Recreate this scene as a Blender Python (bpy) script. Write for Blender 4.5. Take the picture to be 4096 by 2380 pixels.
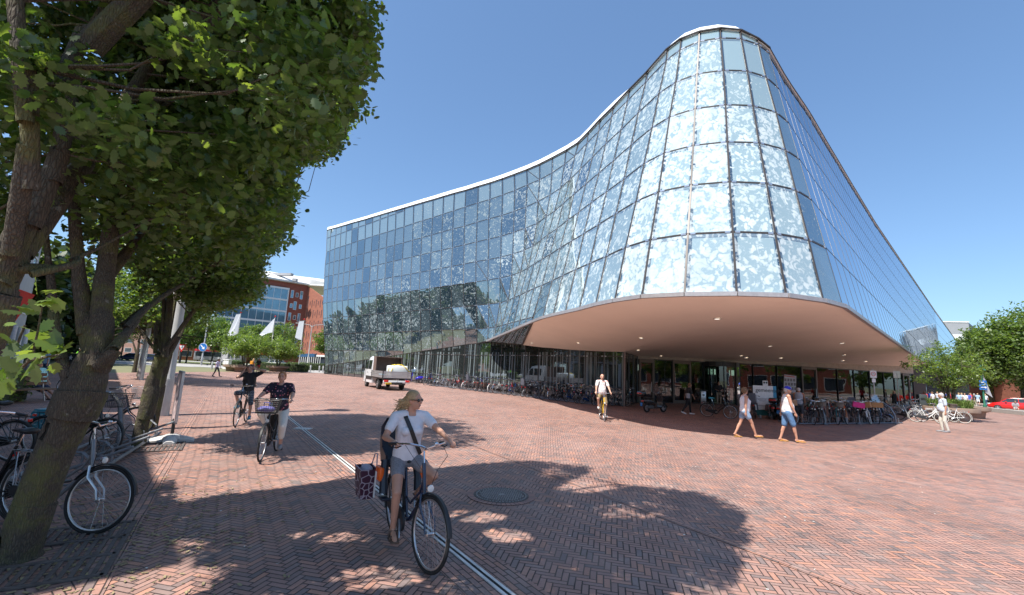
import bpy, bmesh, math, random
import numpy as np
from mathutils import Vector, Matrix
random.seed(7)
S = bpy.context.scene
for o in list(bpy.data.objects): bpy.data.objects.remove(o)
COL = S.collection
R = math.radians
# ---------------------------------------------------------------- camera
PITCH, ROLL, HC, FPX = R(9.0), R(2.8), 1.95, 1800.0
FW = Vector((0, math.cos(PITCH), math.sin(PITCH)))
_u = Vector((0, -math.sin(PITCH), math.cos(PITCH))); _r = Vector((1, 0, 0))
UP = _u*math.cos(ROLL) - _r*math.sin(ROLL); RT = _r*math.cos(ROLL) + _u*math.sin(ROLL)
cam = bpy.data.cameras.new('camera'); cam.lens = FPX/4096*36; cam.sensor_width = 36; cam.clip_end = 3000; cam.clip_start = 0.05
co = bpy.data.objects.new('camera', cam); COL.objects.link(co)
co.matrix_world = Matrix(((RT.x, UP.x, -FW.x, 0), (RT.y, UP.y, -FW.y, 0), (RT.z, UP.z, -FW.z, HC), (0, 0, 0, 1)))
S.camera = co
# ---------------------------------------------------------------- sky, sun, exposure
w = bpy.data.worlds.new('World'); S.world = w; w.use_nodes = True
nt = w.node_tree; bg = nt.nodes['Background']
sky = nt.nodes.new('ShaderNodeTexSky'); sky.sky_type = 'NISHITA'; sky.sun_disc = False
SUN_EL, SUN_AZ = R(60.5), R(225)
sky.sun_elevation = SUN_EL; sky.sun_rotation = SUN_AZ; sky.air_density = 1.0; sky.dust_density = 0.8; sky.ozone_density = 1.2
wb = nt.nodes.new('ShaderNodeMixRGB'); wb.blend_type = 'MULTIPLY'; wb.inputs[0].default_value = 1; wb.inputs[2].default_value = (0.75, 0.96, 1.17, 1)   # camera white balance
gm = nt.nodes.new('ShaderNodeGamma'); gm.inputs[1].default_value = 0.80
nt.links.new(sky.outputs[0], gm.inputs[0]); nt.links.new(gm.outputs[0], wb.inputs[1]); nt.links.new(wb.outputs[0], bg.inputs[0]); bg.inputs[1].default_value = 0.146
sd = bpy.data.lights.new('sun', 'SUN'); sd.energy = 5.0; sd.angle = R(0.53); sd.color = (1, 0.95, 0.87)
so = bpy.data.objects.new('sun', sd); COL.objects.link(so)
SDIR = Vector((math.sin(SUN_AZ)*math.cos(SUN_EL), math.cos(SUN_AZ)*math.cos(SUN_EL), math.sin(SUN_EL)))
so.rotation_euler = SDIR.to_track_quat('Z', 'Y').to_euler(); so.location = (0, 0, 60)
S.render.engine = 'CYCLES'
S.view_settings.view_transform = 'Standard'; S.view_settings.look = 'None'
S.view_settings.exposure = 0.68; S.view_settings.gamma = 1
S.render.resolution_x, S.render.resolution_y = 1024, 595
# ---------------------------------------------------------------- geometry helpers
def ray(x, y): return FW + RT*((x-2048)/FPX) - UP*((y-1190)/FPX)
def G(x, y, z=0.0):                      # where a line of sight meets the level z
    d = ray(x, y); t = (z-HC)/d.z; return Vector((d.x*t, d.y*t, z))
def AY(x, y, Y):
    d = ray(x, y); t = Y/d.y; return Vector((d.x*t, Y, HC+d.z*t))
def PX(p):
    v = Vector(p)-Vector((0, 0, HC)); z = v.dot(FW); return 2048+FPX*v.dot(RT)/z, 1190-FPX*v.dot(UP)/z
V = Vector
def frame(d, ref=None):
    d = V(d).normalized(); a = V(ref) if ref is not None else (V((0, 0, 1)) if abs(d.z) < 0.9 else V((1, 0, 0)))
    x = a.cross(d)
    if x.length < 1e-6: x = V((1, 0, 0)).cross(d)
    x.normalize(); return x, d.cross(x), d
class MB:
    def __init__(s): s.v = []; s.f = []; s.m = []; s.uv = None; s.cur = 0; s.T = None
    def add(s, vs, fs, m=None):
        b = len(s.v)
        if s.T is not None: vs = [s.T @ V(p) for p in vs]
        s.v.extend([tuple(p) for p in vs]); m = s.cur if m is None else m
        for f in fs: s.f.append([b+i for i in f]); s.m.append(m)
        return b
    def box(s, c, size, rz=0, M=None, m=None):
        x, y, z = [q/2 for q in size]; P = [V((i*x, j*y, k*z)) for k in (-1, 1) for j in (-1, 1) for i in (-1, 1)]
        Q = M if M is not None else Matrix.Rotation(rz, 3, 'Z')
        P = [Q @ p + V(c) for p in P]
        s.add(P, [(0, 2, 3, 1), (4, 5, 7, 6), (0, 1, 5, 4), (2, 6, 7, 3), (0, 4, 6, 2), (1, 3, 7, 5)], m)
    def rbox(s, c, size, b=0.02, rz=0, M=None, m=None):    # box with chamfered edges
        x, y, z = [q/2 for q in size]; b = min(b, x*.9, y*.9, z*.9); Q = M if M is not None else Matrix.Rotation(rz, 3, 'Z')
        bm = bmesh.new(); bmesh.ops.create_cube(bm, size=1)
        for v in bm.verts: v.co = V((v.co.x*2*x, v.co.y*2*y, v.co.z*2*z))
        bmesh.ops.bevel(bm, geom=bm.edges[:]+bm.verts[:], offset=b, segments=2, affect='EDGES', profile=0.5)
        bm.verts.ensure_lookup_table(); s.add([Q @ v.co + V(c) for v in bm.verts], [[v.index for v in f.verts] for f in bm.faces], m); bm.free()
    def beam(s, a, b, w, h, up=(0, 0, 1), m=None):
        a, b = V(a), V(b); d = b-a
        if d.length < 1e-6: return
        y = d.normalized(); x = y.cross(V(up))
        if x.length < 1e-5: x = y.cross(V((1, 0, 0)))
        x.normalize(); z = x.cross(y)
        s.box((a+b)/2, (w, d.length, h), M=Matrix((x, y, z)).transposed(), m=m)
    def tube(s, pts, rad, n=8, cap=True, m=None, closed=False, flat=None):
        pts = [V(p) for p in pts]; N = len(pts); rad = rad if hasattr(rad, '__len__') else [rad]*N
        vs = []; x = None
        for i, p in enumerate(pts):
            if closed: d = pts[(i+1) % N]-pts[i-1]
            else: d = pts[min(i+1, N-1)]-pts[max(i-1, 0)]
            if d.length < 1e-9: d = V((0, 0, 1))
            d.normalize()
            if x is None: x = frame(d)[0]
            else:
                x = x-d*x.dot(d)
                x = x.normalized() if x.length > 1e-6 else frame(d)[0]
            y = d.cross(x)
            for k in range(n):
                a = 2*math.pi*k/n; r = rad[i]; f2 = flat if flat else 1
                vs.append(p+x*(r*math.cos(a))+y*(r*f2*math.sin(a)))
        fs = []
        for i in range(N if closed else N-1):
            for k in range(n):
                j = (i+1) % N; fs.append((i*n+k, i*n+(k+1) % n, j*n+(k+1) % n, j*n+k))
        if cap and not closed: fs.append(tuple(range(n-1, -1, -1))); fs.append(tuple((N-1)*n+k for k in range(n)))
        s.add(vs, fs, m)
    def ball(s, c, r, n=10, k=6, M=None, m=None):
        r = r if hasattr(r, '__len__') else (r, r, r); vs = [V((0, 0, 1))]
        for i in range(1, k):
            t = math.pi*i/k
            for j in range(n): a = 2*math.pi*j/n; vs.append(V((math.sin(t)*math.cos(a), math.sin(t)*math.sin(a), math.cos(t))))
        vs.append(V((0, 0, -1))); fs = [(0, 1+j, 1+(j+1) % n) for j in range(n)]
        for i in range(k-2):
            for j in range(n): a = 1+i*n+j; b = 1+i*n+(j+1) % n; fs.append((a, a+n, b+n, b))
        L = len(vs)-1; fs += [(L, 1+(k-2)*n+(j+1) % n, 1+(k-2)*n+j) for j in range(n)]
        P = [V((p.x*r[0], p.y*r[1], p.z*r[2])) for p in vs]
        if M is not None: P = [M @ p for p in P]
        s.add([p+V(c) for p in P], fs, m)
    def lathe(s, c, prof, n=16, axis=(0, 0, 1), m=None, cap=True):   # prof: (radius, height)
        x, y, d = frame(axis); vs = []
        for r, h in prof:
            for k in range(n): a = 2*math.pi*k/n; vs.append(V(c)+x*(r*math.cos(a))+y*(r*math.sin(a))+d*h)
        fs = [(i*n+k, i*n+(k+1) % n, (i+1)*n+(k+1) % n, (i+1)*n+k) for i in range(len(prof)-1) for k in range(n)]
        if cap: fs.append(tuple(range(n-1, -1, -1))); fs.append(tuple((len(prof)-1)*n+k for k in range(n)))
        s.add(vs, fs, m)
    def prism(s, poly, ext, m=None, cap=True):     # polygon of 3-D points pushed along ext
        n = len(poly); P = [V(p) for p in poly]; Q = [p+V(ext) for p in P]
        fs = [(i, (i+1) % n, n+(i+1) % n, n+i) for i in range(n)]
        if cap: fs += [tuple(range(n-1, -1, -1)), tuple(range(n, 2*n))]
        s.add(P+Q, fs, m)
    def loft(s, rings, m=None, cap=True):
        n = len(rings[0]); vs = [p for r in rings for p in r]
        fs = [(i*n+k, i*n+(k+1) % n, (i+1)*n+(k+1) % n, (i+1)*n+k) for i in range(len(rings)-1) for k in range(n)]
        if cap: fs += [tuple(range(n-1, -1, -1)), tuple((len(rings)-1)*n+k for k in range(n))]
        s.add(vs, fs, m)
    def mesh(s, name, mats, smooth=False):
        me = bpy.data.meshes.new(name); me.from_pydata(s.v, [], s.f)
        mats = mats if isinstance(mats, (list, tuple)) else [mats]
        for m in mats: me.materials.append(m)
        if len(mats) > 1: me.polygons.foreach_set('material_index', s.m)
        if s.uv:
            l = me.uv_layers.new(name='UVMap'); l.data.foreach_set('uv', np.array(s.uv, 'f').ravel())
        me.validate(); fixn(me)
        if smooth:
            me.polygons.foreach_set('use_smooth', [True]*len(me.polygons))
            if smooth != 'all': me.set_sharp_from_angle(angle=R(40))
        me.update(); return me
    def build(s, name, mats, parent=None, smooth=False):
        o = bpy.data.objects.new(name, s.mesh(name, mats, smooth)); COL.objects.link(o)
        if parent is not None: o.parent = parent
        return o
NOFIX = False
def fixn(me):
    if NOFIX: return
    bm = bmesh.new(); bm.from_mesh(me); bmesh.ops.recalc_face_normals(bm, faces=bm.faces[:]); bm.to_mesh(me); bm.free()
def tag(o, label=None, cat=None, group=None, kind=None):
    if label: o['label'] = label
    if cat: o['category'] = cat
    if group: o['group'] = group
    if kind: o['kind'] = kind
    return o
def thing(name, loc, rz, label, cat, group=None):
    o = bpy.data.objects.new(name, None); COL.objects.link(o); o.location = loc; o.rotation_euler = (0, 0, rz); o.empty_display_size = 0.2
    return tag(o, label, cat, group)
KIDS = {}
def copy_tree(o, parent=None):
    if not KIDS.get('ok'):
        pass
    c = o.copy(); COL.objects.link(c); c.parent = parent
    for ch in [q for q in o.children]: copy_tree(ch, c)
    return c
# ---------------------------------------------------------------- materials
class NT:
    def __init__(s, name):
        s.mat = bpy.data.materials.new(name); s.mat.use_nodes = True; s.t = s.mat.node_tree; s.b = s.t.nodes['Principled BSDF']; s.out = s.t.nodes['Material Output']
    def n(s, typ, **k):
        q = s.t.nodes.new('ShaderNode'+typ)
        for a, b in k.items(): setattr(q, a, b)
        return q
    def link(s, a, b): s.t.links.new(a, b)
    def put(s, sock, v):
        if isinstance(v, bpy.types.NodeSocket): s.t.links.new(v, sock)
        elif v is not None:
            try: sock.default_value = v
            except Exception: sock.default_value = (*v, 1)
    def math(s, op, a, b=None, c=None, clamp=False):
        q = s.n('Math', operation=op, use_clamp=clamp); s.put(q.inputs[0], a); s.put(q.inputs[1], b); s.put(q.inputs[2], c); return q.outputs[0]
    def mix(s, f, a, b, typ='MIX'):
        q = s.n('MixRGB', blend_type=typ); s.put(q.inputs[0], f); s.put(q.inputs[1], a if not isinstance(a, tuple) or len(a) == 4 else (*a, 1)); s.put(q.inputs[2], b if not isinstance(b, tuple) or len(b) == 4 else (*b, 1)); return q.outputs[0]
    def ramp(s, f, stops, interp='LINEAR'):
        q = s.n('ValToRGB'); cr = q.color_ramp; cr.interpolation = interp
        while len(cr.elements) < len(stops): cr.elements.new(0.5)
        for e, (p, c) in zip(cr.elements, stops): e.position = p; e.color = (c, c, c, 1) if not hasattr(c, '__len__') else (*c[:3], 1)
        s.put(q.inputs[0], f); return q.outputs[0]
    def noise(s, vec, scale, detail=3, rough=0.5, dist=0.0, dim='3D'):
        q = s.n('TexNoise', noise_dimensions=dim); s.put(q.inputs['Vector'], vec); q.inputs['Scale'].default_value = scale; q.inputs['Detail'].default_value = detail
        q.inputs['Roughness'].default_value = rough; q.inputs['Distortion'].default_value = dist; return q.outputs[0]
    def voro(s, vec, scale, feature='F1', rnd=1.0):
        q = s.n('TexVoronoi', feature=feature); s.put(q.inputs['Vector'], vec); q.inputs['Scale'].default_value = scale; q.inputs['Randomness'].default_value = rnd; return q
    def obj(s): return s.n('TexCoord').outputs['Object']
    def pos(s): return s.n('NewGeometry').outputs['Position']
    def uvn(s): return s.n('TexCoord').outputs['UV']
    def sep(s, v):
        q = s.n('SeparateXYZ'); s.link(v, q.inputs[0]); return q.outputs
    def comb(s, x, y, z=0.0):
        q = s.n('CombineXYZ'); s.put(q.inputs[0], x); s.put(q.inputs[1], y); s.put(q.inputs[2], z); return q.outputs[0]
    def mapv(s, v, scale=(1, 1, 1), rot=(0, 0, 0), loc=(0, 0, 0)):
        q = s.n('Mapping'); s.put(q.inputs[0], v); q.inputs['Scale'].default_value = scale; q.inputs['Rotation'].default_value = rot; q.inputs['Location'].default_value = loc; return q.outputs[0]
    def white(s, v, out=0):
        q = s.n('TexWhiteNoise', noise_dimensions='3D'); s.link(v, q.inputs[0]); return q.outputs[out]
    def bump(s, h, strength=0.3, dist=0.02):
        q = s.n('Bump'); q.inputs['Strength'].default_value = strength; q.inputs['Distance'].default_value = dist; s.put(q.inputs['Height'], h); s.link(q.outputs[0], s.b.inputs['Normal']); return q.outputs[0]
    def set(s, **k):
        for a, b in k.items(): s.put(s.b.inputs[a.replace('_', ' ')], b)
        return s
_MC = {}
def mat(name, col, rough=0.6, metal=0.0, var=0.12, scale=8.0, bump=0.0, spec=0.5, coat=0.0, bscale=None, emit=0, trans=0, alpha=1):
    if name in _MC: return _MC[name]
    q = NT(name); f = q.noise(q.obj(), scale, 4, 0.6)
    a = tuple(c*(1-var) for c in col); b = tuple(min(1, c*(1+var)) for c in col)
    q.set(Base_Color=q.mix(q.ramp(f, [(0.3, 0.0), (0.7, 1.0)]), a, b), Roughness=rough, Metallic=metal)
    q.b.inputs['Specular IOR Level'].default_value = spec
    if coat: q.b.inputs['Coat Weight'].default_value = coat; q.b.inputs['Coat Roughness'].default_value = 0.05
    if bump: q.bump(q.noise(q.obj(), bscale or scale*4, 4, 0.6), bump, 0.01)
    if emit: q.set(Emission_Color=(*col, 1)); q.b.inputs['Emission Strength'].default_value = emit
    if trans: q.b.inputs['Transmission Weight'].default_value = trans
    if alpha < 1: q.b.inputs['Alpha'].default_value = alpha
    _MC[name] = q.mat; return q.mat
# ================================================================ GROUND
def brick_mat(name, rot, dirt=True, course=False, tint=(1, 1, 1)):
    q = NT(name); p = q.mapv(q.pos(), rot=(0, 0, rot)); s = q.sep(p); U = 0.066
    # slight waviness of the laid courses
    wv = q.noise(q.pos(), 0.9, 2); wob = q.math('MULTIPLY', q.math('SUBTRACT', wv, 0.5), 0.05)
    x = q.math('DIVIDE', q.math('ADD', s[0], wob), U); y = q.math('DIVIDE', q.math('ADD', s[1], wob), U); n = 3.0
    i = q.math('FLOOR', x); j = q.math('FLOOR', y); fx = q.math('FRACT', x); fy = q.math('FRACT', y)
    if course:                              # soldier / stretcher course
        row = j; xo = q.math('ADD', x, q.math('MULTIPLY', q.math('FLOORED_MODULO', row, 2.0), n/2))
        bi = q.math('FLOOR', q.math('DIVIDE', xo, n)); along = q.math('FLOORED_MODULO', xo, n); across = fy; idx, idy = bi, row
        isH = 1.0
    else:
        k = q.math('FLOORED_MODULO', q.math('ADD', i, j), 2*n); isH = q.math('LESS_THAN', k, n)
        kv = q.math('SUBTRACT', k, n); nH = q.math('SUBTRACT', 1.0, isH)
        lerp = lambda a, b: q.math('ADD', q.math('MULTIPLY', isH, a), q.math('MULTIPLY', nH, b))
        along = lerp(q.math('ADD', k, fx), q.math('ADD', kv, fy)); across = lerp(fy, fx)
        idx = lerp(q.math('SUBTRACT', i, k), i); idy = lerp(j, q.math('ADD', q.math('SUBTRACT', j, kv), 0.37))
    e1 = q.math('MINIMUM', along, q.math('SUBTRACT', n, along)); e2 = q.math('MINIMUM', across, q.math('SUBTRACT', 1.0, across))
    e = q.math('MINIMUM', e1, e2)
    e = q.math('ADD', e, q.math('MULTIPLY', q.math('SUBTRACT', q.noise(q.pos(), 60, 2), 0.5), 0.07))
    joint = q.ramp(e, [(0.05, 1.0), (0.13, 0.0)])
    rnd = q.white(q.comb(idx, idy, 0)); rnd2 = q.white(q.comb(idx, idy, 5.3))
    c = q.ramp(rnd, [(0.0, (0.16, 0.132, 0.13)), (0.10, (0.21, 0.155, 0.145)), (0.22, (0.28, 0.18, 0.155)), (0.6, (0.32, 0.19, 0.158)), (0.88, (0.37, 0.205, 0.16)), (1.0, (0.44, 0.225, 0.155))])
    c = q.mix(0.6, c, q.mix(1.0, c, q.ramp(rnd2, [(0, 0.84), (1, 1.16)]), 'MULTIPLY'))
    g = q.noise(q.pos(), 45, 4, 0.7); c = q.mix(1.0, c, q.ramp(g, [(0.25, 0.78), (0.75, 1.2)]), 'MULTIPLY')
    big = q.noise(q.pos(), 0.22, 4, 0.6); c = q.mix(q.ramp(big, [(0.4, 0.0), (0.75, 0.35)]), c, (0.44, 0.31, 0.275))
    c = q.mix(1.0, c, (1.0, 0.955, 0.93), 'MULTIPLY')
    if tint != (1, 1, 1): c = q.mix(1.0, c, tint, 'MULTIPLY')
    # trodden sand and lime, chewing gum
    fld = q.noise(q.mapv(q.pos(), scale=(1, .45, 1), rot=(0, 0, R(33))), 0.55, 5, 0.65, 0.8); c = q.mix(1.0, c, q.ramp(fld, [(0.3, 0.80), (0.5, 1.0), (0.72, 1.16)]), 'MULTIPLY')
    dust = q.noise(q.pos(), 1.7, 6, 0.75, 0.6); c = q.mix(q.ramp(dust, [(0.50, 0.0), (0.78, 0.55)]), c, (0.42, 0.33, 0.29))
    v = q.voro(q.pos(), 1.6); gum = q.math('LESS_THAN', v.outputs['Distance'], 0.028); c = q.mix(q.math('MULTIPLY', gum, 0.7), c, (0.5, 0.46, 0.44))
    # joints, sand filled in places, moss in others
    ms = q.noise(q.pos(), 1.1, 3); jc = q.mix(q.ramp(ms, [(0.45, 0.0), (0.6, 1.0)]), (0.035, 0.027, 0.025), (0.13, 0.095, 0.08))
    jc = q.mix(q.ramp(q.noise(q.pos(), 2.7, 3), [(0.62, 0.0), (0.72, 0.8)]), jc, (0.035, 0.05, 0.02))
    c = q.mix(joint, c, jc)
    q.set(Base_Color=c, Roughness=q.ramp(g, [(0.2, 0.62), (0.8, 0.85)])); q.b.inputs['Specular IOR Level'].default_value = 0.28
    h = q.math('SUBTRACT', q.math('ADD', q.math('MULTIPLY', g, 0.12), q.math('MULTIPLY', rnd2, 0.25)), joint); q.bump(h, 0.55, 0.004)
    return q.mat
def sheet(name, pts, z, m, kind='structure'):
    b = MB(); b.add([(p[0], p[1], z) for p in pts], [tuple(range(len(pts)))]); o = b.build(name, m)
    if kind: o['kind'] = kind
    return o
def ground_mat():
    q = NT('dry verge'); c = q.mix(q.noise(q.pos(), 0.35, 5, 0.7), (0.10, 0.12, 0.05), (0.24, 0.21, 0.12)); q.set(Base_Color=c, Roughness=0.95); return q.mat
def lawn_mat():
    q = NT('lawn'); c = q.mix(q.noise(q.pos(), 1.4, 6, 0.75), (0.06, 0.10, 0.03), (0.20, 0.20, 0.09)); q.set(Base_Color=c, Roughness=0.95); q.bump(q.noise(q.pos(), 14, 3), 0.6, 0.05); return q.mat
def asphalt_mat(name, col):
    q = NT(name); g = q.noise(q.pos(), 60, 3); c = q.mix(g, tuple(v*.8 for v in col), tuple(v*1.2 for v in col)); c = q.mix(q.ramp(q.noise(q.pos(), .3, 5), [(.4, 0), (.8, .4)]), c, tuple(v*1.35 for v in col)); q.set(Base_Color=c, Roughness=0.9); q.bump(g, .3, .01); return q.mat
M_BR = brick_mat('herringbone clinkers', R(13))
M_BR2 = brick_mat('herringbone clinkers turned', R(5))
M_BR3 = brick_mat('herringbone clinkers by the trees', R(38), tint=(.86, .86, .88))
M_CO = brick_mat('stretcher course clinkers', R(-56.7), course=True)
M_ROAD = asphalt_mat('pale asphalt', (0.33, 0.32, 0.31)); M_LAWN = lawn_mat()
sheet('ground', [(-900, -300), (900, -300), (900, 1500), (-900, 1500)], -0.02, ground_mat())
D0 = V((-8.06, 16.72, 0)); D1 = V((0.09, 4.29, 0)); DD = (D1-D0).normalized(); DN = V((-DD.y, DD.x, 0))
# plaza: the main sheet, and the far side of a diagonal band turned the other way
sheet('plaza_paving', [(-34, -8), (60, -30), (140, -5), (140, 140), (30, 140), (-33, 66)], 0.0, M_BR)

BA, BB = V((0.3, 10.0, 0)), V((3.4, 4.8, 0)); BD = (BB-BA).normalized(); BNm = V((-BD.y, BD.x, 0))   # seam between the two fields
p0 = BA-BD*12.5; p1 = BA+BD*16
sheet('far_paving_field', [tuple(p0), tuple(p1), (60, -8), (90, 60), (20, 45)], 0.004, M_BR2)
def strip(name, a, b, w, z, m):
    d = (b-a).normalized(); n_ = V((-d.y, d.x, 0))*w/2; return sheet(name, [tuple(a-n_), tuple(b-n_), tuple(b+n_), tuple(a+n_)], z, m)
M_CO2 = brick_mat('stretcher course along the seam', math.atan2(-BD.y, BD.x), course=True)
strip('seam_course', p0, p1, .135, 0.008, M_CO2)
# slot drain: two steel lips in a shallow brick course, with a grate
M_CO = brick_mat('stretcher course clinkers', math.atan2(-DD.y, DD.x), course=True)
strip('drain_course', D0-DD*0.3, D1+DD*3, .66, 0.004, M_CO)
M_LIP = mat('pale drain lip', (0.62, 0.60, 0.57), 0.6, var=.2, scale=4)
dr = MB(); nd = DN
for s_ in (-1, 1):
    a, b = D0+nd*s_*.032, D1+DD*3+nd*s_*.032; dr.beam(a+V((0, 0, .008)), b+V((0, 0, .008)), .03, .012)
o = dr.build('slot_drain', M_LIP); o['kind'] = 'structure'
dr = MB(); dr.beam(D0+V((0, 0, .006)), D1+DD*3+V((0, 0, .006)), .036, .008); o = dr.build('drain_slot', mat('slot shadow', (.015, .015, .015), .9)); o['kind'] = 'structure'
gr = thing('drain_cover', tuple(G(1211, 1716)), 0, 'pale steel access plate set in the slot drain', 'drain cover'); b = MB(); b.box((0, 0, .012), (.44, .27, .024)); b.build('plate', M_LIP, gr)
b = MB()
for i in range(5): b.box((-.16+i*.08, 0, .027), (.02, .2, .006))
b.build('ribs', mat('galvanised', (.5, .5, .5), .4, .7), gr)
# manhole
mh = thing('manhole_cover', tuple(G(2005, 1982)), R(20), 'round cast iron manhole cover with studded lid in the brick paving', 'manhole cover')
MHM = mat('cast iron', (.12, .10, .092), .8, .0, var=.3, scale=20, spec=.2); MHL = mat('worn iron stud', (.30, .275, .26), .6, .2, spec=.3)
b = MB(); b.lathe((0, 0, 0), [(.43, 0.0), (.43, .014), (.40, .014), (.395, .008), (.37, .008), (.37, .013), (.01, .013)], 48); b.build('lid', MHM, mh)
b = MB()
for i in range(-9, 10):
    for j in range(-9, 10):
        x, y = (i+.5*(j % 2))*.038, j*.036
        if .06 < math.hypot(x, y) < .34: b.box((x, y, .017), (.02, .02, .009), rz=R(45))
for k in range(48): a = k/48*2*math.pi; b.box((.385*math.cos(a), .385*math.sin(a), .012), (.018, .03, .012), rz=a)
b.box((0, 0, .017), (.1, .07, .008)); b.build('studs', MHL, mh)
ringm = NT('brick ring'); sp_ = ringm.sep(ringm.mapv(ringm.obj())); ang = ringm.math('ARCTAN2', sp_[1], sp_[0]); fr_ = ringm.math('FRACT', ringm.math('MULTIPLY', ang, 44/6.2832)); jn = ringm.math('LESS_THAN', fr_, .16)
ringm.set(Base_Color=ringm.mix(jn, ringm.mix(ringm.white(ringm.comb(ringm.math('FLOOR', ringm.math('MULTIPLY', ang, 44/6.2832)), 0, 0)), (.24, .14, .12), (.36, .19, .15)), (.05, .04, .035)), Roughness=.8)
b = MB(); b.lathe((0, 0, 0), [(.53, .004), (.53, .010), (.43, .010), (.43, .004)], 48, cap=False); o = b.build('manhole_surround', ringm.mat); o.location = mh.location; o['kind'] = 'structure'
# kerb course along the tree strip at the left, and the strip itself
LA1, LA2 = V((-6.9, 9.9, 0)), V((-3.3, 4.0, 0)); LD = (LA2-LA1).normalized(); q0_, q1_ = LA1-LD*28, LA2+LD*12; LN = V((LD.y, -LD.x, 0))
if LN.x > 0: LN = -LN
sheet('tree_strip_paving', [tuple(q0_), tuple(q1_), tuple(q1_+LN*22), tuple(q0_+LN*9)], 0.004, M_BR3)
M_CO3 = brick_mat('stretcher border by the trees', math.atan2(-LD.y, LD.x), course=True)
strip('tree_strip_border', q0_, q1_, .20, 0.008, M_CO3)
# cast grates round the two near trees, with litter
for gx, nm in (((62, 2235), 'grate round the leaning mossy oak'), ((556, 1785), 'grate round the forked oak by the advertising stand')):
    g = G(*gx); t = thing('tree_grate', (g.x, g.y, .009), math.atan2(LD.y, LD.x), 'dark slotted tree '+nm, 'tree grate'); b = MB()
    for i in range(-9, 10):
        for j in (-1, 0, 1):
            if abs(i) < 4 and j == 0: continue
            b.box((j*.5, i*.075, .006), (.42, .036, .012))
    for x in (-.75, -.25, .25, .75): b.box((x, 0, .007), (.05, 1.5, .014))
    for y in (-.75, .75): b.box((0, y, .007), (1.55, .05, .014))
    b.build('bars', MHM, t)
# road, verges and lawns beyond the square
sheet('road', [(-140, 74), (-30, 66.5), (20, 63), (20, 78), (-140, 100)], 0.004, M_ROAD)
sheet('verge', [(-190, 101), (-38, 80), (-25, 84), (10, 120), (-120, 130), (-260, 150)], 0.004, M_LAWN)
sheet('side_road', [(-90, 108), (-30, 100), (-30, 107), (-120, 122)], 0.008, M_ROAD)
sheet('left_road', [(-260, 60), (-60, 62), (-45, 66), (-60, 80), (-260, 120)], 0.003, M_ROAD)
kb = MB(); kb.box((-62, 80.2, .06), (60, .25, .12), rz=-.14); o = kb.build('kerb', mat('concrete kerb', (.42, .41, .38), .8)); o['kind'] = 'structure'
# street on the right with its raised edge
sheet('right_street', [(60, 44), (49.5, 49.5), (47, 54), (70, 120), (140, 120), (140, 30)], 0.009, asphalt_mat('street paving', (.30, .25, .23)))
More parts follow.
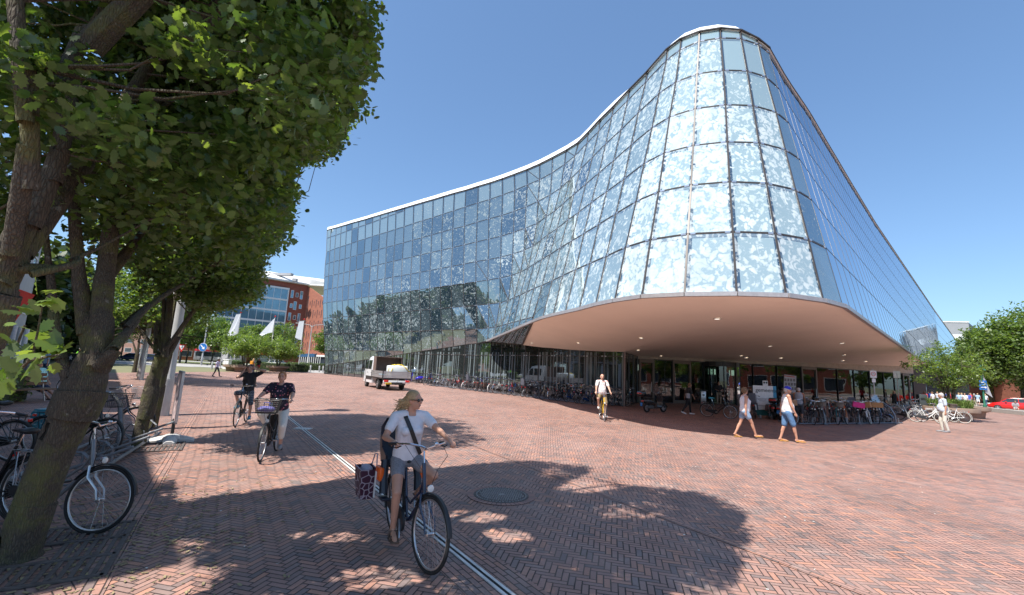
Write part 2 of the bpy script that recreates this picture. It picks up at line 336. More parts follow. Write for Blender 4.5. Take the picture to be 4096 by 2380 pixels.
# ================================================================ TOWN HALL
T = {1:[(-26.8,64.14,7.75),(-25.83,63.19,7.75),(-24.73,62.19,7.75),(-23.65,61.22,7.75),(-22.52,60.17,7.75),(-21.46,59.24,7.75),(-20.19,58,7.75),(-18.89,56.79,7.75),(-17.5,55.42,7.75),(-16.21,54.2,7.75),(-14.98,53.1,7.75),(-13.71,52.01,7.75),(-12.45,50.88,7.75),(-11.19,49.72,7.75),(-9.84,48.44,7.75),(-8.6,47.24,7.75),(-7.26,45.98,7.75),(-5.99,44.84,7.75),(-4.64,43.71,7.75),(-3.35,42.4,7.75),(-2.09,40.76,7.69),(-1.03,39.15,7.64),(-0.29,37.21,7.58),(0.19,34.99,7.52),(0.62,33.34,7.46),(1.04,31.53,7.41),(1.45,29.74,7.35),(1.88,28.14,7.29),(2.34,26.28,7.24),(2.74,24.39,7.18),(3.19,22.5,7.12),(3.61,20.78,7.06),(4.04,19.1,7.01),(4.43,17.34,6.95),(5.05,16.16,6.95),(6.1,15.3,6.95),(7.44,14.82,6.95),(8.86,14.76,6.95),(10.3,15.23,6.95),(11.54,16.12,6.95)],
2:[(-27.32,64.78,10),(-26.37,63.78,10),(-25.23,62.73,10),(-24.18,61.74,10),(-23.06,60.74,10),(-21.88,59.62,10),(-20.61,58.44,10),(-19.26,57.04,10),(-17.9,55.73,10),(-16.59,54.48,10),(-15.3,53.27,10),(-14.03,52.16,10),(-12.71,50.96,10),(-11.43,49.77,10),(-10.15,48.52,10),(-8.82,47.31,10),(-7.45,45.93,10),(-6.21,44.82,10),(-4.84,43.54,10),(-3.52,42.33,10),(-2.3,40.83,9.94),(-1.15,39.34,9.89),(-0.12,37.6,9.83),(0.62,35.87,9.77),(1.13,34.03,9.71),(1.51,32.36,9.66),(1.95,30.68,9.6),(2.38,28.92,9.54),(2.83,27.02,9.49),(3.29,25.24,9.43),(3.73,23.52,9.37),(4.17,21.7,9.31),(4.61,19.91,9.26),(5.06,18.13,9.2),(5.64,17.02,9.2),(6.62,16.24,9.2),(7.86,15.78,9.2),(9.23,15.77,9.2),(10.57,16.2,9.2),(11.7,17,9.2)],
3:[(-28.24,66.68,12.25),(-27.27,65.64,12.25),(-26.18,64.65,12.25),(-25,63.5,12.25),(-23.8,62.37,12.25),(-22.6,61.26,12.25),(-21.3,60.05,12.25),(-19.97,58.83,12.25),(-18.58,57.52,12.25),(-17.24,56.28,12.25),(-15.89,54.97,12.25),(-14.6,53.73,12.25),(-13.21,52.43,12.25),(-11.86,51.25,12.25),(-10.55,50.01,12.25),(-9.2,48.74,12.25),(-7.8,47.4,12.25),(-6.5,46.14,12.25),(-5.07,44.8,12.25),(-3.74,43.43,12.25),(-2.45,42.11,12.19),(-1.22,40.69,12.14),(-0.12,39.07,12.08),(0.84,37.44,12.02),(1.54,35.7,11.96),(2,33.8,11.91),(2.44,32.05,11.85),(2.91,30.35,11.79),(3.4,28.29,11.74),(3.85,26.57,11.68),(4.3,24.71,11.62),(4.79,22.88,11.56),(5.27,21.08,11.51),(5.71,19.2,11.45),(6.26,18.14,11.45),(7.2,17.39,11.45),(8.41,16.97,11.45),(9.67,16.92,11.45),(10.99,17.36,11.45),(12.04,18.08,11.45)],
4:[(-28.99,68.14,14.5),(-27.95,67.12,14.5),(-26.79,65.99,14.5),(-25.58,64.92,14.5),(-24.44,63.85,14.5),(-23.17,62.63,14.5),(-21.82,61.35,14.5),(-20.46,60.06,14.5),(-19.02,58.71,14.5),(-17.65,57.42,14.5),(-16.27,56.09,14.5),(-14.96,54.86,14.5),(-13.58,53.55,14.5),(-12.13,52.18,14.5),(-10.82,50.92,14.5),(-9.4,49.56,14.5),(-8.01,48.26,14.5),(-6.65,47.01,14.5),(-5.27,45.68,14.5),(-3.88,44.26,14.5),(-2.57,42.84,14.44),(-1.32,41.49,14.39),(-0.14,39.84,14.33),(0.87,38.31,14.27),(1.8,36.66,14.21),(2.45,34.67,14.16),(2.95,33.14,14.1),(3.41,31.31,14.04),(3.9,29.42,13.99),(4.4,27.46,13.93),(4.88,25.6,13.87),(5.35,23.79,13.81),(5.82,21.87,13.76),(6.33,20.01,13.7),(6.82,19.03,13.7),(7.69,18.31,13.7),(8.84,17.91,13.7),(10.01,17.87,13.7),(11.23,18.26,13.7),(12.22,18.98,13.7)],
5:[(-29.74,69.62,16.75),(-28.49,68.11,16.75),(-27.31,66.96,16.75),(-26.06,65.83,16.75),(-24.83,64.7,16.75),(-23.63,63.55,16.75),(-22.23,62.16,16.75),(-20.8,60.86,16.75),(-19.39,59.48,16.75),(-17.99,58.16,16.75),(-16.65,56.89,16.75),(-15.27,55.66,16.75),(-13.81,54.24,16.75),(-12.37,52.85,16.75),(-11.02,51.61,16.75),(-9.61,50.22,16.75),(-8.23,48.86,16.75),(-6.84,47.57,16.75),(-5.45,46.34,16.75),(-3.99,44.79,16.75),(-2.72,43.42,16.69),(-1.36,41.99,16.64),(-0.2,40.53,16.58),(0.87,39.06,16.52),(1.86,37.4,16.46),(2.76,35.67,16.41),(3.44,34.02,16.35),(3.96,32.14,16.29),(4.42,30.27,16.24),(4.92,28.24,16.18),(5.39,26.25,16.12),(5.9,24.42,16.06),(6.37,22.52,16.01),(6.88,20.65,15.95),(7.37,19.71,15.95),(8.12,19.06,15.95),(9.18,18.71,15.95),(10.26,18.68,15.95),(11.31,19.02,15.95),(12.36,19.79,15.95)],
6:[(-30.1,70.43,19),(-29.14,69.4,19),(-27.82,67.92,19),(-26.52,66.69,19),(-25.23,65.43,19),(-23.92,64.16,19),(-22.59,62.85,19),(-21.04,61.38,19),(-19.61,59.98,19),(-18.27,58.74,19),(-16.88,57.5,19),(-15.45,56.09,19),(-14.05,54.8,19),(-12.57,53.3,19),(-11.15,52,19),(-9.74,50.71,19),(-8.34,49.33,19),(-6.97,48.01,19),(-5.55,46.63,19),(-4.07,45.22,19),(-2.74,43.88,18.94),(-1.44,42.39,18.89),(-0.23,40.98,18.83),(0.9,39.37,18.77),(1.96,37.96,18.71),(2.91,36.31,18.66),(3.75,34.49,18.6),(4.36,32.84,18.54),(4.93,30.7,18.49),(5.42,28.85,18.43),(5.88,26.88,18.37),(6.41,25.01,18.31),(6.94,23.11,18.26),(7.44,21.16,18.2),(7.84,20.35,18.2),(8.53,19.72,18.2),(9.44,19.43,18.2),(10.43,19.41,18.2),(11.44,19.74,18.2),(12.26,20.26,18.2)],
0:[(-26.01,63.18,5.5),(-25.17,62.4,5.5),(-24.17,61.51,5.5),(-23.13,60.62,5.5),(-22.01,59.56,5.5),(-20.93,58.65,5.5),(-19.71,57.55,5.5),(-18.49,56.46,5.5),(-17.19,55.23,5.5),(-15.91,54.03,5.5),(-14.65,52.86,5.5),(-13.4,51.71,5.5),(-12.11,50.56,5.5),(-10.83,49.43,5.5),(-9.59,48.25,5.5),(-8.33,47.08,5.5),(-6.96,45.78,5.5),(-5.74,44.68,5.5),(-4.36,43.36,5.5),(-3.15,42.54,5.5),(-1.96,39.83,5.44),(-1.23,38.04,5.39),(-0.69,35.87,5.33),(-0.23,33.63,5.27),(0.23,31.68,5.21),(0.61,29.89,5.16),(0.97,28,5.1),(1.28,26.69,5.04),(1.67,23.5,4.7),(2.08,22.09,4.7),(2.52,20.81,4.7),(2.98,19.53,4.7),(3.4,17.97,4.7),(3.88,16.72,4.7),(4.56,15.55,4.7),(5.74,14.76,4.7),(7.21,14.22,4.7),(8.71,14.07,4.7),(10.3,14.67,4.7),(11.59,15.53,4.7)],
-1:[(-25.45,62.68,3.24),(-24.68,61.9,3.27),(-23.68,61.01,3.26),(-22.66,60.12,3.27),(-21.55,59.06,3.28),(-20.48,58.15,3.28),(-19.28,57.05,3.29),(-18.02,55.96,3.29),(-16.77,54.73,3.3),(-15.51,53.53,3.3),(-14.27,52.36,3.31),(-13,51.21,3.31),(-11.73,50.06,3.3)],
7:[(-30.65,71.24,21.51),(-29.84,70.69,21.65),(-28.27,68.88,21.44),(-26.99,67.55,21.4),(-25.64,66.16,21.36),(-24.28,64.77,21.31),(-22.95,63.54,21.3),(-21.38,61.9,21.22),(-19.93,60.48,21.18),(-18.56,59.32,21.29),(-17.17,58.11,21.35),(-15.71,56.52,21.25),(-14.33,55.36,21.34)],
'roof':[(-31.03,71.89,23.06),(-30.38,71.84,23.26),(-28.63,69.56,22.85),(-27.24,68.1,22.7),(-25.86,66.57,22.51),(-24.49,65.07,22.35),(-23.06,63.86,22.3),(-21.47,62.09,22.06),(-20.03,60.64,21.96),(-18.65,59.5,21.95),(-17.24,58.3,21.94),(-15.72,56.61,21.72),(-14.35,55.47,21.7),(-12.82,53.8,21.52),(-11.39,52.42,21.42),(-9.97,51.23,21.39),(-8.51,49.81,21.3),(-7.07,48.44,21.21),(-5.6,46.89,21.01),(-4.19,45.6,20.98),(-2.85,44.27,20.87),(-1.55,42.71,20.69),(-0.37,41.33,20.59),(0.79,39.58,20.32),(1.91,38.37,20.35),(2.92,36.76,20.23),(3.88,34.77,19.94),(4.64,33.25,19.84),(5.03,30.87,19.38),(5.55,29.11,19.39),(6.02,27.1,19.14),(6.57,25.23,19.13),(7.08,23.3,18.99),(7.56,21.33,18.95),(7.98,20.57,18.96),(8.63,19.91,18.85),(9.54,19.64,18.86),(10.5,19.6,18.77),(11.46,19.87,18.58),(12.27,20.32,18.47)],
'low':[(-24.97,62.18,1.15),(-24.2,61.4,1.24),(-23.23,60.51,1.37),(-22.23,59.62,1.51),(-21.19,58.56,1.65),(-20.15,57.65,1.79),(-18.97,56.55,1.95),(-17.76,55.46,2.12),(-16.52,54.23,2.29),(-15.29,53.03,2.45),(-14.07,51.86,2.62),(-12.82,50.71,2.79),(-11.58,49.56,2.97),(-10.38,48.43,3.14),(-9.15,47.25,3.32),(-7.93,46.08,3.48),(-6.61,44.78,3.65),(-5.41,43.68,3.82),(-4.14,42.36,4),(-3.01,41.54,4.12)],
'rim':[(-2.3,46.49,4.7),(-1.44,41.38,4.7),(-0.82,37.87,4.7),(-0.33,35.01,4.7),(0.12,32.38,4.7),(0.53,29.93,4.7),(0.9,27.71,4.7),(1.24,25.73,4.7),(1.67,23.5,4.7),(2.08,22.09,4.7),(2.52,20.81,4.7),(2.98,19.53,4.7),(3.4,17.97,4.7),(3.88,16.72,4.7),(4.56,15.55,4.7),(5.74,14.76,4.7),(7.21,14.22,4.7),(8.71,14.07,4.7),(10.3,14.67,4.7),(11.59,15.53,4.7)]}
from mathutils.bvhtree import BVHTree
NC = 40
for c in range(20):                           # foot of the glass stands slightly back
    T['low'][c] = tuple(AY(*PX(T['low'][c]), T[0][c][1]+0.25))
    if c < 13: T[-1][c] = tuple(AY(*PX(T[-1][c]), T[0][c][1]+0.1))
for c in range(20, 28):                       # left end of the rim lies close to the wall
    y = T[0][c][1]-0.9*(1 if c < 27 else .6); x0, y0 = PX(T['rim'][c-20]); p = AY(x0, y0, y); T['rim'][c-20] = tuple(p)
def facade_mat(name, blue=(0.022, 0.042, 0.06), stripes=False):
    q = NT(name); uv = q.uvn(); s = q.sep(uv); cell = q.comb(q.math('FLOOR', s[0]), q.math('FLOOR', s[1]), 0)
    u = q.math('FRACT', s[0]); v = q.math('FRACT', s[1])
    at = q.n('Attribute'); at.attribute_name = 'dens'; dens = at.outputs['Fac']
    r1 = q.white(cell); r2 = q.white(q.comb(q.math('FLOOR', s[0]), q.math('FLOOR', s[1]), 7.7))
    # each pane carries its own cut of the printed foliage
    off = q.n('VectorMath', operation='SCALE'); q.put(off.inputs[0], q.white(cell, 1)); off.inputs['Scale'].default_value = 9
    pm = q.mapv(uv, scale=(1.65, 2.25, 1)); ad = q.n('VectorMath', operation='ADD'); q.link(pm, ad.inputs[0]); q.link(off.outputs[0], ad.inputs[1]); P = ad.outputs[0]
    w1 = q.n('TexNoise'); q.put(w1.inputs['Vector'], P); w1.inputs['Scale'].default_value = 2.6; w1.inputs['Detail'].default_value = 2
    sc = q.n('VectorMath', operation='SCALE'); q.put(sc.inputs[0], w1.outputs[1]); sc.inputs['Scale'].default_value = 0.8
    a2 = q.n('VectorMath', operation='ADD'); q.link(P, a2.inputs[0]); q.link(sc.outputs[0], a2.inputs[1]); W = a2.outputs[0]
    vo = q.voro(W, 4.0); vo2 = q.voro(W, 2.3)
    leaf = q.math('ADD', q.math('MULTIPLY', vo.outputs['Distance'], 1.25), q.math('MULTIPLY', q.noise(P, 1.15, 4, 0.65), 1.05))
    leaf = q.math('ADD', leaf, q.math('MULTIPLY', vo2.outputs['Distance'], 0.45))
    th = q.math('ADD', q.math('MULTIPLY', dens, 0.74), q.math('MULTIPLY', q.math('SUBTRACT', r2, 0.5), 0.22)); th = q.math('ADD', th, 0.66); AT_ = q.n('Attribute'); AT_.attribute_name = 'blind'; th = q.math('ADD', th, q.math('MULTIPLY', q.math('POWER', AT_.outputs['Fac'], 3.0), 0.24))
    pr = q.math('SUBTRACT', th, leaf); prn = q.math('MULTIPLY', q.ramp(pr, [(0.0, 0.0), (0.16, .7), (0.4, 1.0)]), q.ramp(q.noise(P, 1.3, 4, .6), [(.3, .55), (.62, 1.0)]))
    veins = q.voro(W, 3.1, 'DISTANCE_TO_EDGE').outputs['Distance']; twig = q.math('MULTIPLY', q.math('LESS_THAN', veins, 0.010), q.math('GREATER_THAN', dens, 0.3))
    prn = q.math('MAXIMUM', prn, q.math('MULTIPLY', twig, 0.45))
    prn = q.math('MULTIPLY', prn, q.math('GREATER_THAN', dens, 0.02))
    if stripes:
        st = q.noise(q.mapv(uv, scale=(9, .16, 1)), 1.0, 2, 0.4, 0.15); prn = q.ramp(st, [(0.53, 0.0), (0.57, 0.6)])
        sh = q.math('MULTIPLY', q.math('GREATER_THAN', v, q.math('MULTIPLY', r1, 0.25)), 1.0); prn = q.math('MULTIPLY', prn, sh)
    # blinds and room edges behind the glass
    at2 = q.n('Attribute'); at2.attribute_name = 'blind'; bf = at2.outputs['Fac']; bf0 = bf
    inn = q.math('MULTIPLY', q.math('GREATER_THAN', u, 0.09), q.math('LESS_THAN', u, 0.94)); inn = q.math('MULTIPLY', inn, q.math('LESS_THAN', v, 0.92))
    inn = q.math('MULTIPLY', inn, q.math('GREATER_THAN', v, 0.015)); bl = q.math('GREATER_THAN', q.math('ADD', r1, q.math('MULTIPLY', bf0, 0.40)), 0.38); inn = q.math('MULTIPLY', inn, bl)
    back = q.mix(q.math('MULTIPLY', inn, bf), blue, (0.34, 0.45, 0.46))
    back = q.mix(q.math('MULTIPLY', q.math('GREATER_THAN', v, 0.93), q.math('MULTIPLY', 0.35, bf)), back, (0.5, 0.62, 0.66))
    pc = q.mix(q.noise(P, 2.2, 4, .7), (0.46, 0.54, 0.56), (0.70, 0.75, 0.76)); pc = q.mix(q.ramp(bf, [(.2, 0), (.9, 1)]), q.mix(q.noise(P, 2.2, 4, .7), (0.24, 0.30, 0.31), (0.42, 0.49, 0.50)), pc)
    base = q.mix(prn, back, pc); d = q.n('BsdfDiffuse'); q.link(base, d.inputs[0]); d.inputs[1].default_value = 0.3
    g = q.n('BsdfGlossy'); q.link(q.mix(q.math('GREATER_THAN', q.math('ADD', dens, bf), .01), (0.66, 0.75, 0.85), (0.84, 0.92, 0.93)), g.inputs['Color']); q.put(g.inputs['Roughness'], q.math('MULTIPLY', prn, 0.06))
    wb = q.n('Bump'); wb.inputs['Strength'].default_value = 0.06; wb.inputs['Distance'].default_value = 0.1; q.put(wb.inputs['Height'], q.noise(q.mapv(uv, scale=(1.65, 2.25, 1)), 0.55, 1)); q.link(wb.outputs[0], g.inputs['Normal'])
    fr = q.n('Fresnel'); fr.inputs[0].default_value = 1.75
    f = q.math('ADD', q.math('MULTIPLY', fr.outputs[0], 1.1), q.math('MULTIPLY', q.math('SUBTRACT', 1.0, prn), 0.22), clamp=True)
    f = q.math('MULTIPLY', f, q.math('SUBTRACT', 1.0, q.math('MULTIPLY', prn, 0.45)))
    mx = q.n('MixShader'); q.link(f, mx.inputs[0]); q.link(d.outputs[0], mx.inputs[1]); q.link(g.outputs[0], mx.inputs[2]); q.link(mx.outputs[0], q.out.inputs[0])
    return q.mat
M_FAC = facade_mat('printed facade glass'); M_STR = facade_mat('striped ground floor glass', blue=(0.03, 0.035, 0.035), stripes=True)
M_MUL = mat('bronze mullion', (0.075, 0.064, 0.058), 0.45, 0.3); M_STEEL = mat('steel clamp', (0.62, 0.62, 0.64), 0.3, 0.8)
M_COP = mat('white coping', (0.86, 0.87, 0.88), 0.4, var=0.03, scale=0.7); M_EDGE = mat('soffit edge metal', (0.50, 0.46, 0.45), 0.4, 0.5)
M_DARK = mat('dark void', (0.015, 0.016, 0.017), 0.8)
HALL = thing('town_hall', (0, 40, 0), 0, 'glass town hall with leaf printed facade and rounded overhanging nose', 'town hall')
HL = Matrix.Translation((0, -40, 0))
def hb(b, name, mats, smooth=False, parent=None):
    o = b.build(name, mats, HALL if parent is None else parent, smooth)
    if parent is None: o.matrix_local = HL
    return o
def lev(c):
    L = [('b', V(T['low'][c]) if c <= 19 else V(T['rim'][c-20]))]
    if c <= 12: L.append((-1, V(T[-1][c])))
    for k in range(0 if c < 28 else 1, 7): L.append((k, V(T[k][c])))
    if c <= 12: L.append((7, V(T[7][c])))
    L.append(('r', V(T['roof'][c]))); return dict(L)
COLS = [lev(c) for c in range(NC)]
# right-hand facade, running away at forty-five degrees
s2 = math.sqrt(.5); aq = lambda p: ((p.x+p.y)*s2, (p.y-p.x)*s2); fromaq = lambda a, q_, z: V(((a-q_)*s2, (a+q_)*s2, z))
k12 = COLS[39]; a0, q0 = aq(k12['b']); ar, qr = aq(k12['r']); prof = {k: ((aq(p)[1]-q0)/(qr-q0), aq(p)[0]-a0, p.z) for k, p in k12.items()}
zr = k12['r'].z; rp = [aq(G(x, y, zr)) for x, y in [(3200, 390), (3300, 562), (3400, 730), (3500, 893), (3600, 1040), (3740, 1245)]]
rA = [ar]+[p[0] for p in rp]; rQ = [qr]+[p[1] for p in rp]
TIPA = aq(G(3704, 1456, 4.7))[0]; n = 1; A_END = rA[-1]
while a0+n*1.65 < A_END:
    a = a0+n*1.65; qe = float(np.interp(a, rA, rQ)); d = {}
    sh = max(0, 1-n/12)
    for k, (fq, da, z) in prof.items(): d[k] = fromaq(a+da*sh, q0+fq*(qe-q0), z)
    COLS.append(d); n += 1
e1 = AY(3835, 1377, 140); e2 = AY(3880, 1440, 150)
for e in (e1, e2):
    pz = COLS[-1]['r'].z; d = {}
    for k, (fq, da, z) in prof.items():
        d[k] = V((e.x, e.y, 4.7+(z-4.7)*(e.z-4.7)/(zr-4.7)))
    COLS.append(d)
NT_ = len(COLS)
def tang(c, k='r'):
    a = COLS[max(0, c-1)]; b = COLS[min(NT_-1, c+1)]; t = (b[k]-a[k]); t.z = 0; t.normalize(); return t
def outn(c): t = tang(c); return V((t.y, -t.x, 0))
ORD = {'b': -2, 'r': 9}
def cells():
    for c in range(NT_-1):
        A, B = COLS[c], COLS[c+1]; ks = sorted([k for k in A if k in B], key=lambda k: ORD.get(k, k))
        if c == 27: ks = ['b', 1, 2, 3, 4, 5, 6, 'r']
        for lo, hi in zip(ks[:-1], ks[1:]): yield c, lo, hi, A[lo], B[lo], B[hi], A[hi]
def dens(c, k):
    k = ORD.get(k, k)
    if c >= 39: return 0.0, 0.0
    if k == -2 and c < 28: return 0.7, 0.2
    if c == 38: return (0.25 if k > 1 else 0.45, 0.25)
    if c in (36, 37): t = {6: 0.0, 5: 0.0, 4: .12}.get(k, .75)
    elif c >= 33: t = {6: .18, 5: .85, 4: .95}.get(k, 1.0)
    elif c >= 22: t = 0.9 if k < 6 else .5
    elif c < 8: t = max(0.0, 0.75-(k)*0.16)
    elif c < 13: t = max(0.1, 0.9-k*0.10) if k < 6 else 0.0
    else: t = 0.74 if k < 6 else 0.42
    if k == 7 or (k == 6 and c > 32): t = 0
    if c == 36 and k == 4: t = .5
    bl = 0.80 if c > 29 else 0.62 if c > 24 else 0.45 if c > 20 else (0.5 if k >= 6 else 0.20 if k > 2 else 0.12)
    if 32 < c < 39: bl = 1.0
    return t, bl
panels = []
for c, lo, hi, a, b, cc, d in cells():
    ctr = (a+b+cc+d)/4; pa = [PX(p) for p in (a, b, cc, d)]
    area = abs(sum(pa[i][0]*pa[(i+1) % 4][1]-pa[(i+1) % 4][0]*pa[i][1] for i in range(4)))/2
    panels.append((area, c, lo, hi, a, b, cc, d))
panels.sort(key=lambda p: -p[0])
def panel_mesh(ps):
    b_ = MB(); uv = []; dn = []; bn = []
    for (_, c, lo, hi, a, b, cc, d) in ps:
        k0 = ORD.get(lo, lo); v0 = k0+3; q4 = (a+b+cc+d)/4
        P = [p+(q4-p).normalized()*0.012 for p in (a, b, cc, d)]; frac = min(1, (d-a).length/2.25)
        lo_u = 0 if hi != 'r' else 0; U = [(c, v0), (c+.999, v0), (c+.999, v0+frac*.999), (c, v0+frac*.999)]
        if lo == 'b' and frac < 1: U = [(x, y+(1-frac)) for x, y in U]
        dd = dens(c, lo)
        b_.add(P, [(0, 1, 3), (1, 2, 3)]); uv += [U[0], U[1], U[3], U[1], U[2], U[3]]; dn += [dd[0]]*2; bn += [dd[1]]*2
    b_.uv = uv
    return b_, dn, bn
NOFIX = True
def mk_panels(name, ps):
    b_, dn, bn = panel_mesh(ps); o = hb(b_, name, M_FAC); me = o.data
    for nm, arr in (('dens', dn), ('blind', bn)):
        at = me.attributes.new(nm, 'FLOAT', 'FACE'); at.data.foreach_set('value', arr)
    return o
for p in panels[:100]: mk_panels('glass_panel', [p])
mk_panels('glass_panels', panels[100:])['kind'] = 'stuff'
NOFIX = False
# mullions, transoms, clamps
mb = MB(); seen = set()
for c, lo, hi, a, b, cc, d in cells():
    near = 1.0 if 27 < c < 40 else 0.8; n1 = outn(c)
    w1 = 0.05 if c < 28 else 0.062
    if c > 40: w1 = 0.04
    dp = .05 if c < 39 else .012
    mb.beam(a, d, w1 if c < 39 else .03, dp, up=n1)
    mb.beam(d, cc, 0.055 if 27 < c < 39 else 0.05, dp, up=n1)
    if hi != 'r' and c < 70:
        t = (cc-d).normalized(); u_ = (d-a).normalized(); sz = 0.17 if c > 27 else 0.13
        for e, sg in ((d, 1), (cc, -1)):
            mb.beam(e+t*sg*0.07, e+t*sg*(0.07+sz), 0.07, 0.07, up=n1, m=1) if c < 39 else mb.beam(e+t*sg*.03, e+t*sg*.12, 0.04, 0.02, up=n1)
    nrm = (b-a).cross(d-a).normalized(); dev = abs((cc-a).dot(nrm))
    if dev > 0.16 and 18 < c < 28 and lo != 'b': mb.beam(d, b, 0.05, 0.05, up=n1)
hb(mb, 'mullion_grid', [M_MUL, M_STEEL])
# coping
cp = MB(); rings = []
for c in range(NT_):
    p = COLS[c]['r']; o_ = outn(c); hgt = 0.54 if c < 39 else (0.3 if c < 41 else 0.12); sl = 0.34 if c > 30 else 0.10
    rings.append([p+o_*0.06+V((0, 0, -.03)), p+o_*0.07+V((0, 0, .05)), p-o_*sl+V((0, 0, hgt)), p-o_*(sl+.5)+V((0, 0, hgt)), p-o_*(sl+.5)+V((0, 0, -.03))])
cp.loft([[tuple(q) for q in r] for r in rings]); hb(cp, 'roof_coping', M_COP)
de = MB()
for c in range(NT_-1): de.beam(COLS[c]['r']+outn(c)*0.08, COLS[c+1]['r']+outn(c+1)*0.08, 0.06 if c < 39 else .03, 0.09 if c < 39 else .04, up=outn(c))
hb(de, 'roof_edge', M_MUL)
# roof slab and back so that the hall is a closed body
rf = MB(); ring = [COLS[c]['r']-outn(c)*0.5 for c in range(NT_)]; bk = [V((60, 130, 17)), V((-15, 95, 20))]
rf.add([tuple(p) for p in ring+bk], [tuple(range(len(ring)+2))]); hb(rf, 'roof', M_COP)
bw = MB(); e0, e9 = COLS[0], COLS[-1]; B1 = [e9['r'], bk[0], bk[1], e0['r']]
for p, q_ in zip(B1[:-1], B1[1:]):
    f2 = e0['b']+V((1.5, 2.5, 0)) if q_ is e0['r'] else q_
    bw.add([(p.x, p.y, 0), (f2.x, f2.y, 0), (q_.x, q_.y, q_.z), (p.x, p.y, p.z)], [(0, 1, 2, 3)])
hb(bw, 'rear_wall', M_MUL)
# left end: narrow panes turning the corner
lc = MB(); uv = []; e0k = sorted(COLS[0], key=lambda k: ORD.get(k, k)); bp = [(p:=COLS[0][k]) + V((-0.1, 1.3, 0)) for k in e0k]
for i in range(len(e0k)-1):
    a, b, c_, d = bp[i], COLS[0][e0k[i]], COLS[0][e0k[i+1]], bp[i+1]; lc.add([a, b, c_, d], [(0, 1, 2, 3)]); uv += [(0, i), (.99, i), (.99, i+.99), (0, i+.99)]
g0 = COLS[0]['b']; lc.add([(bp[0].x, bp[0].y, 0), (g0.x, g0.y, 0), g0, bp[0]], [(0, 1, 2, 3)]); uv += [(0, 0), (1, 0), (1, 1), (0, 1)]
lc.uv = uv; NOFIX = True; hb(lc, 'corner_glass', M_FAC); NOFIX = False
# ---- ground floor glass along the left wall
W0 = V(T['low'][19]); WC = V((7.14, 28.16, 3.34)); INN = [V(p) for p in [(-1.62, 39.71, 4.06), (1.0, 36.25, 3.9), (2.2, 34.6, 3.72), (3.35, 33.15, 3.60), (4.46, 31.68, 3.48), (5.57, 30.22, 3.4), (6.54, 28.95, 3.36), (7.14, 28.16, 3.34)]]
WE = V((9.24, 32.8, 3.3)); INE = [V(p) for p in [(9.30, 32.84, 3.33), (15.51, 35.8, 3.49), (18.67, 37.31, 3.53), (28.75, 42.13, 3.88), (35.69, 45.45, 4.06), (44.15, 49.5, 4.31)]]
tops = [V(T['low'][c]) for c in range(20)]; full = tops+[V((-1.62, 39.71, 4.1))]
LA, LB = V((-1.62, 39.71, 0)), V((7.14, 28.16, 0)); nn = 9
for i in range(1, nn+1):
    p = LA.lerp(LB, i/nn); z = float(np.interp(p.x, [q_.x for q_ in INN], [q_.z for q_ in INN])); full.append(V((p.x, p.y, z)))
lg = MB(); uv = []; lm = MB(); lcl = MB()
for i in range(len(full)-1):
    a, b = full[i], full[i+1]; t = (b-a); t.z = 0; t.normalize(); o_ = V((t.y, -t.x, 0))
    lg.add([(a.x, a.y, 0.05), (b.x, b.y, 0.05), b, a], [(0, 1, 2, 3)]); uv += [(i, 0), (i+.99, 0), (i+.99, b.z/3.3), (i, a.z/3.3)]
    lm.beam((a.x, a.y, 0), a, 0.05, 0.07, up=o_); lm.beam(a, b, 0.05, 0.05, up=o_); lm.box(((a.x+b.x)/2, (a.y+b.y)/2, 0.03), (0.08, (b-a).length, 0.06), rz=math.atan2(-t.x, t.y))
    if min(a.z, b.z) > 3.1:
        lm.beam((a.x, a.y, 3.05)+0*o_ if False else V((a.x, a.y, 3.05)), V((b.x, b.y, 3.05)), 0.05, 0.05, up=o_)
        for e, sg in ((V((a.x, a.y, 3.05)), 1), (V((b.x, b.y, 3.05)), -1)): lm.beam(e+t*sg*.07, e+t*sg*.2, .07, .07, up=o_, m=1)
    if min(a.z, b.z) > 1.3: lm.beam(V((a.x, a.y, 1.05)), V((b.x, b.y, 1.05)), 0.04, 0.04, up=o_)
lg.uv = uv; NOFIX = True; hb(lg, 'ground_floor_glass', M_STR); NOFIX = False; hb(lm, 'ground_floor_frame', [M_MUL, M_STEEL])
cpst = MB(); cpst.box((7.16, 28.12, 1.67), (0.09, 0.09, 3.34)); hb(cpst, 'corner_post', mat('copper brown post', (.26, .19, .17), .5, .3))
# ---- soffit
M_SOF = mat('plastered soffit', (0.93, 0.82, 0.70), 0.85, var=0.03, scale=0.5, bump=0.05, bscale=30)
rimP = [V(T['rim'][c-20]) for c in range(27, 40)]; tip = COLS[39]['b']
TIP = G(3704, 1456, 4.7)
for i in range(1, 11): rimP.append(tip.lerp(TIP, i/10))
inn = INN[1:]+[INE[0]]+[INE[0].lerp(INE[1], .5)]+INE[1:]
def resample(P, n):
    L = [0]
    for a, b in zip(P[:-1], P[1:]): L.append(L[-1]+(b-a).length)
    return [V([float(np.interp(L[-1]*i/(n-1), L, [p[k] for p in P])) for k in range(3)]) for i in range(n)]
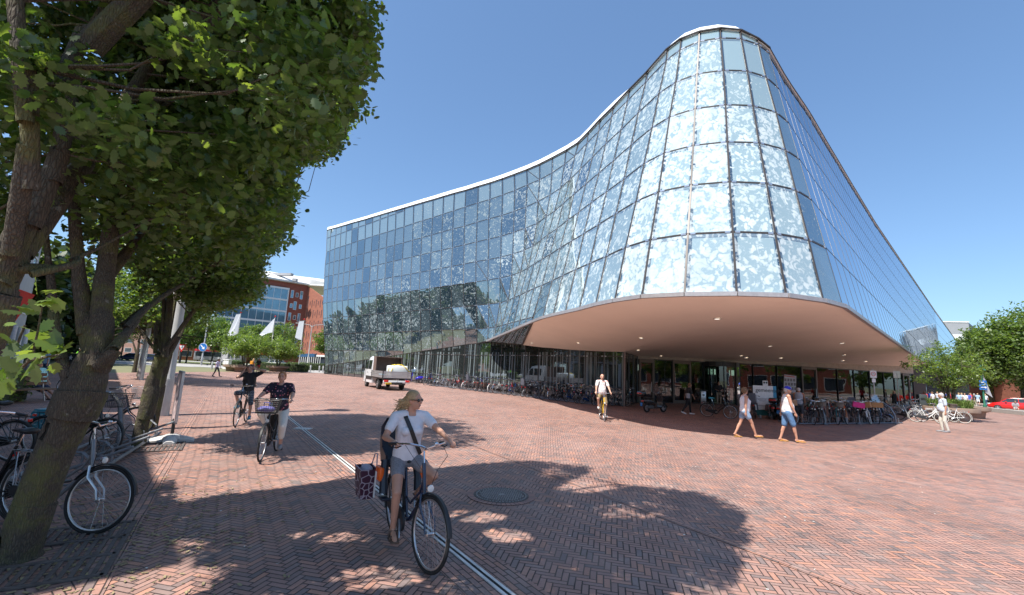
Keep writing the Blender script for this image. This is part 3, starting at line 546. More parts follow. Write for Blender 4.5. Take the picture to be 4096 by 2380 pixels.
# match rim and wall edge by angle seen from a point inside
def rsx(P, ts):
    L = [0]
    for a, b in zip(P[:-1], P[1:]): L.append(L[-1]+(b-a).length)
    return [V([float(np.interp(L[-1]*t, L, [p[k] for p in P])) for k in range(3)]) for t in ts]
ts = [i/60 for i in range(61)]; RA = rsx(rimP, ts); 
wt = lambda t: np.interp(t, [0, .12, .25, .36, .50, 1], [0, .10, .20, .32, .45, 1]); IB = rsx(inn, [wt(t) for t in ts])
sf = MB(); rows_ = 8
for a, b in zip(RA, IB):
    for r_ in range(rows_+1):
        f = r_/rows_; p = a.lerp(b, f); p.z = a.z+(b.z-a.z)*(f**1.35); sf.v.append(tuple(p+V((0, 0, -0.02))))
for i in range(60):
    for r_ in range(rows_):
        k = i*(rows_+1)+r_; sf.f.append([k, k+1, k+rows_+2, k+rows_+1]); sf.m.append(0)
SOF = hb(sf, 'soffit', M_SOF, smooth='all')
bvh = BVHTree.FromPolygons([V(v) for v in sf.v], sf.f)
re_ = MB()
rr = [V(T['rim'][i]) for i in range(20)]+rimP[13:]
for a, b in zip(rr[:-1], rr[1:]):
    t = (b-a).normalized(); o_ = V((t.y, -t.x, 0)); re_.beam(a+o_*0.05+V((0, 0, -.03)), b+o_*0.05+V((0, 0, -.03)), 0.14, 0.14, up=(0, 0, 1))
hb(re_, 'soffit_edge', M_EDGE)
# glass wedge under the left end of the rim
wg = MB(); uv = []; K0 = V(T['rim'][7]); Pw = INN[1]; Fw = V((T['low'][19]))
rl = [V(T['rim'][i]) for i in range(8)]; base = [Fw.lerp(Pw, i/7) for i in range(8)]
for i in range(7):
    wg.add([base[i], base[i+1], rl[i+1], rl[i]], [(0, 1, 2), (0, 2, 3)]); uv += [(i, 2), (i+.99, 2), (i+.99, 2.99), (i, 2), (i+.99, 2.99), (i, 2.99)]
wg.uv = uv; M_WED = facade_mat('wedge glass', blue=(0.10, 0.19, 0.14)); NOFIX = True; hb(wg, 'underside_glass', M_WED); NOFIX = False
wf = MB()
for i in range(8): wf.beam(base[i], rl[i], 0.05, 0.06)
wf.beam(Pw, K0, 0.12, 0.12); hb(wf, 'underside_frame', M_MUL)
M_LAMP = mat('lit lamp glass', (1, 0.93, 0.8), 0.4, emit=1.3); M_WHT = mat('white enamel', (0.75, 0.74, 0.72), 0.4)
for x, y, r_ in [(1076, 244, .16), (651, 353, .14), (1371, 398, .15), (1775, 381, .17), (1785, 448, .17), (631, 421, .14), (300, 381, .13), (40, 381, .13), (1208, 452, .16), (760, 453, .14), (1237, 463, .2), (1430, 465, .2), (1778, 480, .2), (1905, 484, .22)]:
    d_ = ray(2100+x/1.4, 1100+y/1.4); hit = bvh.ray_cast(V((0, 0, HC)), d_)
    if hit[0] is None: continue
    p = hit[0]; r_ *= .72; o = thing('ceiling_light', tuple(p), 0, None, None)
    ring = MB(); ring.lathe((0, 0, 0), [(r_*1.35, 0.0), (r_*1.35, -.02), (r_, -.025), (r_, 0)], 18, cap=False); f_ = ring.build('ring', M_EDGE, o)
    dd = MB(); dd.lathe((0, 0, -.008), [(r_, 0), (r_*.9, -.012), (0.01, -.014)], 18); dd.build('lamp_glass', M_LAMP, o)
    NL = globals().get('NL', 0)+1; tag(o, ['biggest lit downlight alone near the front of the soffit', 'lit downlight left of centre in the soffit', 'bright downlight right of centre, above the blue cap man', 'slanting downlight near the right side of the soffit, front one', 'downlight just behind the front right one', 'downlight above the first glass door', 'downlight above the corner of the glass wall bicycles', 'leftmost downlight near the glass wedge', 'small downlight before the revolving door', 'small downlight above the second glass door', 'small downlight right beside the revolving door', 'small downlight above the middle windows', 'third downlight of the right-hand line', 'farthest right downlight of the soffit'][NL-1], 'ceiling light', 'downlights in the soffit')
# ---- entrance front
M_ST = mat('fascia stone', (0.40, 0.35, 0.29), 0.75, var=0.15, scale=3, bump=0.1); M_FR = mat('door frame metal', (0.17, 0.145, 0.125), 0.5, 0.3); M_BLK = mat('black frame', (0.02, 0.02, 0.022), 0.4)
def clear_glass(name, tint=(0.50, 0.57, 0.54), refl=0.05):
    q = NT(name); tr = q.n('BsdfTransparent'); tr.inputs[0].default_value = (*tint, 1); g = q.n('BsdfGlossy'); g.inputs[0].default_value = (0.9, 0.96, 1, 1); g.inputs[1].default_value = 0.01
    wb = q.n('Bump'); wb.inputs['Strength'].default_value = 0.05; wb.inputs['Distance'].default_value = 0.1; q.put(wb.inputs['Height'], q.noise(q.pos(), 0.6, 1)); q.link(wb.outputs[0], g.inputs['Normal'])
    fr = q.n('Fresnel'); fr.inputs[0].default_value = 1.6; f = q.math('ADD', fr.outputs[0], refl, clamp=True)
    mx = q.n('MixShader'); q.link(f, mx.inputs[0]); q.link(tr.outputs[0], mx.inputs[1]); q.link(g.outputs[0], mx.inputs[2]); q.link(mx.outputs[0], q.out.inputs[0]); return q.mat
M_CG = clear_glass('entrance glass')
EA, EB = V((9.30, 32.84, 0)), V((45.0, 49.9, 0)); ED = (EB-EA).normalized(); EN = V((ED.y, -ED.x, 0))
def on_wall(px):       # point of the entrance front on the column of the photograph
    d = ray(2100+px/1.4, 1560); a = EA; t = (a.x*ED.y-a.y*ED.x)/(d.x*ED.y-d.y*ED.x); return V((d.x*t, d.y*t, 0))
def sdist(p): return (p-EA).dot(ED)
def ceil_z(s): return float(np.interp(s, [0, (V((15.5, 35.8, 0))-EA).length, 10.4, 21.5, 29.2, 38.6], [3.33, 3.49, 3.53, 3.88, 4.06, 4.31]))
def gl_z(s): return float(np.interp(s, [0, 1.6, 3.4, 6.8, 10.3, 12.6, 21.3, 37, 38.7], [3.12, 3.15, 3.2, 3.25, 3.31, 3.36, 3.48, 3.52, 3.53]))
fs = MB(); S_END = sdist(V((44.15, 49.5, 0))); nS = 22
for i in range(nS):
    s0, s1 = S_END*i/nS, S_END*(i+1)/nS-0.012; P = []
    for s_, z in ((s0, gl_z(s0)), (s1, gl_z(s1)), (s1, ceil_z(s1)+.1), (s0, ceil_z(s0)+.1)): q_ = EA+ED*s_+EN*0.04; P.append((q_.x, q_.y, z))
    fs.prism(P, tuple(-EN*0.3))
hb(fs, 'fascia', M_ST)
def wpt(s_, z, off=0.0): q_ = EA+ED*s_+EN*off; return V((q_.x, q_.y, z))
def pane(s0, s1, z0=0.08, z1=None, off=0.0, m=None, name='window_pane'):
    b = MB(); z1 = z1 or (gl_z((s0+s1)/2)-.02); a, b2, c_, d = wpt(s0, z0, off), wpt(s1, z0, off), wpt(s1, z1, off), wpt(s0, z1, off); b.prism([a, b2, c_, d], tuple(-EN*0.02)); return hb(b, name, m or M_CG)
# side return between corner post and entrance front
sr = MB(); a, b = V((7.14, 28.16, 0)), V((9.3, 32.84, 0)); sr.prism([a+V((0, 0, .05)), b+V((0, 0, .05)), b+V((0, 0, 3.3)), a+V((0, 0, 3.3))], (-0.02, 0.01, 0)); hb(sr, 'side_glass', M_CG)
sf2 = MB()
for t in (0, .33, .66, 1): p = a.lerp(b, t); sf2.box((p.x, p.y, 1.65), (.07, .07, 3.3))
sf2.beam(a+V((0, 0, .04)), b+V((0, 0, .04)), .08, .08); hb(sf2, 'side_frame', M_BLK)
segs = [(635, 720, 'door'), (722, 825, 'w'), (825, 927, 'door'), (927, 1003, 'w'), (1003, 1178, 'rot'), (1178, 1278, 'w'), (1278, 1412, 'w'), (1412, 1550, 'w'), (1550, 1635, 'door'), (1635, 1750, 'w'), (1750, 1843, 'w'), (1843, 1930, 'w'), (1930, 2010, 'w'), (2010, 2070, 'w'), (2070, 2118, 'w'), (2118, 2155, 'door'), (2155, 2176, 'w')]
for x0, x1, kd in segs:
    s0, s1 = sdist(on_wall(x0)), sdist(on_wall(x1)); s0 = max(0, s0); zt = gl_z((s0+s1)/2)
    if kd == 'w':
        pane(s0, s1); f_ = MB()
        for s_ in (s0, s1): f_.beam(wpt(s_, 0, .02), wpt(s_, zt, .02), .07, .10, up=EN)
        f_.beam(wpt(s0, .04, .02), wpt(s1, .04, .02), .08, .08); f_.beam(wpt(s0, zt-.04, .02), wpt(s1, zt-.04, .02), .08, .08); hb(f_, 'window_frame', M_BLK)
    elif kd == 'door':
        f_ = MB(); fw = .16
        for s_ in (s0+fw/2, s1-fw/2): f_.beam(wpt(s_, 0, .03), wpt(s_, zt, .03), fw, .12, up=EN)
        f_.beam(wpt(s0+fw, zt-.13, .03), wpt(s1-fw, zt-.13, .03), .12, .26); f_.beam(wpt(s0+fw, .12, .03), wpt(s1-fw, .12, .03), .12, .22)
        dr = hb(f_, 'door', M_FR); b = MB(); a_, b2, c_, d = wpt(s0+fw, .2, 0), wpt(s1-fw, .2, 0), wpt(s1-fw, zt-.25, 0), wpt(s0+fw, zt-.25, 0); b.prism([a_, b2, c_, d], tuple(-EN*0.02)); b.build('door_pane', M_CG, dr)
        h_ = MB(); h_.tube([wpt(s1-fw-.12, .8, .1), wpt(s1-fw-.12, 1.5, .1)], .02); h_.build('handle', M_STEEL, dr)
    else:
        sc = (s0+s1)/2; r_ = (s1-s0)/2-.1; ctr = wpt(sc, 0, -.3); f_ = MB()
        f_.lathe(ctr, [(r_, zt-.35), (r_, zt), (0.01, zt)], 28); 
        for k in range(10):
            a_ = k/10*2*math.pi+.2; p = ctr+V((math.cos(a_), math.sin(a_), 0))*r_; f_.box((p.x, p.y, zt/2), (.07, .07, zt), rz=a_)
        rv = hb(f_, 'revolving_door', M_BLK); w_ = MB()
        for k in range(3):
            a_ = k/3*2*math.pi+.5; p = ctr+V((math.cos(a_), math.sin(a_), 0))*(r_-.1); w_.prism([ctr+V((0, 0, .1)), V((p.x, p.y, .1)), V((p.x, p.y, zt-.4)), ctr+V((0, 0, zt-.4))], (.02, .02, 0))
        for k in range(20):
            a_, b_ = k/20*2*math.pi, (k+1)/20*2*math.pi
            if k % 10 in (2, 3): continue
            p, q_ = ctr+V((math.cos(a_), math.sin(a_), 0))*r_, ctr+V((math.cos(b_), math.sin(b_), 0))*r_; w_.add([(p.x, p.y, .05), (q_.x, q_.y, .05), (q_.x, q_.y, zt-.35), (p.x, p.y, zt-.35)], [(0, 1, 2, 3)])
        w_.build('revolving_glass', M_CG, rv)
# room behind the entrance
M_INF = mat('dark lobby floor', (0.05, 0.047, 0.045), 0.3); M_INW = mat('dark lobby wall', (0.045, 0.043, 0.042), 0.7); M_LITW = mat('glowing rear windows', (0.62, 0.78, 0.66), 0.5, emit=0.9)  # rear window panes glow by emission in place of daylight
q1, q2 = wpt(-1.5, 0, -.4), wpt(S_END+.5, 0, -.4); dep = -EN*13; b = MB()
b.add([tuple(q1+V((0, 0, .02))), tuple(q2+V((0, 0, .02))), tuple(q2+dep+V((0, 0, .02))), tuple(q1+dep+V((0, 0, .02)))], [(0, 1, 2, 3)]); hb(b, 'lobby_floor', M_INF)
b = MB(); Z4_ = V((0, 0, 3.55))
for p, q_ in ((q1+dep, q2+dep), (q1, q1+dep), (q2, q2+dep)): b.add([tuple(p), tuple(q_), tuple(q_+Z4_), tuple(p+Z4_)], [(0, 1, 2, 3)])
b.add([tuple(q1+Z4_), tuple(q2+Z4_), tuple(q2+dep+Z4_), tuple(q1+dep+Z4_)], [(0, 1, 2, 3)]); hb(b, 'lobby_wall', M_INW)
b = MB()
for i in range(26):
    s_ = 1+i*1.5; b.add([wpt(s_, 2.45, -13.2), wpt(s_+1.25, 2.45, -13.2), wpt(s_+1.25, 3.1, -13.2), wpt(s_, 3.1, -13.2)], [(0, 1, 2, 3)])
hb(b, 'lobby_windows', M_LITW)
b = MB()
for i in range(9): p = wpt(3+i*4.2, 0, -4-2*(i % 2)); b.lathe(p, [(.28, 0), (.28, 3.5)], 14)
for i in range(8): p = wpt(4+i*4.4, 0, -7+((i*37) % 5)*.5); b.rbox(p+V((0, 0, .55)), (1.6, .7, 1.1), .05, rz=.4+.3*i)
hb(b, 'lobby_furniture', mat('lobby timber', (0.16, 0.11, 0.08), 0.5))
# ground floor of the right facade beyond the soffit tip
rg = MB(); uv = []; rm = MB(); prev = None; i = 0; a = TIPA-0.6
while a < A_END+16:
    p = fromaq(a, q0+.1, 0)
    if prev is not None:
        rg.add([prev, p, p+V((0, 0, 4.72)), prev+V((0, 0, 4.72))], [(0, 1, 2, 3)]); uv += [(i, 0), (i+.99, 0), (i+.99, 1), (i, 1)]; i += 1; rm.beam(p, p+V((0, 0, 4.7)), .06, .08, up=(s2, -s2, 0))
    prev = p; a += 1.65
rg.uv = uv; NOFIX = True; og = hb(rg, 'right_ground_floor_glass', facade_mat('plain glass')); NOFIX = False; hb(rm, 'right_ground_floor_frame', M_MUL)
b = MB(); p0 = V((44.15, 49.5, 0)); p1 = fromaq(TIPA-.6, q0+.1, 0); b.add([tuple(p0), tuple(p1), (p1.x, p1.y, 4.7), (p0.x, p0.y, 4.4)], [(0, 1, 2, 3)]); hb(b, 'tip_return', M_MUL)
# ================================================================ TREES
def bark_mat(name, a=(0.065, 0.052, 0.038), b=(0.15, 0.125, 0.09), moss=0.5):
    q = NT(name); p = q.mapv(q.pos(), scale=(1, 1, .22)); v = q.voro(p, 60, 'DISTANCE_TO_EDGE').outputs['Distance']; n = q.noise(q.pos(), 14, 5, .7)
    c = q.mix(n, a, b); c = q.mix(q.ramp(v, [(0.0, .6), (.16, 0)]), c, tuple(x*.35 for x in a))
    c = q.mix(q.math('MULTIPLY', q.ramp(q.noise(q.pos(), 2.6, 5, .7), [(.48, 0), (.62, 1)]), moss), c, (0.16, 0.17, 0.04))
    c = q.mix(q.ramp(q.noise(q.pos(), 7, 4, .7), [(.64, 0), (.7, .5)]), c, (0.36, 0.35, 0.30))
    q.set(Base_Color=c, Roughness=0.95); q.bump(q.math('ADD', q.ramp(v, [(0, 0), (.3, .6)]), n), .9, .015); return q.mat
M_BARK = bark_mat('mossy oak bark'); M_BARK2 = bark_mat('plain bark', moss=.15)
def leaf_mat(name, col, back, tr=0.42):
    q = NT(name); at = q.n('Attribute'); at.attribute_name = 'lf'; f = at.outputs['Fac']
    c = q.mix(f, tuple(x*.45 for x in col), tuple(x*1.6 for x in col)); g = q.n('NewGeometry').outputs['Backfacing']; c = q.mix(g, c, tuple(x*1.25 for x in back))
    d = q.b; q.set(Base_Color=c, Roughness=.42); q.b.inputs['Specular IOR Level'].default_value = .6
    t = q.n('BsdfTranslucent'); q.link(q.mix(f, (0.16, 0.32, 0.025), (0.42, 0.56, 0.06)), t.inputs[0])
    mx = q.n('MixShader'); mx.inputs[0].default_value = tr; q.link(q.b.outputs[0], mx.inputs[1]); q.link(t.outputs[0], mx.inputs[2]); q.link(mx.outputs[0], q.out.inputs[0]); return q.mat
M_LF = leaf_mat('oak leaf', (0.034, 0.078, 0.018), (0.065, 0.105, 0.04), .36); M_LF2 = leaf_mat('bright leaf', (0.085, 0.135, 0.03), (0.12, 0.16, 0.06), .35); M_LF5 = leaf_mat('dark leaf', (0.022, 0.042, 0.012), (0.035, 0.055, 0.02), .12); M_LF4 = leaf_mat('pale feathery leaf', (0.12, 0.175, 0.035), (0.15, 0.19, 0.07), .40); M_LF3 = leaf_mat('hedge leaf', (0.05, 0.10, 0.025), (0.08, 0.12, 0.05), .25)
OAK = [(0, 0), (.10, .10), (.20, .13), (.17, .22), (.31, .32), (.22, .42), (.34, .56), (.20, .64), (.24, .80), (.10, .84), (0, 1)]
OAK = OAK + [(-x, y) for x, y in OAK[-2:0:-1]]
LEAF6 = [(0, 0), (.22, .25), (.28, .55), (0, 1), (-.28, .55), (-.22, .25)]
LEAF4 = [(0, 0), (.3, .5), (0, 1), (-.3, .5)]
def leaf_mesh(name, pts, size, shape, m, rng, up=0.6):
    N = len(pts); k = len(shape); t = np.array([(x, y, -0.25*x*x*4+0.06*math.sin(y*3)) for x, y in shape], 'f'); t[:, 1] -= .1
    nrm = rng.normal(size=(N, 3))+np.array([0, 0, up*2.2]); nrm /= np.linalg.norm(nrm, axis=1)[:, None]
    d = rng.normal(size=(N, 3)); d -= nrm*(d*nrm).sum(1)[:, None]; d /= np.linalg.norm(d, axis=1)[:, None]; s_ = np.cross(d, nrm)
    sz = size*rng.uniform(.65, 1.25, N); Vv = pts[:, None, :]+sz[:, None, None]*(t[None, :, 0:1]*s_[:, None, :]+t[None, :, 1:2]*d[:, None, :]+t[None, :, 2:3]*nrm[:, None, :])
    me = bpy.data.meshes.new(name); me.vertices.add(N*k); me.vertices.foreach_set('co', Vv.astype('f').ravel())
    me.loops.add(N*k); me.loops.foreach_set('vertex_index', np.arange(N*k, dtype='i')); me.polygons.add(N)
    me.polygons.foreach_set('loop_start', np.arange(0, N*k, k, dtype='i')); me.polygons.foreach_set('loop_total', np.full(N, k, 'i'))
    at = me.attributes.new('lf', 'FLOAT', 'FACE'); at.data.foreach_set('value', rng.uniform(0, 1, N).astype('f'))
    me.materials.append(m); me.update(calc_edges=True); return me
def inpoly(x, y, poly):
    r = np.zeros(len(x), bool); n = len(poly); j = n-1
    for i in range(n):
        xi, yi = poly[i]; xj, yj = poly[j]; c = ((yi > y) != (yj > y)) & (x < (xj-xi)*(y-yi)/((yj-yi) or 1e-9)+xi); r ^= c; j = i
    return r
nFW, nRT, nUP = np.array(FW), np.array(RT), np.array(UP)
def nproj(P):
    v = P-np.array([0, 0, HC]); z = v@nFW; zz = np.where(np.abs(z) < 1e-3, 1e-3, z); return 2048+FPX*(v@nRT)/zz, 1190-FPX*(v@nUP)/zz, z
def crown(name, parent, ells, ncl, per, rad, size, shape, m, seed, keep=None, up=0.6, shell=0.5, flat=0.75, twig=True, bm_=None):
    rng = np.random.default_rng(seed); C_ = []
    vols = np.array([e[3]*e[4]*e[5] for e in ells]); vols = vols/vols.sum()
    tries = 0
    while len(C_) < ncl and tries < ncl*60:
        tries += 1; e = ells[rng.choice(len(ells), p=vols)]; d = rng.normal(size=3); d /= np.linalg.norm(d); r = rng.uniform(shell, 1)**.6
        p = np.array(e[:3])+d*r*np.array(e[3:6])
        if keep is None or keep(p[None, :], rng)[0]: C_.append(p)
    C_ = np.array(C_); pts = []
    for c in C_:
        n = int(per*rng.uniform(.5, 1.4)); d = rng.normal(size=(n, 3)); d /= np.linalg.norm(d, axis=1)[:, None]; r = rad*rng.uniform(.6, 1.35)*rng.uniform(0, 1, n)**.5
        pts.append(c+d*r[:, None]*np.array([1, 1, flat]))
    pts = np.concatenate(pts)
    if keep is not None: pts = pts[keep(pts, rng)]
    me = leaf_mesh(name, pts, size, shape, m, rng, up); o = bpy.data.objects.new(name, me); COL.objects.link(o); o.parent = parent
    if parent is not None: o.matrix_parent_inverse = parent.matrix_world.inverted() if False else Matrix.Translation(-V(parent.location))
    return o, C_
def okpt(p):
    x, y, z = nproj(np.array([tuple(p)])); x, y = x[0]+55, y[0]+40
    return y < 0 or inpoly(np.array([x]), np.array([y]), CROWN)[0]
def branches(b, trunk_tops, C_, rng, r0=.05, frac=.5, sides=5, near=False):
    for c in C_:
        if rng.random() > frac: continue
        c = V(c); s_ = min(trunk_tops, key=lambda t: (t-c).length*(1 if t.z < c.z+.3 else 2.5)); d = c-s_; L = d.length
        if L < .2: continue
        if near and not (okpt(s_.lerp(c, .5)) and okpt(c)): continue
        mid = s_.lerp(c, .5)+V((rng.normal(), rng.normal(), rng.normal()+.3))*L*.09; q1 = s_.lerp(mid, .5)+V((rng.normal(), rng.normal(), 0))*L*.03
        b.tube([s_, q1, mid, mid.lerp(c, .6)+V((0, 0, .05*L)), c], [r0*min(1.6, .5+L*.3), r0*.75*min(1.5, .5+L*.25), r0*.5, r0*.3, r0*.12], sides)
def tree(name, base, label, group=None):
    return thing(name, tuple(base), 0, label, 'tree', group)
def off(parent): return Matrix.Translation(-V(parent.location))
def put(o, parent): o.parent = parent; o.matrix_parent_inverse = off(parent); return o
CROWN = [(-3000, 1600), (-3000, -1), (1525, -1), (1500, 60), (1485, 180), (1495, 260), (1440, 330), (1440, 450), (1380, 520), (1365, 590), (1260, 660), (1180, 660), (1155, 700), (1190, 750), (1160, 830), (1155, 900), (1130, 975), (1060, 1010), (1050, 1100), (1045, 1190), (960, 1240), (900, 1245), (820, 1285), (740, 1310), (690, 1350), (600, 1380), (540, 1370), (520, 1310), (440, 1370), (400, 1340), (300, 1330), (180, 1340), (120, 1420), (-50, 1500)]
SHADOW = [(-500, 1960), (745, 2020), (900, 1975), (1080, 1960), (1300, 1930), (1500, 1905), (1700, 1880), (1960, 1850), (2140, 1845), (2200, 1850), (2370, 1868), (2340, 1900), (2270, 1925), (2210, 1960), (2330, 1975), (2480, 1955), (2560, 1945), (2700, 1962), (2850, 1975), (2900, 2010), (2985, 2060), (2960, 2110), (3010, 2160), (2960, 2220), (2950, 2280), (2930, 2330), (2900, 2420), (2800, 2900), (-500, 3500)]
SHw = [(G(x, y).x, G(x, y).y) for x, y in SHADOW]
def keep_near(P, rng, jit=30, shadow=True):
    x, y, z = nproj(P); j = rng.normal(size=len(P))*jit*np.minimum(1, 6/np.maximum(z, .5))
    fr = (z > .3) & (y > -60) & (y < 2500) & (x > -200) & (x < 4300); ok = (~fr) | inpoly(x+j, y+j*.7, CROWN)
    if shadow:
        k = P[:, 2]/SDIR.z; sx, sy = P[:, 0]-SDIR.x*k, P[:, 1]-SDIR.y*k; gx, gy, gz = nproj(np.stack([sx, sy, 0*sx], 1))
        vis = (gz > .3) & (gx > 700) & (gx < 4200) & (gy < 2430)
        jj = rng.normal(size=len(P))*.12; ins = inpoly(sx+jj, sy+jj, SHw)
        hole = (((sx+1.1)/.40)**2+((sy-4.5)/.25)**2 < 1) | (((sx+.35)/.42)**2+((sy-6.35)/.28)**2 < 1) | (((sx-.05)/.35)**2+((sy-5.7)/.25)**2 < 1) | (((sx+3.0)/.9)**2+((sy-3.9)/.3)**2 < 1)| (((sx+1.9)/.5)**2+((sy-5.4)/.18)**2 < 1)
        ok &= (~vis) | (ins & ~(hole & (rng.random(len(P)) < .93)))
    ok &= ~((np.abs(P[:, 0]) < 1.6) & (np.abs(P[:, 1]) < 1.3) & (P[:, 2] < 4.2))
    ok &= z > -6
    return ok
def at(x, y, Y): return AY(x, y, Y)
def limb(b, pts, n=10): 
    P = [at(x, y, Y) for x, y, Y, r in pts]; rr = [r for *_, r in pts]
    # smooth
    Q = []; RR = []
    for i in range(len(P)-1):
        p0, p1, p2, p3 = P[max(0, i-1)], P[i], P[i+1], P[min(len(P)-1, i+2)]
        for k in range(4):
            t = k/4; Q.append(.5*((2*p1)+(p2-p0)*t+(2*p0-5*p1+4*p2-p3)*t*t+(3*p1-3*p2+p0-p3)*t**3)); RR.append((rr[i]*(1-t)+rr[i+1]*t)*(1+.012*math.sin(i*7+k*5)))
    Q.append(P[-1]); RR.append(rr[-1]); b.tube(Q, RR, n); return Q
rng0 = np.random.default_rng(3)
# ---- nearest oak, its trunk at the left edge of the view
t1 = tree('oak_tree', (-3.95, 3.0, 0), 'large near oak at the left edge, its big leaves filling the upper left')
b = MB(); tops = []
base = V((-3.95, 3.0, -.05)); b0 = at(-160, 1500, 3.0)
Q = [base, V((-3.9, 3.0, .9)), at(-160, 1500, 3.0), at(-60, 1300, 3.0), at(10, 1170, 3.0)]; b.tube(Q, [.22, .17, .15, .13, .10], 14)
tops += limb(b, [(0, 1180, 3.0, .09), (70, 1030, 3.05, .068), (130, 935, 3.1, .06), (246, 795, 3.3, .056), (344, 623, 3.5, .052), (484, 442, 3.8, .06), (600, 250, 4.1, .045), (720, 60, 4.4, .035), (860, -200, 4.8, .02)])
tops += limb(b, [(0, 1150, 3.0, .09), (60, 950, 2.95, .065), (150, 800, 3.0, .06), (230, 640, 3.05, .056), (275, 440, 3.1, .053), (285, 246, 3.15, .05), (330, 123, 3.2, .045), (450, -20, 3.4, .035), (600, -300, 3.7, .03)])
tops += limb(b, [(-20, 1100, 3.0, .07), (80, 830, 2.8, .04), (105, 640, 2.7, .05), (115, 330, 2.6, .045), (60, 0, 2.5, .04), (40, -300, 2.5, .03)])
tops += limb(b, [(600, 250, 4.1, .035), (720, 190, 4.4, .035), (850, 80, 4.8, .03), (1000, -80, 5.2, .02)])
tops += limb(b, [(344, 623, 3.5, .04), (480, 560, 3.9, .03), (620, 420, 4.3, .022), (800, 330, 4.7, .015)])
tops += limb(b, [(60, 1060, 3.0, .05), (180, 1075, 3.1, .035), (290, 1060, 3.2, .025), (380, 1000, 3.4, .012)])
tops += [V((-1.5, 3.0, 6.3)), V((-.2, 3.4, 6.6)), V((-2.6, 4.5, 7.2)), V((-1.2, 5.2, 8.2))]
b.tube([V((-3.3, 3.1, 4.2)), V((-2.5, 3.1, 5.4)), V((-1.5, 3.0, 6.3)), V((-.2, 3.4, 6.6)), V((.5, 3.5, 7))], [.09, .07, .05, .035, .015], 8)
b.tube([V((-3.0, 3.6, 4.6)), V((-2.6, 4.5, 7.2)), V((-1.2, 5.2, 8.2))], [.08, .05, .02], 8)
o, C1 = crown('crown', t1, [(-2.6, 4.2, 5.0, 2.0, 1.9, 2.3), (-1.6, 4.0, 6.9, 2.9, 2.4, 1.5), (-2.2, 4.6, 8.2, 2.8, 2.8, 1.5), (-3.0, 3.2, 4.4, 1.2, 1.1, 1.4), (-.6, 3.2, 7.0, 2.0, 1.2, .8), (-2.6, 5.8, 6.2, 1.8, 1.6, 2.0), (-3.6, 2.4, 7.6, 2.4, 1.9, 1.4), (-5.2, 4.6, 5.0, 1.5, 1.5, 2.3), (-4.8, 3.6, 7.6, 2.2, 2.0, 1.4)], 1000, 110, .34, .092, OAK, M_LF, 11, keep_near)
branches(b, tops, C1, rng0, .016, .5, 5, True); trunk1 = put(b.build('trunk', M_BARK, None, True), t1)
# a low spray of big pale leaves in front of the trunk
sp = MB(); spp = []
for path in ([(-60, 1560, 2.6), (60, 1500, 2.5), (130, 1420, 2.4), (150, 1330, 2.35), (170, 1220, 2.3), (190, 1185, 2.3)], [(60, 1500, 2.5), (120, 1440, 2.35), (200, 1425, 2.3), (240, 1418, 2.3)], [(-60, 1480, 2.7), (60, 1400, 2.6), (100, 1300, 2.6)]):
    Q = [at(*p) for p in path]; sp.tube(Q, [.009-.0013*i for i in range(len(Q))], 5)
    for i in range(len(Q)-1):
        for t in np.linspace(0, 1, 5): spp.append(np.array(Q[i].lerp(Q[i+1], t))+rng0.normal(size=3)*.03)
rngs = np.random.default_rng(5); me = leaf_mesh('leaf_spray', np.array(spp), .12, OAK, M_LF2, rngs, .4); o = bpy.data.objects.new('leaf_spray', me); COL.objects.link(o); put(o, t1); put(sp.build('twig', M_BARK, None, True), t1)
# ---- second oak, leaning trunk in front of the near bicycles
g = G(62, 2235); t2 = tree('oak_tree', g, 'leaning mossy oak trunk standing in front of the bicycles at lower left')
b = MB(); yy = g.y
main = limb(b, [(46, 2275, yy, .235), (62, 2225, yy, .195), (84, 2160, yy, .172), (128, 2050, yy, .158), (200, 1850, yy+.02, .152), (268, 1690, yy+.04, .152), (300, 1633, yy+.05, .165), (326, 1578, yy+.05, .205), (345, 1520, yy+.06, .17), (362, 1470, yy+.07, .152), (392, 1420, yy+.08, .15)], 16)
tops = []
tops += limb(b, [(400, 1430, yy+.08, .10), (450, 1415, yy, .06), (492, 1350, yy+.1, .045), (533, 1297, yy+.3, .04), (594, 1223, yy+.6, .034), (656, 1182, yy+.9, .028), (820, 1080, yy+1.5, .02), (950, 1000, yy+2, .012)])
tops += limb(b, [(392, 1425, yy+.08, .13), (405, 1305, yy+.1, .105), (415, 1141, yy+.2, .09), (440, 950, yy+.3, .08), (480, 700, yy+.4, .06), (520, 400, yy+.5, .05), (560, 0, yy+.6, .035)])
tops += limb(b, [(375, 1440, yy+.08, .12), (360, 1305, yy+.1, .085), (322, 1141, yy+.1, .07), (300, 900, yy+.1, .055), (290, 500, yy+.2, .04)])
tops += limb(b, [(290, 1560, yy, .05), (262, 1480, yy-.05, .055), (230, 1366, yy-.05, .045), (212, 1264, yy-.05, .04), (205, 1141, yy, .035), (180, 900, yy, .025)])
tops += limb(b, [(415, 1141, yy+.2, .06), (520, 1000, yy+.6, .045), (640, 850, yy+1.0, .035), (800, 700, yy+1.6, .025), (1000, 600, yy+2.2, .015)])
o, C2 = crown('crown', t2, [(-4.3, 5.4, 4.9, 1.9, 1.7, 1.9), (-3.4, 6.6, 5.6, 2.2, 2.0, 2.1), (-3.3, 6.0, 8.0, 2.6, 2.4, 1.8), (-5.5, 5.0, 6.5, 2.0, 2.0, 2.0)], 640, 112, .36, .086, OAK, M_LF, 12, keep_near)
branches(b, tops, C2, rng0, .016, .5, 5, True); put(b.build('trunk', M_BARK, None, True), t2)
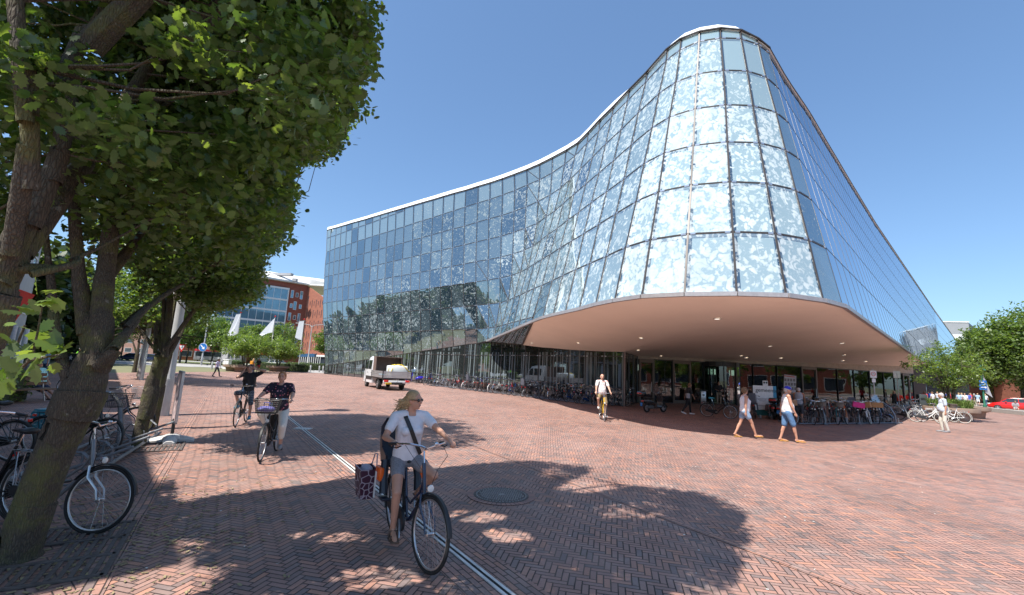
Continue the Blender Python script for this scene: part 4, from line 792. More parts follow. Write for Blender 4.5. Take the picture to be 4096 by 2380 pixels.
# ---- pair of oaks behind the advertising stand
def row_tree(gx, label, path, forks, ells, ncl, per, rad, size, shape, seed, m=M_LF, keep=keep_near, grp=None, sides=10, r0=.022):
    g = G(*gx); t = tree('oak_tree', g, label, grp); b = MB(); y0 = g.y; limb(b, [(x, y, y0+dy, r) for x, y, dy, r in path], sides); tp = []
    for fk in forks: tp += limb(b, [(x, y, y0+dy, r) for x, y, dy, r in fk], 7)
    o, C_ = crown('crown', t, ells, ncl, per, rad, size, shape, m, seed, keep); branches(b, tp, C_, rng0, r0, .5, 5, g.y < 20); put(b.build('trunk', M_BARK, None, True), t); return t
kt = lambda P, r: keep_near(P, r, 34, False)
row_tree((556, 1782), 'forked oak with green sunlit trunk just left of the advertising stand',
    [(552, 1790, 0, .16), (562, 1740, 0, .125), (582, 1640, 0, .125), (606, 1565, 0, .15), (612, 1520, 0, .125), (630, 1470, 0, .115), (646, 1420, 0, .12)],
    [[(646, 1430, 0, .09), (640, 1350, 0, .05), (625, 1300, 0, .04), (655, 1200, 0, .035), (640, 1050, .2, .02)], [(650, 1430, 0, .1), (668, 1340, 0, .08), (680, 1200, 0, .06), (690, 1000, .2, .04), (720, 750, .4, .03)], [(655, 1425, 0, .07), (700, 1370, 0, .05), (760, 1260, 0, .04), (840, 1170, .3, .03), (930, 1080, .6, .02)], [(650, 1425, 0, .05), (590, 1360, 0, .03), (550, 1300, 0, .02)]],
    [(-6.4, 10.0, 5.0, 2.7, 2.4, 1.9), (-5.2, 10.3, 6.6, 2.7, 2.2, 1.9), (-6.4, 9.5, 3.9, 1.9, 1.5, 1.0), (-4.9, 9.8, 4.6, 1.6, 1.4, 1.2)], 640, 100, .38, .095, OAK, 13, keep=kt)
row_tree((610, 1718), 'second slim oak trunk close behind the forked one beside the lamp post',
    [(604, 1726, 0, .15), (618, 1660, 0, .12), (640, 1560, 0, .11), (652, 1490, 0, .11), (672, 1420, 0, .10)],
    [[(672, 1430, 0, .08), (720, 1340, 0, .05), (770, 1250, .3, .04), (850, 1150, .5, .03)], [(672, 1430, 0, .08), (700, 1200, 0, .05), (760, 950, .3, .04)]],
    [(-6.9, 13.0, 5.4, 2.6, 2.4, 2.3), (-6.2, 12.5, 7.4, 2.8, 2.4, 2.2), (-7.2, 13.0, 3.7, 1.9, 1.6, .9)], 540, 95, .42, .10, LEAF6, 14, keep=kt)
def kfar(P, rng):
    x, y, z = nproj(P); j = rng.normal(size=len(P))*8; return (inpoly(x+j, y+j, CROWN) | (y < -60) | ((y > 1250) & (y < 1425) & (x < 860)))
row_tree((537, 1489), 'thin oak of the far row, left trunk of the pair beyond the leaning lamp post', [(536, 1492, 0, .2), (549, 1420, 0, .16)], [[(549, 1422, 0, .14), (560, 1340, 0, .09), (570, 1250, 0, .06)], [(549, 1422, 0, .1), (520, 1330, 0, .06)]],
    [(-25, 31, 6.2, 3.4, 3, 2.6)], 150, 55, .8, .26, LEAF4, 15, keep=kfar, m=M_LF2, r0=.05)
row_tree((558, 1506), 'thin oak of the far row, right trunk of the pair beyond the leaning lamp post', [(556, 1508, 0, .19), (572, 1425, 0, .15)], [[(572, 1428, 0, .13), (590, 1340, 0, .08), (600, 1250, 0, .06)], [(572, 1428, 0, .1), (620, 1330, 0, .06)]],
    [(-21, 28.5, 5.8, 3.4, 3, 2.4)], 160, 55, .8, .24, LEAF4, 16, keep=kfar, m=M_LF, r0=.05)
# ---- round-headed street trees far behind
def far_tree(px, py, D, h, r, label, seed, cat='street_tree', m=M_LF2, grp=None, tr=.12, clear=.35, n=90, per=60, ls=.35, elong=1.0):
    g = G(px, py) if D is None else at(px, py, D); g.z = 0
    t = thing(cat, tuple(g), 0, label, 'tree', grp); b = MB(); b.tube([g+V((0, 0, -.1)), g+V((.1, 0, h*.25)), g+V((0, .1, h*.6))], [tr*1.3, tr, tr*.6], 8)
    cz = h*(clear+(1-clear)/2); rz = h*(1-clear)/2
    o, C_ = crown('crown', t, [(g.x, g.y, cz, r*elong, r, rz), (g.x+.3*r, g.y-.2*r, cz+rz*.25, r*.7, r*.7, rz*.75), (g.x-.4*r, g.y, cz-rz*.15, r*.65, r*.65, rz*.7)], n, per, r*.24, ls, LEAF4, m, seed, None, shell=.35)
    branches(b, [g+V((0, 0, h*.3)), g+V((0, 0, h*.45)), g+V((0, 0, h*.6))], C_, rng0, tr*.5, .35); put(b.build('trunk', M_BARK2, None, True), t); return t
# ================================================================ BUILDINGS ROUND THE SQUARE
def wall_mat(name, col, brick=True, s=1.0):
    q = NT(name); p = q.pos(); 
    if brick:
        b = q.n('TexBrick'); sp = q.sep(p); q.link(q.comb(q.math('ADD', sp[0], q.math('MULTIPLY', sp[1], .8)), sp[2]), b.inputs[0]); b.inputs['Scale'].default_value = s; b.inputs['Color1'].default_value = (*col, 1); b.inputs['Color2'].default_value = (col[0]*.72, col[1]*.7, col[2]*.7, 1); b.inputs['Mortar'].default_value = (col[0]*.7+.06, col[1]*.7+.06, col[2]*.7+.06, 1)
        b.inputs['Brick Width'].default_value = .42; b.inputs['Row Height'].default_value = .14; b.inputs['Mortar Size'].default_value = .012; c = b.outputs[0]
    else: c = q.mix(q.noise(p, 1.2, 4), tuple(x*.88 for x in col), tuple(min(1, x*1.1) for x in col))
    c = q.mix(q.ramp(q.noise(p, .35, 4, .7), [(.45, 0), (.8, .25)]), c, tuple(x*.75 for x in col)); q.set(Base_Color=c, Roughness=.85); return q.mat
M_RB = wall_mat('red office brick', (0.30, 0.085, 0.055)); M_RB2 = wall_mat('orange brick', (0.38, 0.135, 0.085)); M_CON = wall_mat('grey concrete', (0.36, 0.36, 0.37), False)
M_WIN = mat('dark window glass', (0.04, 0.055, 0.075), 0.06, spec=1.0, var=.3, scale=.8); M_WINB = mat('blue office glass', (0.16, 0.30, 0.40), 0.05, 0.35, spec=1.0, var=.2, scale=.4); M_WF = mat('white frame', (0.72, 0.73, 0.74), 0.5)
def facade_basis(a, b):
    d = (b-a); d.z = 0; L = d.length; d.normalize(); return d, V((d.y, -d.x, 0)), L
class Fac:      # a plane of wall from ground point a to b (as seen left to right); windows placed in metres
    def __init__(s, par, a, b): s.a, s.b = a, b; s.d, s.n, s.L = facade_basis(a, b); s.par = par
    def p(s, u, z, off=0): q = s.a+s.d*u+s.n*off; return V((q.x, q.y, z))
    def wall(s, z0a, z1a, z1b, m, name='wall', th=.4, u0=0, u1=None):
        u1 = s.L if u1 is None else u1; b = MB(); b.prism([s.p(u0, z0a), s.p(u1, z0a), s.p(u1, z1b), s.p(u0, z1a)], tuple(-s.n*th)); return put(b.build(name, m), s.par)
    def window(s, u, z, w, h, glass=M_WIN, fr=M_WF, depth=.12, name='window', bars=0):
        b = MB(); f = .09
        for (x0, x1, y0, y1) in ((u, u+w, z, z+f), (u, u+w, z+h-f, z+h), (u, u+f, z+f, z+h-f), (u+w-f, u+w, z+f, z+h-f)): b.prism([s.p(x0, y0, .03), s.p(x1, y0, .03), s.p(x1, y1, .03), s.p(x0, y1, .03)], tuple(-s.n*.1))
        for k in range(bars): x = u+w*(k+1)/(bars+1); b.prism([s.p(x-.04, z, .03), s.p(x+.04, z, .03), s.p(x+.04, z+h, .03), s.p(x-.04, z+h, .03)], tuple(-s.n*.08))
        o = put(b.build(name, fr), s.par); g = MB(); g.prism([s.p(u+f, z+f, .012), s.p(u+w-f, z+f, .012), s.p(u+w-f, z+h-f, .012), s.p(u+f, z+h-f, .012)], tuple(-s.n*.02)); q = g.build('pane', glass); q.parent = o; q.matrix_parent_inverse = Matrix.Translation(-V(s.par.location))
        q.matrix_parent_inverse = off(s.par) if False else Matrix.Identity(4); return o
# --- brick office with curved white roof and glass front
kc = AY(1199, 1430, 135); kc.z = 0; kl = AY(835, 1425, 119); kl.z = 0; kr = AY(1325, 1430, 127); kr.z = 0
OF = thing('office_building', tuple(kc), 0, 'red brick office block with blue glass front and white curved roof behind the flags', 'office building')
F1 = Fac(OF, kl, kc); F2 = Fac(OF, kc, kr)
zc = AY(1199, 1142, 135).z; zl = AY(1049, 1121, 128).z; F1.wall(0, zc, zc, M_RB); 
z2 = AY(1289, 1192, 129).z; uu = F2.L; F2.wall(0, zc-.2, zc-.2-(zc-z2)*uu/((AY(1289, 1192, 129)-kc).xy.length), M_RB2, 'brick_wing')
# glass front
ug = F1.L-(AY(1132, 1300, 131.5)-kc).xy.length; fl = 3.35; zt = AY(1132, 1156, 131.5).z; b = MB()
b.prism([F1.p(0, zt-5*fl, .25), F1.p(ug, zt-5*fl, .25), F1.p(ug, zt, .25), F1.p(0, zt, .25)], tuple(-F1.n*.3)); put(b.build('glass_front', M_WINB), OF)
b = MB()
for k in range(6): z = zt-k*fl; b.prism([F1.p(0, z-.25, .36), F1.p(ug+.2, z-.25, .36), F1.p(ug+.2, z+.25, .36), F1.p(0, z+.25, .36)], tuple(-F1.n*.1))
n_ = int(ug/1.9)
for k in range(n_+1): u = ug-k*1.9; b.prism([F1.p(u-.05, zt-5*fl, .33), F1.p(u+.05, zt-5*fl, .33), F1.p(u+.05, zt, .33), F1.p(u-.05, zt, .33)], tuple(-F1.n*.07))
b.prism([F1.p(ug, zt-5*fl, .4), F1.p(ug+.25, zt-5*fl, .4), F1.p(ug+.25, zt+.3, .4), F1.p(ug, zt+.3, .4)], tuple(-F1.n*.3)); put(b.build('glass_front_frame', M_WF), OF)
for r_ in range(5):
    for k, (du, w, h) in enumerate([(.9, .8, 2.3), (2.3, .8, 1.3), (3.55, .8, 2.4)] if r_ % 2 == 0 else [(1.0, .8, 1.3), (2.0, .9, 2.5), (3.6, .8, 1.3)]):
        if ug+du+w < F1.L-.1: F1.window(ug+du, zc-3.9-r_*3.35-(h-1.3)*.4, w, h, M_WINB if k != 1 or r_ % 2 else M_WIN)
for r_ in range(6):
    z = zc-6.8-r_*3.15
    for k in range(9):
        h = 2.5 if (k+r_) % 2 == 0 else 1.3; F2.window(.75+k*1.0, z+(0 if h > 2 else .7), .42, h, M_WIN, M_RB2)
F2.window(.6, zc-4.4, .5, 1.3, M_WIN, M_RB2)
# roof
b = MB(); P = []; rt = [(AY(1290, 1121, 140)), (AY(1158, 1096, 140)), (AY(1053, 1080, 136)), (AY(940, 1071, 132)), (AY(835, 1070, 126))]; lo = [F2.p(F2.L, zc-1.2, .8), F1.p(F1.L, zc+.15, .8), F1.p(F1.L-9, zl+.3, .8), F1.p(F1.L-18, zl+.5, .8), F1.p(0, zl+.6, .8)]
for l_, t_ in zip(lo, rt): P.append([l_, l_+V((0, 0, .45)), l_.lerp(t_, .5)+V((0, 0, 1.0)), t_+V((0, 8, 0)), t_+V((0, 9, -4)), l_+V((0, 3, -.3))])
b.loft(P); put(b.build('roof', mat('pale metal roof', (.66, .66, .65), .5, var=.06, scale=.3)), OF)
b = MB(); q_ = AY(1115, 1098, 131); b.box(q_, (9, 1.2, .7), rz=-.2); q_ = AY(1180, 1120, 130); b.box(q_, (1.2, 1, .8)); put(b.build('roof_plant', M_CON), OF)
b = MB(); a, c_ = AY(1190, 1420, 126.5), AY(1258, 1420, 126); b.prism([a+V((0, 0, -.5)), c_+V((0, 0, -.5)), c_+V((0, 0, .35)), a+V((0, 0, .35))], (0, 1.2, 0)); put(b.build('awning', mat('dark blue awning', (.03, .10, .22), .6)), OF)
b = MB()
for i in range(11): p = F2.p(.4+i*1.0, 1.3, .35); b.box(p, (.14, .14, 2.6))
b.prism([F2.p(0, 2.7, .4), F2.p(F2.L, 2.7, .4), F2.p(F2.L, 3.2, .4), F2.p(0, 3.2, .4)], tuple(-F2.n*.3)); put(b.build('shop_columns', M_WF), OF)
b = MB(); b.prism([F2.p(0, 0, .04), F2.p(F2.L, 0, .04), F2.p(F2.L, 2.7, .04), F2.p(0, 2.7, .04)], tuple(-F2.n*.05)); put(b.build('shop_front', M_WIN), OF)
# --- low brick building and banners seen between the trunks
LB = thing('brick_shed', tuple(AY(760, 1440, 128)), 0, 'low red brick building with blue banner behind the bus stop', 'building')
fa = Fac(LB, V((AY(690, 1440, 126).x, 126, 0)), V((AY(800, 1440, 130).x, 130, 0))); fa.wall(0, 5.2, 5.2, M_RB2); fa.window(1.2, 1, 3, 1.6); fa.window(5, 1, 2.4, 1.6)
for i in (0, 1): b = MB(); p = AY(798-20*i, 1440, 124-i); b.prism([V((p.x, p.y, .3)), V((p.x+1.1, p.y, .3)), V((p.x+1.5, p.y, 4.6)), V((p.x+.4, p.y, 4.6))], (0, .05, 0)); put(b.build('banner', mat('blue banner cloth', (.05, .22, .42), .6)), LB)
LB2 = thing('housing_block', (-150, 165, 0), 0, 'distant pink brick housing row behind the car park at the far left', 'building')
fa = Fac(LB2, V((-210, 150, 0)), V((-110, 175, 0))); fa.wall(0, 9, 9, wall_mat('pink brick', (.50, .28, .22))); 
for r_ in range(2):
    for k in range(22): fa.window(2+k*4.6, 1.2+r_*3.4, 2.2, 1.6)
b = MB(); b.prism([fa.p(0, 9), fa.p(fa.L, 9), fa.p(fa.L, 12, -4), fa.p(0, 12, -4)], tuple(-fa.n*5)); put(b.build('roof', mat('grey tile', (.25, .22, .21), .8)), LB2)
# --- long grey building down the left side of the square (its shadow falls across the paving)
e_ = V((-.66, .75, 0)).normalized(); P0 = V((-12.4, 5.1, 0)); HB = 12.0
SB = thing('shop_block', tuple(P0), 0, 'grey concrete shop block with white columns along the left side of the square', 'building')
def on_edge(y): return P0+e_*((y-4.8-P0.y)/e_.y)      # point of the eaves whose shadow lands at this depth
segs_ = [(4.6, 14.25), (14.9, 28.6), (29.9, 46.0)]
M_SBW = wall_mat('grey panels', (.40, .40, .41), False)
for i, (ya, yb) in enumerate(segs_):
    a, b2 = on_edge(ya), on_edge(yb); nb = V((-1, -.05, 0)); b = MB()
    b.prism([(a.x, a.y, 3.4), (b2.x, b2.y, 3.4), (b2.x+nb.x*14, b2.y+nb.y*14, 3.4), (a.x+nb.x*14, a.y+nb.y*14, 3.4)], (0, 0, HB-3.4)); put(b.build('upper_storeys', M_SBW), SB)
    b = MB(); a2, b3 = a+V((-2, -1.6, 0)), b2+V((-2, -1.6, 0)); b.prism([(a2.x, a2.y, 0), (b3.x, b3.y, 0), (b3.x+nb.x*11, b3.y, 0), (a2.x+nb.x*11, a2.y, 0)], (0, 0, 3.39)); put(b.build('shop_front', M_WIN), SB)
    F_ = Fac(SB, b2, a); L = F_.L
    for k in range(int(L/3.6)):
        u = 1+k*3.6; q_ = F_.p(u, 0, -.25); b = MB(); b.lathe((q_.x, q_.y, 0), [(.22, 0), (.22, 3.4)], 14); put(b.build('column', M_WF), SB)
        for r_ in range(2): F_.window(u+.4, 4.6+r_*3.6, 2.4, 1.5, M_WIN, M_WF)
# --- grey block and brick school behind the trees on the right
ga = AY(3874, 1290, 165); GB = thing('grey_block', (ga.x, ga.y, 0), 0, 'grey panelled flat roofed block rising behind the right end of the town hall', 'building')
gl = AY(3700, 1290, 169); gr_ = AY(3903, 1317, 180); Fg = Fac(GB, V((gl.x, gl.y, 0)), V((ga.x, ga.y, 0))); Fg.wall(0, ga.z, ga.z, wall_mat('grey cladding', (.33, .34, .36), False))
Fs = Fac(GB, V((ga.x, ga.y, 0)), V((gr_.x, gr_.y, 0))); Fs.wall(0, ga.z, ga.z, wall_mat('blue grey cladding', (.20, .22, .26), False), 'side_wall')
zb = AY(3850, 1361, 165.5).z; zt_ = AY(3850, 1337, 165.5).z
for k, (w, g_) in enumerate([(2.6, M_WF), (1.7, M_WIN), (3.9, M_WF), (1.7, M_WIN), (3.9, M_WF)]):
    u = Fg.L-[5.4, 8.4, 14.2, 17.1, 23][k]; Fg.window(u, zb, w*1.4, zt_-zb, g_)
b = MB(); b.prism([Fg.p(-.2, ga.z, .15), Fg.p(Fg.L+.15, ga.z, .15), Fg.p(Fg.L+.15, ga.z+.35, .15), Fg.p(-.2, ga.z+.35, .15)], tuple(-Fg.n*3)); put(b.build('parapet', M_COP), GB)
sa, sb = AY(3878, 1560, 84), AY(4300, 1560, 62); BS = thing('brick_school', (sa.x, sa.y, 0), 0, 'low orange brick building behind the big trees at the right edge', 'building')
Fb = Fac(BS, V((sa.x, sa.y, 0)), V((sb.x, sb.y, 0))); Fb.wall(0, 7.5, 7.5, M_RB2)
for k in range(7): Fb.window(3+k*5.2, 4.3, 3.0, 1.4, M_WIN, M_WF, bars=2)
b = MB(); b.prism([Fb.p(-.3, 7.5, .2), Fb.p(Fb.L, 7.5, .2), Fb.p(Fb.L, 7.8, .2), Fb.p(-.3, 7.8, .2)], tuple(-Fb.n*3)); put(b.build('parapet', M_WF), BS)
# the houses and trees that stand behind the photographer's right show only as reflections
# ================================================================ TREES AND HEDGES
far_tree(880, 1470, 84, 6.6, 2.8, 'leafy street tree left of the first white flag', 31, n=130)
far_tree(845, 1450, 92, 9.6, 4.2, 'dark street tree behind the blue arrow sign', 32, n=120, m=M_LF)
far_tree(1010, 1450, 98, 9.0, 4.2, 'street tree between the first and second white flags', 33, n=120)
far_tree(1105, 1450, 98, 9.2, 4.3, 'street tree beneath the second white flag', 34, n=130, m=M_LF2)
far_tree(1300, 1440, 88, 7.8, 2.6, 'street tree pressed against the left end of the town hall', 35, n=90)
for i, (x, D, h, r_, lb) in enumerate([(150, 62, 8, 3.4, 'far car park tree beyond the bench at the left edge'), (225, 70, 7.5, 3.2, 'bright green tree seen left of the thin side branch'), (330, 75, 8, 3.6, 'bright green tree seen between the leaning trunk and its side branch'), (420, 66, 7.2, 3.0, 'tree behind the hedge right of the leaning trunk'), (480, 84, 8.6, 3.6, 'bushy tree left of the far oak pair'), (640, 96, 8.5, 3.6, 'street tree glimpsed behind the forked oak'), (745, 88, 8.4, 3.4, 'street tree with a straight trunk left of the blue arrow sign'), (700, 120, 9, 4, 'pale tree in front of the low brick building'), (790, 118, 10, 4.4, 'dark tree behind the bus')]):
    far_tree(x, 1440, D, h, r_, lb, 40+i, n=80, per=50, ls=.42, m=M_LF2 if i % 3 else M_LF, grp='street trees beyond the square')
# right-hand giants
far_tree(4105, 1600, 62, 13.2, 5.6, 'huge chestnut tree overhanging the parked cars at the right edge', 60, m=M_LF2, tr=.45, clear=.22, n=330, per=75, ls=.42)
far_tree(3965, 1580, 78, 12.8, 4.2, 'tall bushy tree right of the grey block', 61, m=M_LF, tr=.35, clear=.2, n=220, per=70, ls=.45)
far_tree(4240, 1600, 60, 14.5, 6.5, 'tall tree cut by the right edge of the view', 62, m=M_LF2, tr=.4, clear=.2, n=200, per=60, ls=.45)
# trees behind the camera to the right, seen mirrored in the long facade
for i, (x, y) in enumerate([(62, 14), (72, 22), (80, 32), (92, 40), (104, 50), (54, 4), (44, -8), (30, -16)]):
    far_tree(x, y, None, 11+i % 3, 5.5, 'tall tree on the right side of the square outside the view', 70+i, m=M_LF, tr=.3, clear=.18, n=70, per=50, ls=.7, grp='trees on the right side outside the view') if False else None
def far_tree_at(x, y, h, r_, label, seed, **k):
    g = V((x, y, 0)); u, v = PX(g) ; return g
def tree_xy(x, y, h, r, label, seed, m=M_LF, grp=None, n=70, per=50, ls=.7, tr=.3, clear=.18):
    g = V((x, y, 0)); t = thing('street_tree', tuple(g), 0, label, 'tree', grp); b = MB(); b.tube([g, g+V((0, 0, h*.6))], [tr, tr*.6], 8); cz = h*(clear+(1-clear)/2); rz = h*(1-clear)/2
    crown('crown', t, [(x, y, cz, r, r, rz)], n, per, r*.25, ls, LEAF4, m, seed, None); put(b.build('trunk', M_BARK2), t)
for i, (x, y) in enumerate([(64, 14), (74, 24), (84, 34), (96, 44), (108, 54), (54, 3), (150, 118), (112, 104), (122, 114), (136, 129)]): tree_xy(x, y, 11+i % 3+(2 if i > 5 else 0), 5.6, '%s tall tree along the right-hand street, seen mirrored in the long glass side' % ['first', 'second', 'third', 'fourth', 'fifth', 'sixth', 'seventh', 'eighth', 'ninth', 'tenth'][i], 80+i, grp='trees along the right-hand street')
for i, (x, y, h) in enumerate([(-108, 104, 15), (-78, 74, 15), (-60, 51, 16), (-72, 38, 18), (-68, 22, 18), (-60, 6, 16), (-92, 88, 15), (-66, 63, 15)]): tree_xy(x, y, h, 7.5, 'tall dark tree %s from the far end, beyond the shop block and out of view' % ['first', 'third', 'fifth', 'sixth', 'seventh', 'eighth', 'second', 'fourth'][i], 110+i, grp='tall trees behind the shop block', n=150, per=120, ls=1.15, tr=.4, clear=.06, m=M_LF5)
RBK = thing('shop_row', (92, 0, 0), 0, 'dark brick shop row across the street at the far right, out of view', 'building'); fa = Fac(RBK, V((104, 42, 0)), V((60, -34, 0))); fa.wall(0, 9.5, 9.5, M_RB)
for k in range(16):
    fa.window(1.5+k*5.3, .5, 4.2, 2.8); fa.window(2+k*5.3, 5.2, 2.6, 1.9)
def hedge(a, b_, w, h, label, seed, n=60, per=110):
    a, b_ = V(a), V(b_); a.z = b_.z = 0; c = (a+b_)/2; d = (b_-a); L = d.length; ang = math.atan2(d.y, d.x); t = thing('hedge', tuple(c), ang, label, 'hedge'); rng = np.random.default_rng(seed)
    N = int(L*w*h*per)+400; P = np.stack([rng.uniform(-L/2, L/2, N), rng.uniform(-w/2, w/2, N), rng.uniform(.02, h, N)], 1); face = rng.integers(0, 4, N)
    j = rng.normal(size=N)*.035; P[face == 0, 2] = h+j[face == 0]; P[face == 1, 1] = -w/2+j[face == 1]; P[face == 2, 1] = w/2+j[face == 2]; e = face == 3; P[e, 0] = np.sign(P[e, 0])*L/2+j[e]
    me = leaf_mesh('foliage', P, .13, LEAF4, M_LF3, rng, .5); o = bpy.data.objects.new('foliage', me); COL.objects.link(o); o.parent = t
    b = MB(); b.rbox((0, 0, h/2-.03), (L-.12, w-.12, h-.1), .05); b.build('stems', mat('hedge stems', (.03, .04, .015), .95), t); return t
hedge(AY(268, 1461, 50), AY(328, 1462, 50), 1.6, 1.25, 'clipped hedge block between the leaning trunk and the far oaks', 90)
hedge(AY(1028, 1478, 68), AY(1228, 1483, 68), 1.4, 1.15, 'clipped hedge behind the round planters', 91)
hedge(AY(1150, 1470, 84), AY(1300, 1478, 84), 1.4, 1.2, 'farther clipped hedge beside the town hall corner', 92)
hedge(AY(912, 1475, 66), AY(960, 1477, 66), 1.4, 1.2, 'short hedge behind the white cabinet', 93)
hedge(AY(195, 1432, 64), AY(330, 1432, 64), 1.2, 1.1, 'pale hedge along the road behind the cyclist in the green shirt', 94)
M_PL = mat('brown planter concrete', (.24, .17, .13), .75, var=.12, scale=3, bump=.1); M_SOIL = mat('soil', (.06, .045, .03), .95)
def planter(x, y, r, h, label, lx=None):
    g = G(x, y) if lx is None else V(lx); t = thing('round_planter', tuple(g), 0, label, 'planter'); b = MB()
    b.lathe((0, 0, 0), [(r*.70, 0), (r*.76, h*.5), (r*.80, h*.56), (r*.985, h*.66), (r, h*.68), (r, h*.98), (r*.99, h), (r*.9, h), (r*.9, h*.9)], 40, cap=False); b.build('bowl', M_PL, t, True)
    b = MB(); b.lathe((0, 0, h*.9), [(r*.9, 0), (r*.5, .06), (.01, .08)], 24); b.build('soil', M_SOIL, t); return t, g
def grass_tuft(g, r, z, label, seed, n=900, hh=.5):
    rng = np.random.default_rng(seed); a = rng.uniform(0, 6.28, n); q_ = np.sqrt(rng.uniform(0, 1, n))*r; P = np.stack([q_*np.cos(a), q_*np.sin(a)], 1); b = MB()
    for (x, y), aa in zip(P, rng.uniform(0, 6.28, n)):
        L = hh*rng.uniform(.5, 1.1); dx, dy = math.cos(aa), math.sin(aa); w_ = .012; p0 = V((x, y, 0)); p1 = p0+V((dx*L*.3, dy*L*.3, L*.7)); p2 = p0+V((dx*L*.75, dy*L*.75, L*.85)); s_ = V((-dy, dx, 0))*w_
        b.add([p0-s_, p0+s_, p1+s_, p1-s_, p2], [(0, 1, 2, 3), (3, 2, 4)])
    o = b.build('ornamental_grass', mat('grass blades', (.22, .32, .07), .7)); o.location = (g.x, g.y, z); tag(o, label, 'plant', None, 'stuff'); return o
def shrub_tree(g, h, r, z0, label, seed, n=110, per=60, ls=.22, m=M_LF2, stems=6, shell=.3):
    t = thing('planter_tree', (g.x, g.y, z0), 0, label, 'tree'); rng = np.random.default_rng(seed); b = MB(); tp = []
    for k in range(stems):
        a = k/stems*6.28+rng.uniform(0, .5); e = V((g.x+math.cos(a)*r*.45, g.y+math.sin(a)*r*.45, z0+h*.62)); m_ = V((g.x+math.cos(a)*r*.16, g.y+math.sin(a)*r*.16, z0+h*.3)); b.tube([V((g.x+math.cos(a)*.12, g.y+math.sin(a)*.12, z0-.1)), m_, e], [.05, .035, .015], 6); tp += [m_, e]
    o, C_ = crown('crown', t, [(g.x, g.y, z0+h*.62, r, r, h*.38), (g.x+r*.3, g.y, z0+h*.5, r*.8, r*.8, h*.25)], n, per, r*.2, ls, LEAF4, m, seed, None, shell=shell); branches(b, tp, C_, rng, .018, .7); put(b.build('stems', M_BARK2, None, True), t); return t
t, g = planter(977, 1488, 1.45, .78, 'round brown planter left, with a feathery tree, beside the girl with the backpack'); shrub_tree(g, 4.0, 3.3, .72, 'light green feathery tree in the left round planter', 101, n=200, per=50, ls=.24, m=M_LF4, shell=.1)
planter(940, 1484, 1.4, .78, 'round brown planter half hidden behind the left one')
t, g = planter(1110, 1486, 1.45, .78, 'round brown planter right, standing alone before the hedge'); shrub_tree(g, 4.0, 3.0, .72, 'light green feathery tree in the right round planter', 102, n=180, per=50, ls=.24, m=M_LF4, shell=.1)
GP = V((29.6, 30.6, 0)); t, _ = planter(0, 0, 1.42, .85, 'wide brown planter with a wispy tree and grasses right of the bicycles', GP); shrub_tree(GP, 4.5, 2.15, .75, 'wispy pale green tree in the planter at the end of the bicycle racks', 103, n=150, per=42, ls=.15, stems=8, shell=.15, m=M_LF4)
grass_tuft(GP, 1.1, .78, 'tuft of long pale grass round the foot of the wispy tree', 104, 1500, .75)
planter(0, 0, 1.2, .85, 'brown planter behind and right of the wide one', V((34.4, 34.2, 0)))
# ================================================================ POSTS, FLAGS, SIGNS
M_GP = mat('galvanised pole', (.46, .46, .47), .45, .4, var=.15, scale=3); M_WP = mat('pale painted pole', (.46, .455, .45), .5, var=.12, scale=4); M_BLUE = mat('sign blue', (.03, .17, .50), .4); M_WHS = mat('sign white', (.80, .80, .80), .45); M_REDS = mat('sign red', (.62, .03, .03), .4); M_GREEN = mat('dark green paint', (.02, .12, .07), .4)
def lamp_post(g, h, r0, r1, label, m=M_GP, head=None, collar=1.1, cat='lamp post'):
    t = thing('lamp_post', tuple(g), 0, label, cat); b = MB(); b.lathe((0, 0, 0), [(r0*1.05, 0), (r0*1.05, collar), (r0, collar+.05), (r0*.96, collar+.06), (r1, h)], 20); b.build('pole', m, t, True)
    b = MB(); b.box((0, -r0*1.06, .7), (r0*.9, .02, .45)); b.build('hatch', m, t)
    if head == 'double':
        for s_ in (-1, 1): b = MB(); b.tube([(0, 0, h-.3), (s_*.5, 0, h+.1), (s_*2.6, 0, h+.35)], [.06, .05, .04], 8); b.rbox((s_*3.0, 0, h+.36), (1.0, .3, .14), .04); b.build('lamp_arm', m, t)
    elif head == 'cone': b = MB(); b.lathe((0, 0, h-.1), [(.12, 0), (.14, .5), (.5, .56), (.42, .66), (.02, .8)], 16); b.build('lamp_head', m, t)
    elif head == 'fork':
        for s_ in (-1, 1): b = MB(); b.tube([(0, 0, h-.4), (s_*.35, 0, h-.9), (s_*.6, 0, h-1.3)], .05, 6); b.build('lamp_arm', M_WHS, t)
    return t
lamp_post(G(560, 1520), 8.5, .17, .12, 'slim grey lamp post right of the far oak pair', head='cone')
lamp_post(G(640, 1662), 9.5, .215, .15, 'thick pale lamp post rising behind the slim oak trunk', M_WP, head='cone')
t = lamp_post(V((AY(805, 1456, 78).x, 78, 0)), 9.0, .13, .08, 'distant lamp post carrying the round blue arrow sign', head='fork')
def disc(t, c, r, m, th=.04, name='disc', n=24):
    b = MB(); b.lathe(c, [(r, 0), (r, th)], n, axis=(0, -1, 0)); return b.build(name, m, t)
s_ = thing('road_sign', (t.location.x, 77.8, 0), 0, 'round blue keep-right sign with white arrow', 'road sign'); disc(s_, (0, 0, 3.05), .72, M_WHS, .03, 'rim'); disc(s_, (0, -.032, 3.05), .66, M_BLUE, .03, 'face')
b = MB(); b.beam((-.35, -.08, 3.4), (.18, -.08, 2.87), .02, .16, up=(0, 1, 0)) if False else b.prism([(-.42, -.075, 3.33), (-.30, -.075, 3.45), (.12, -.075, 3.03), (.28, -.075, 3.19), (.36, -.075, 2.69), (-.14, -.075, 2.77), (0, -.075, 2.91)], (0, -.02, 0)); b.build('arrow', M_WHS, s_)
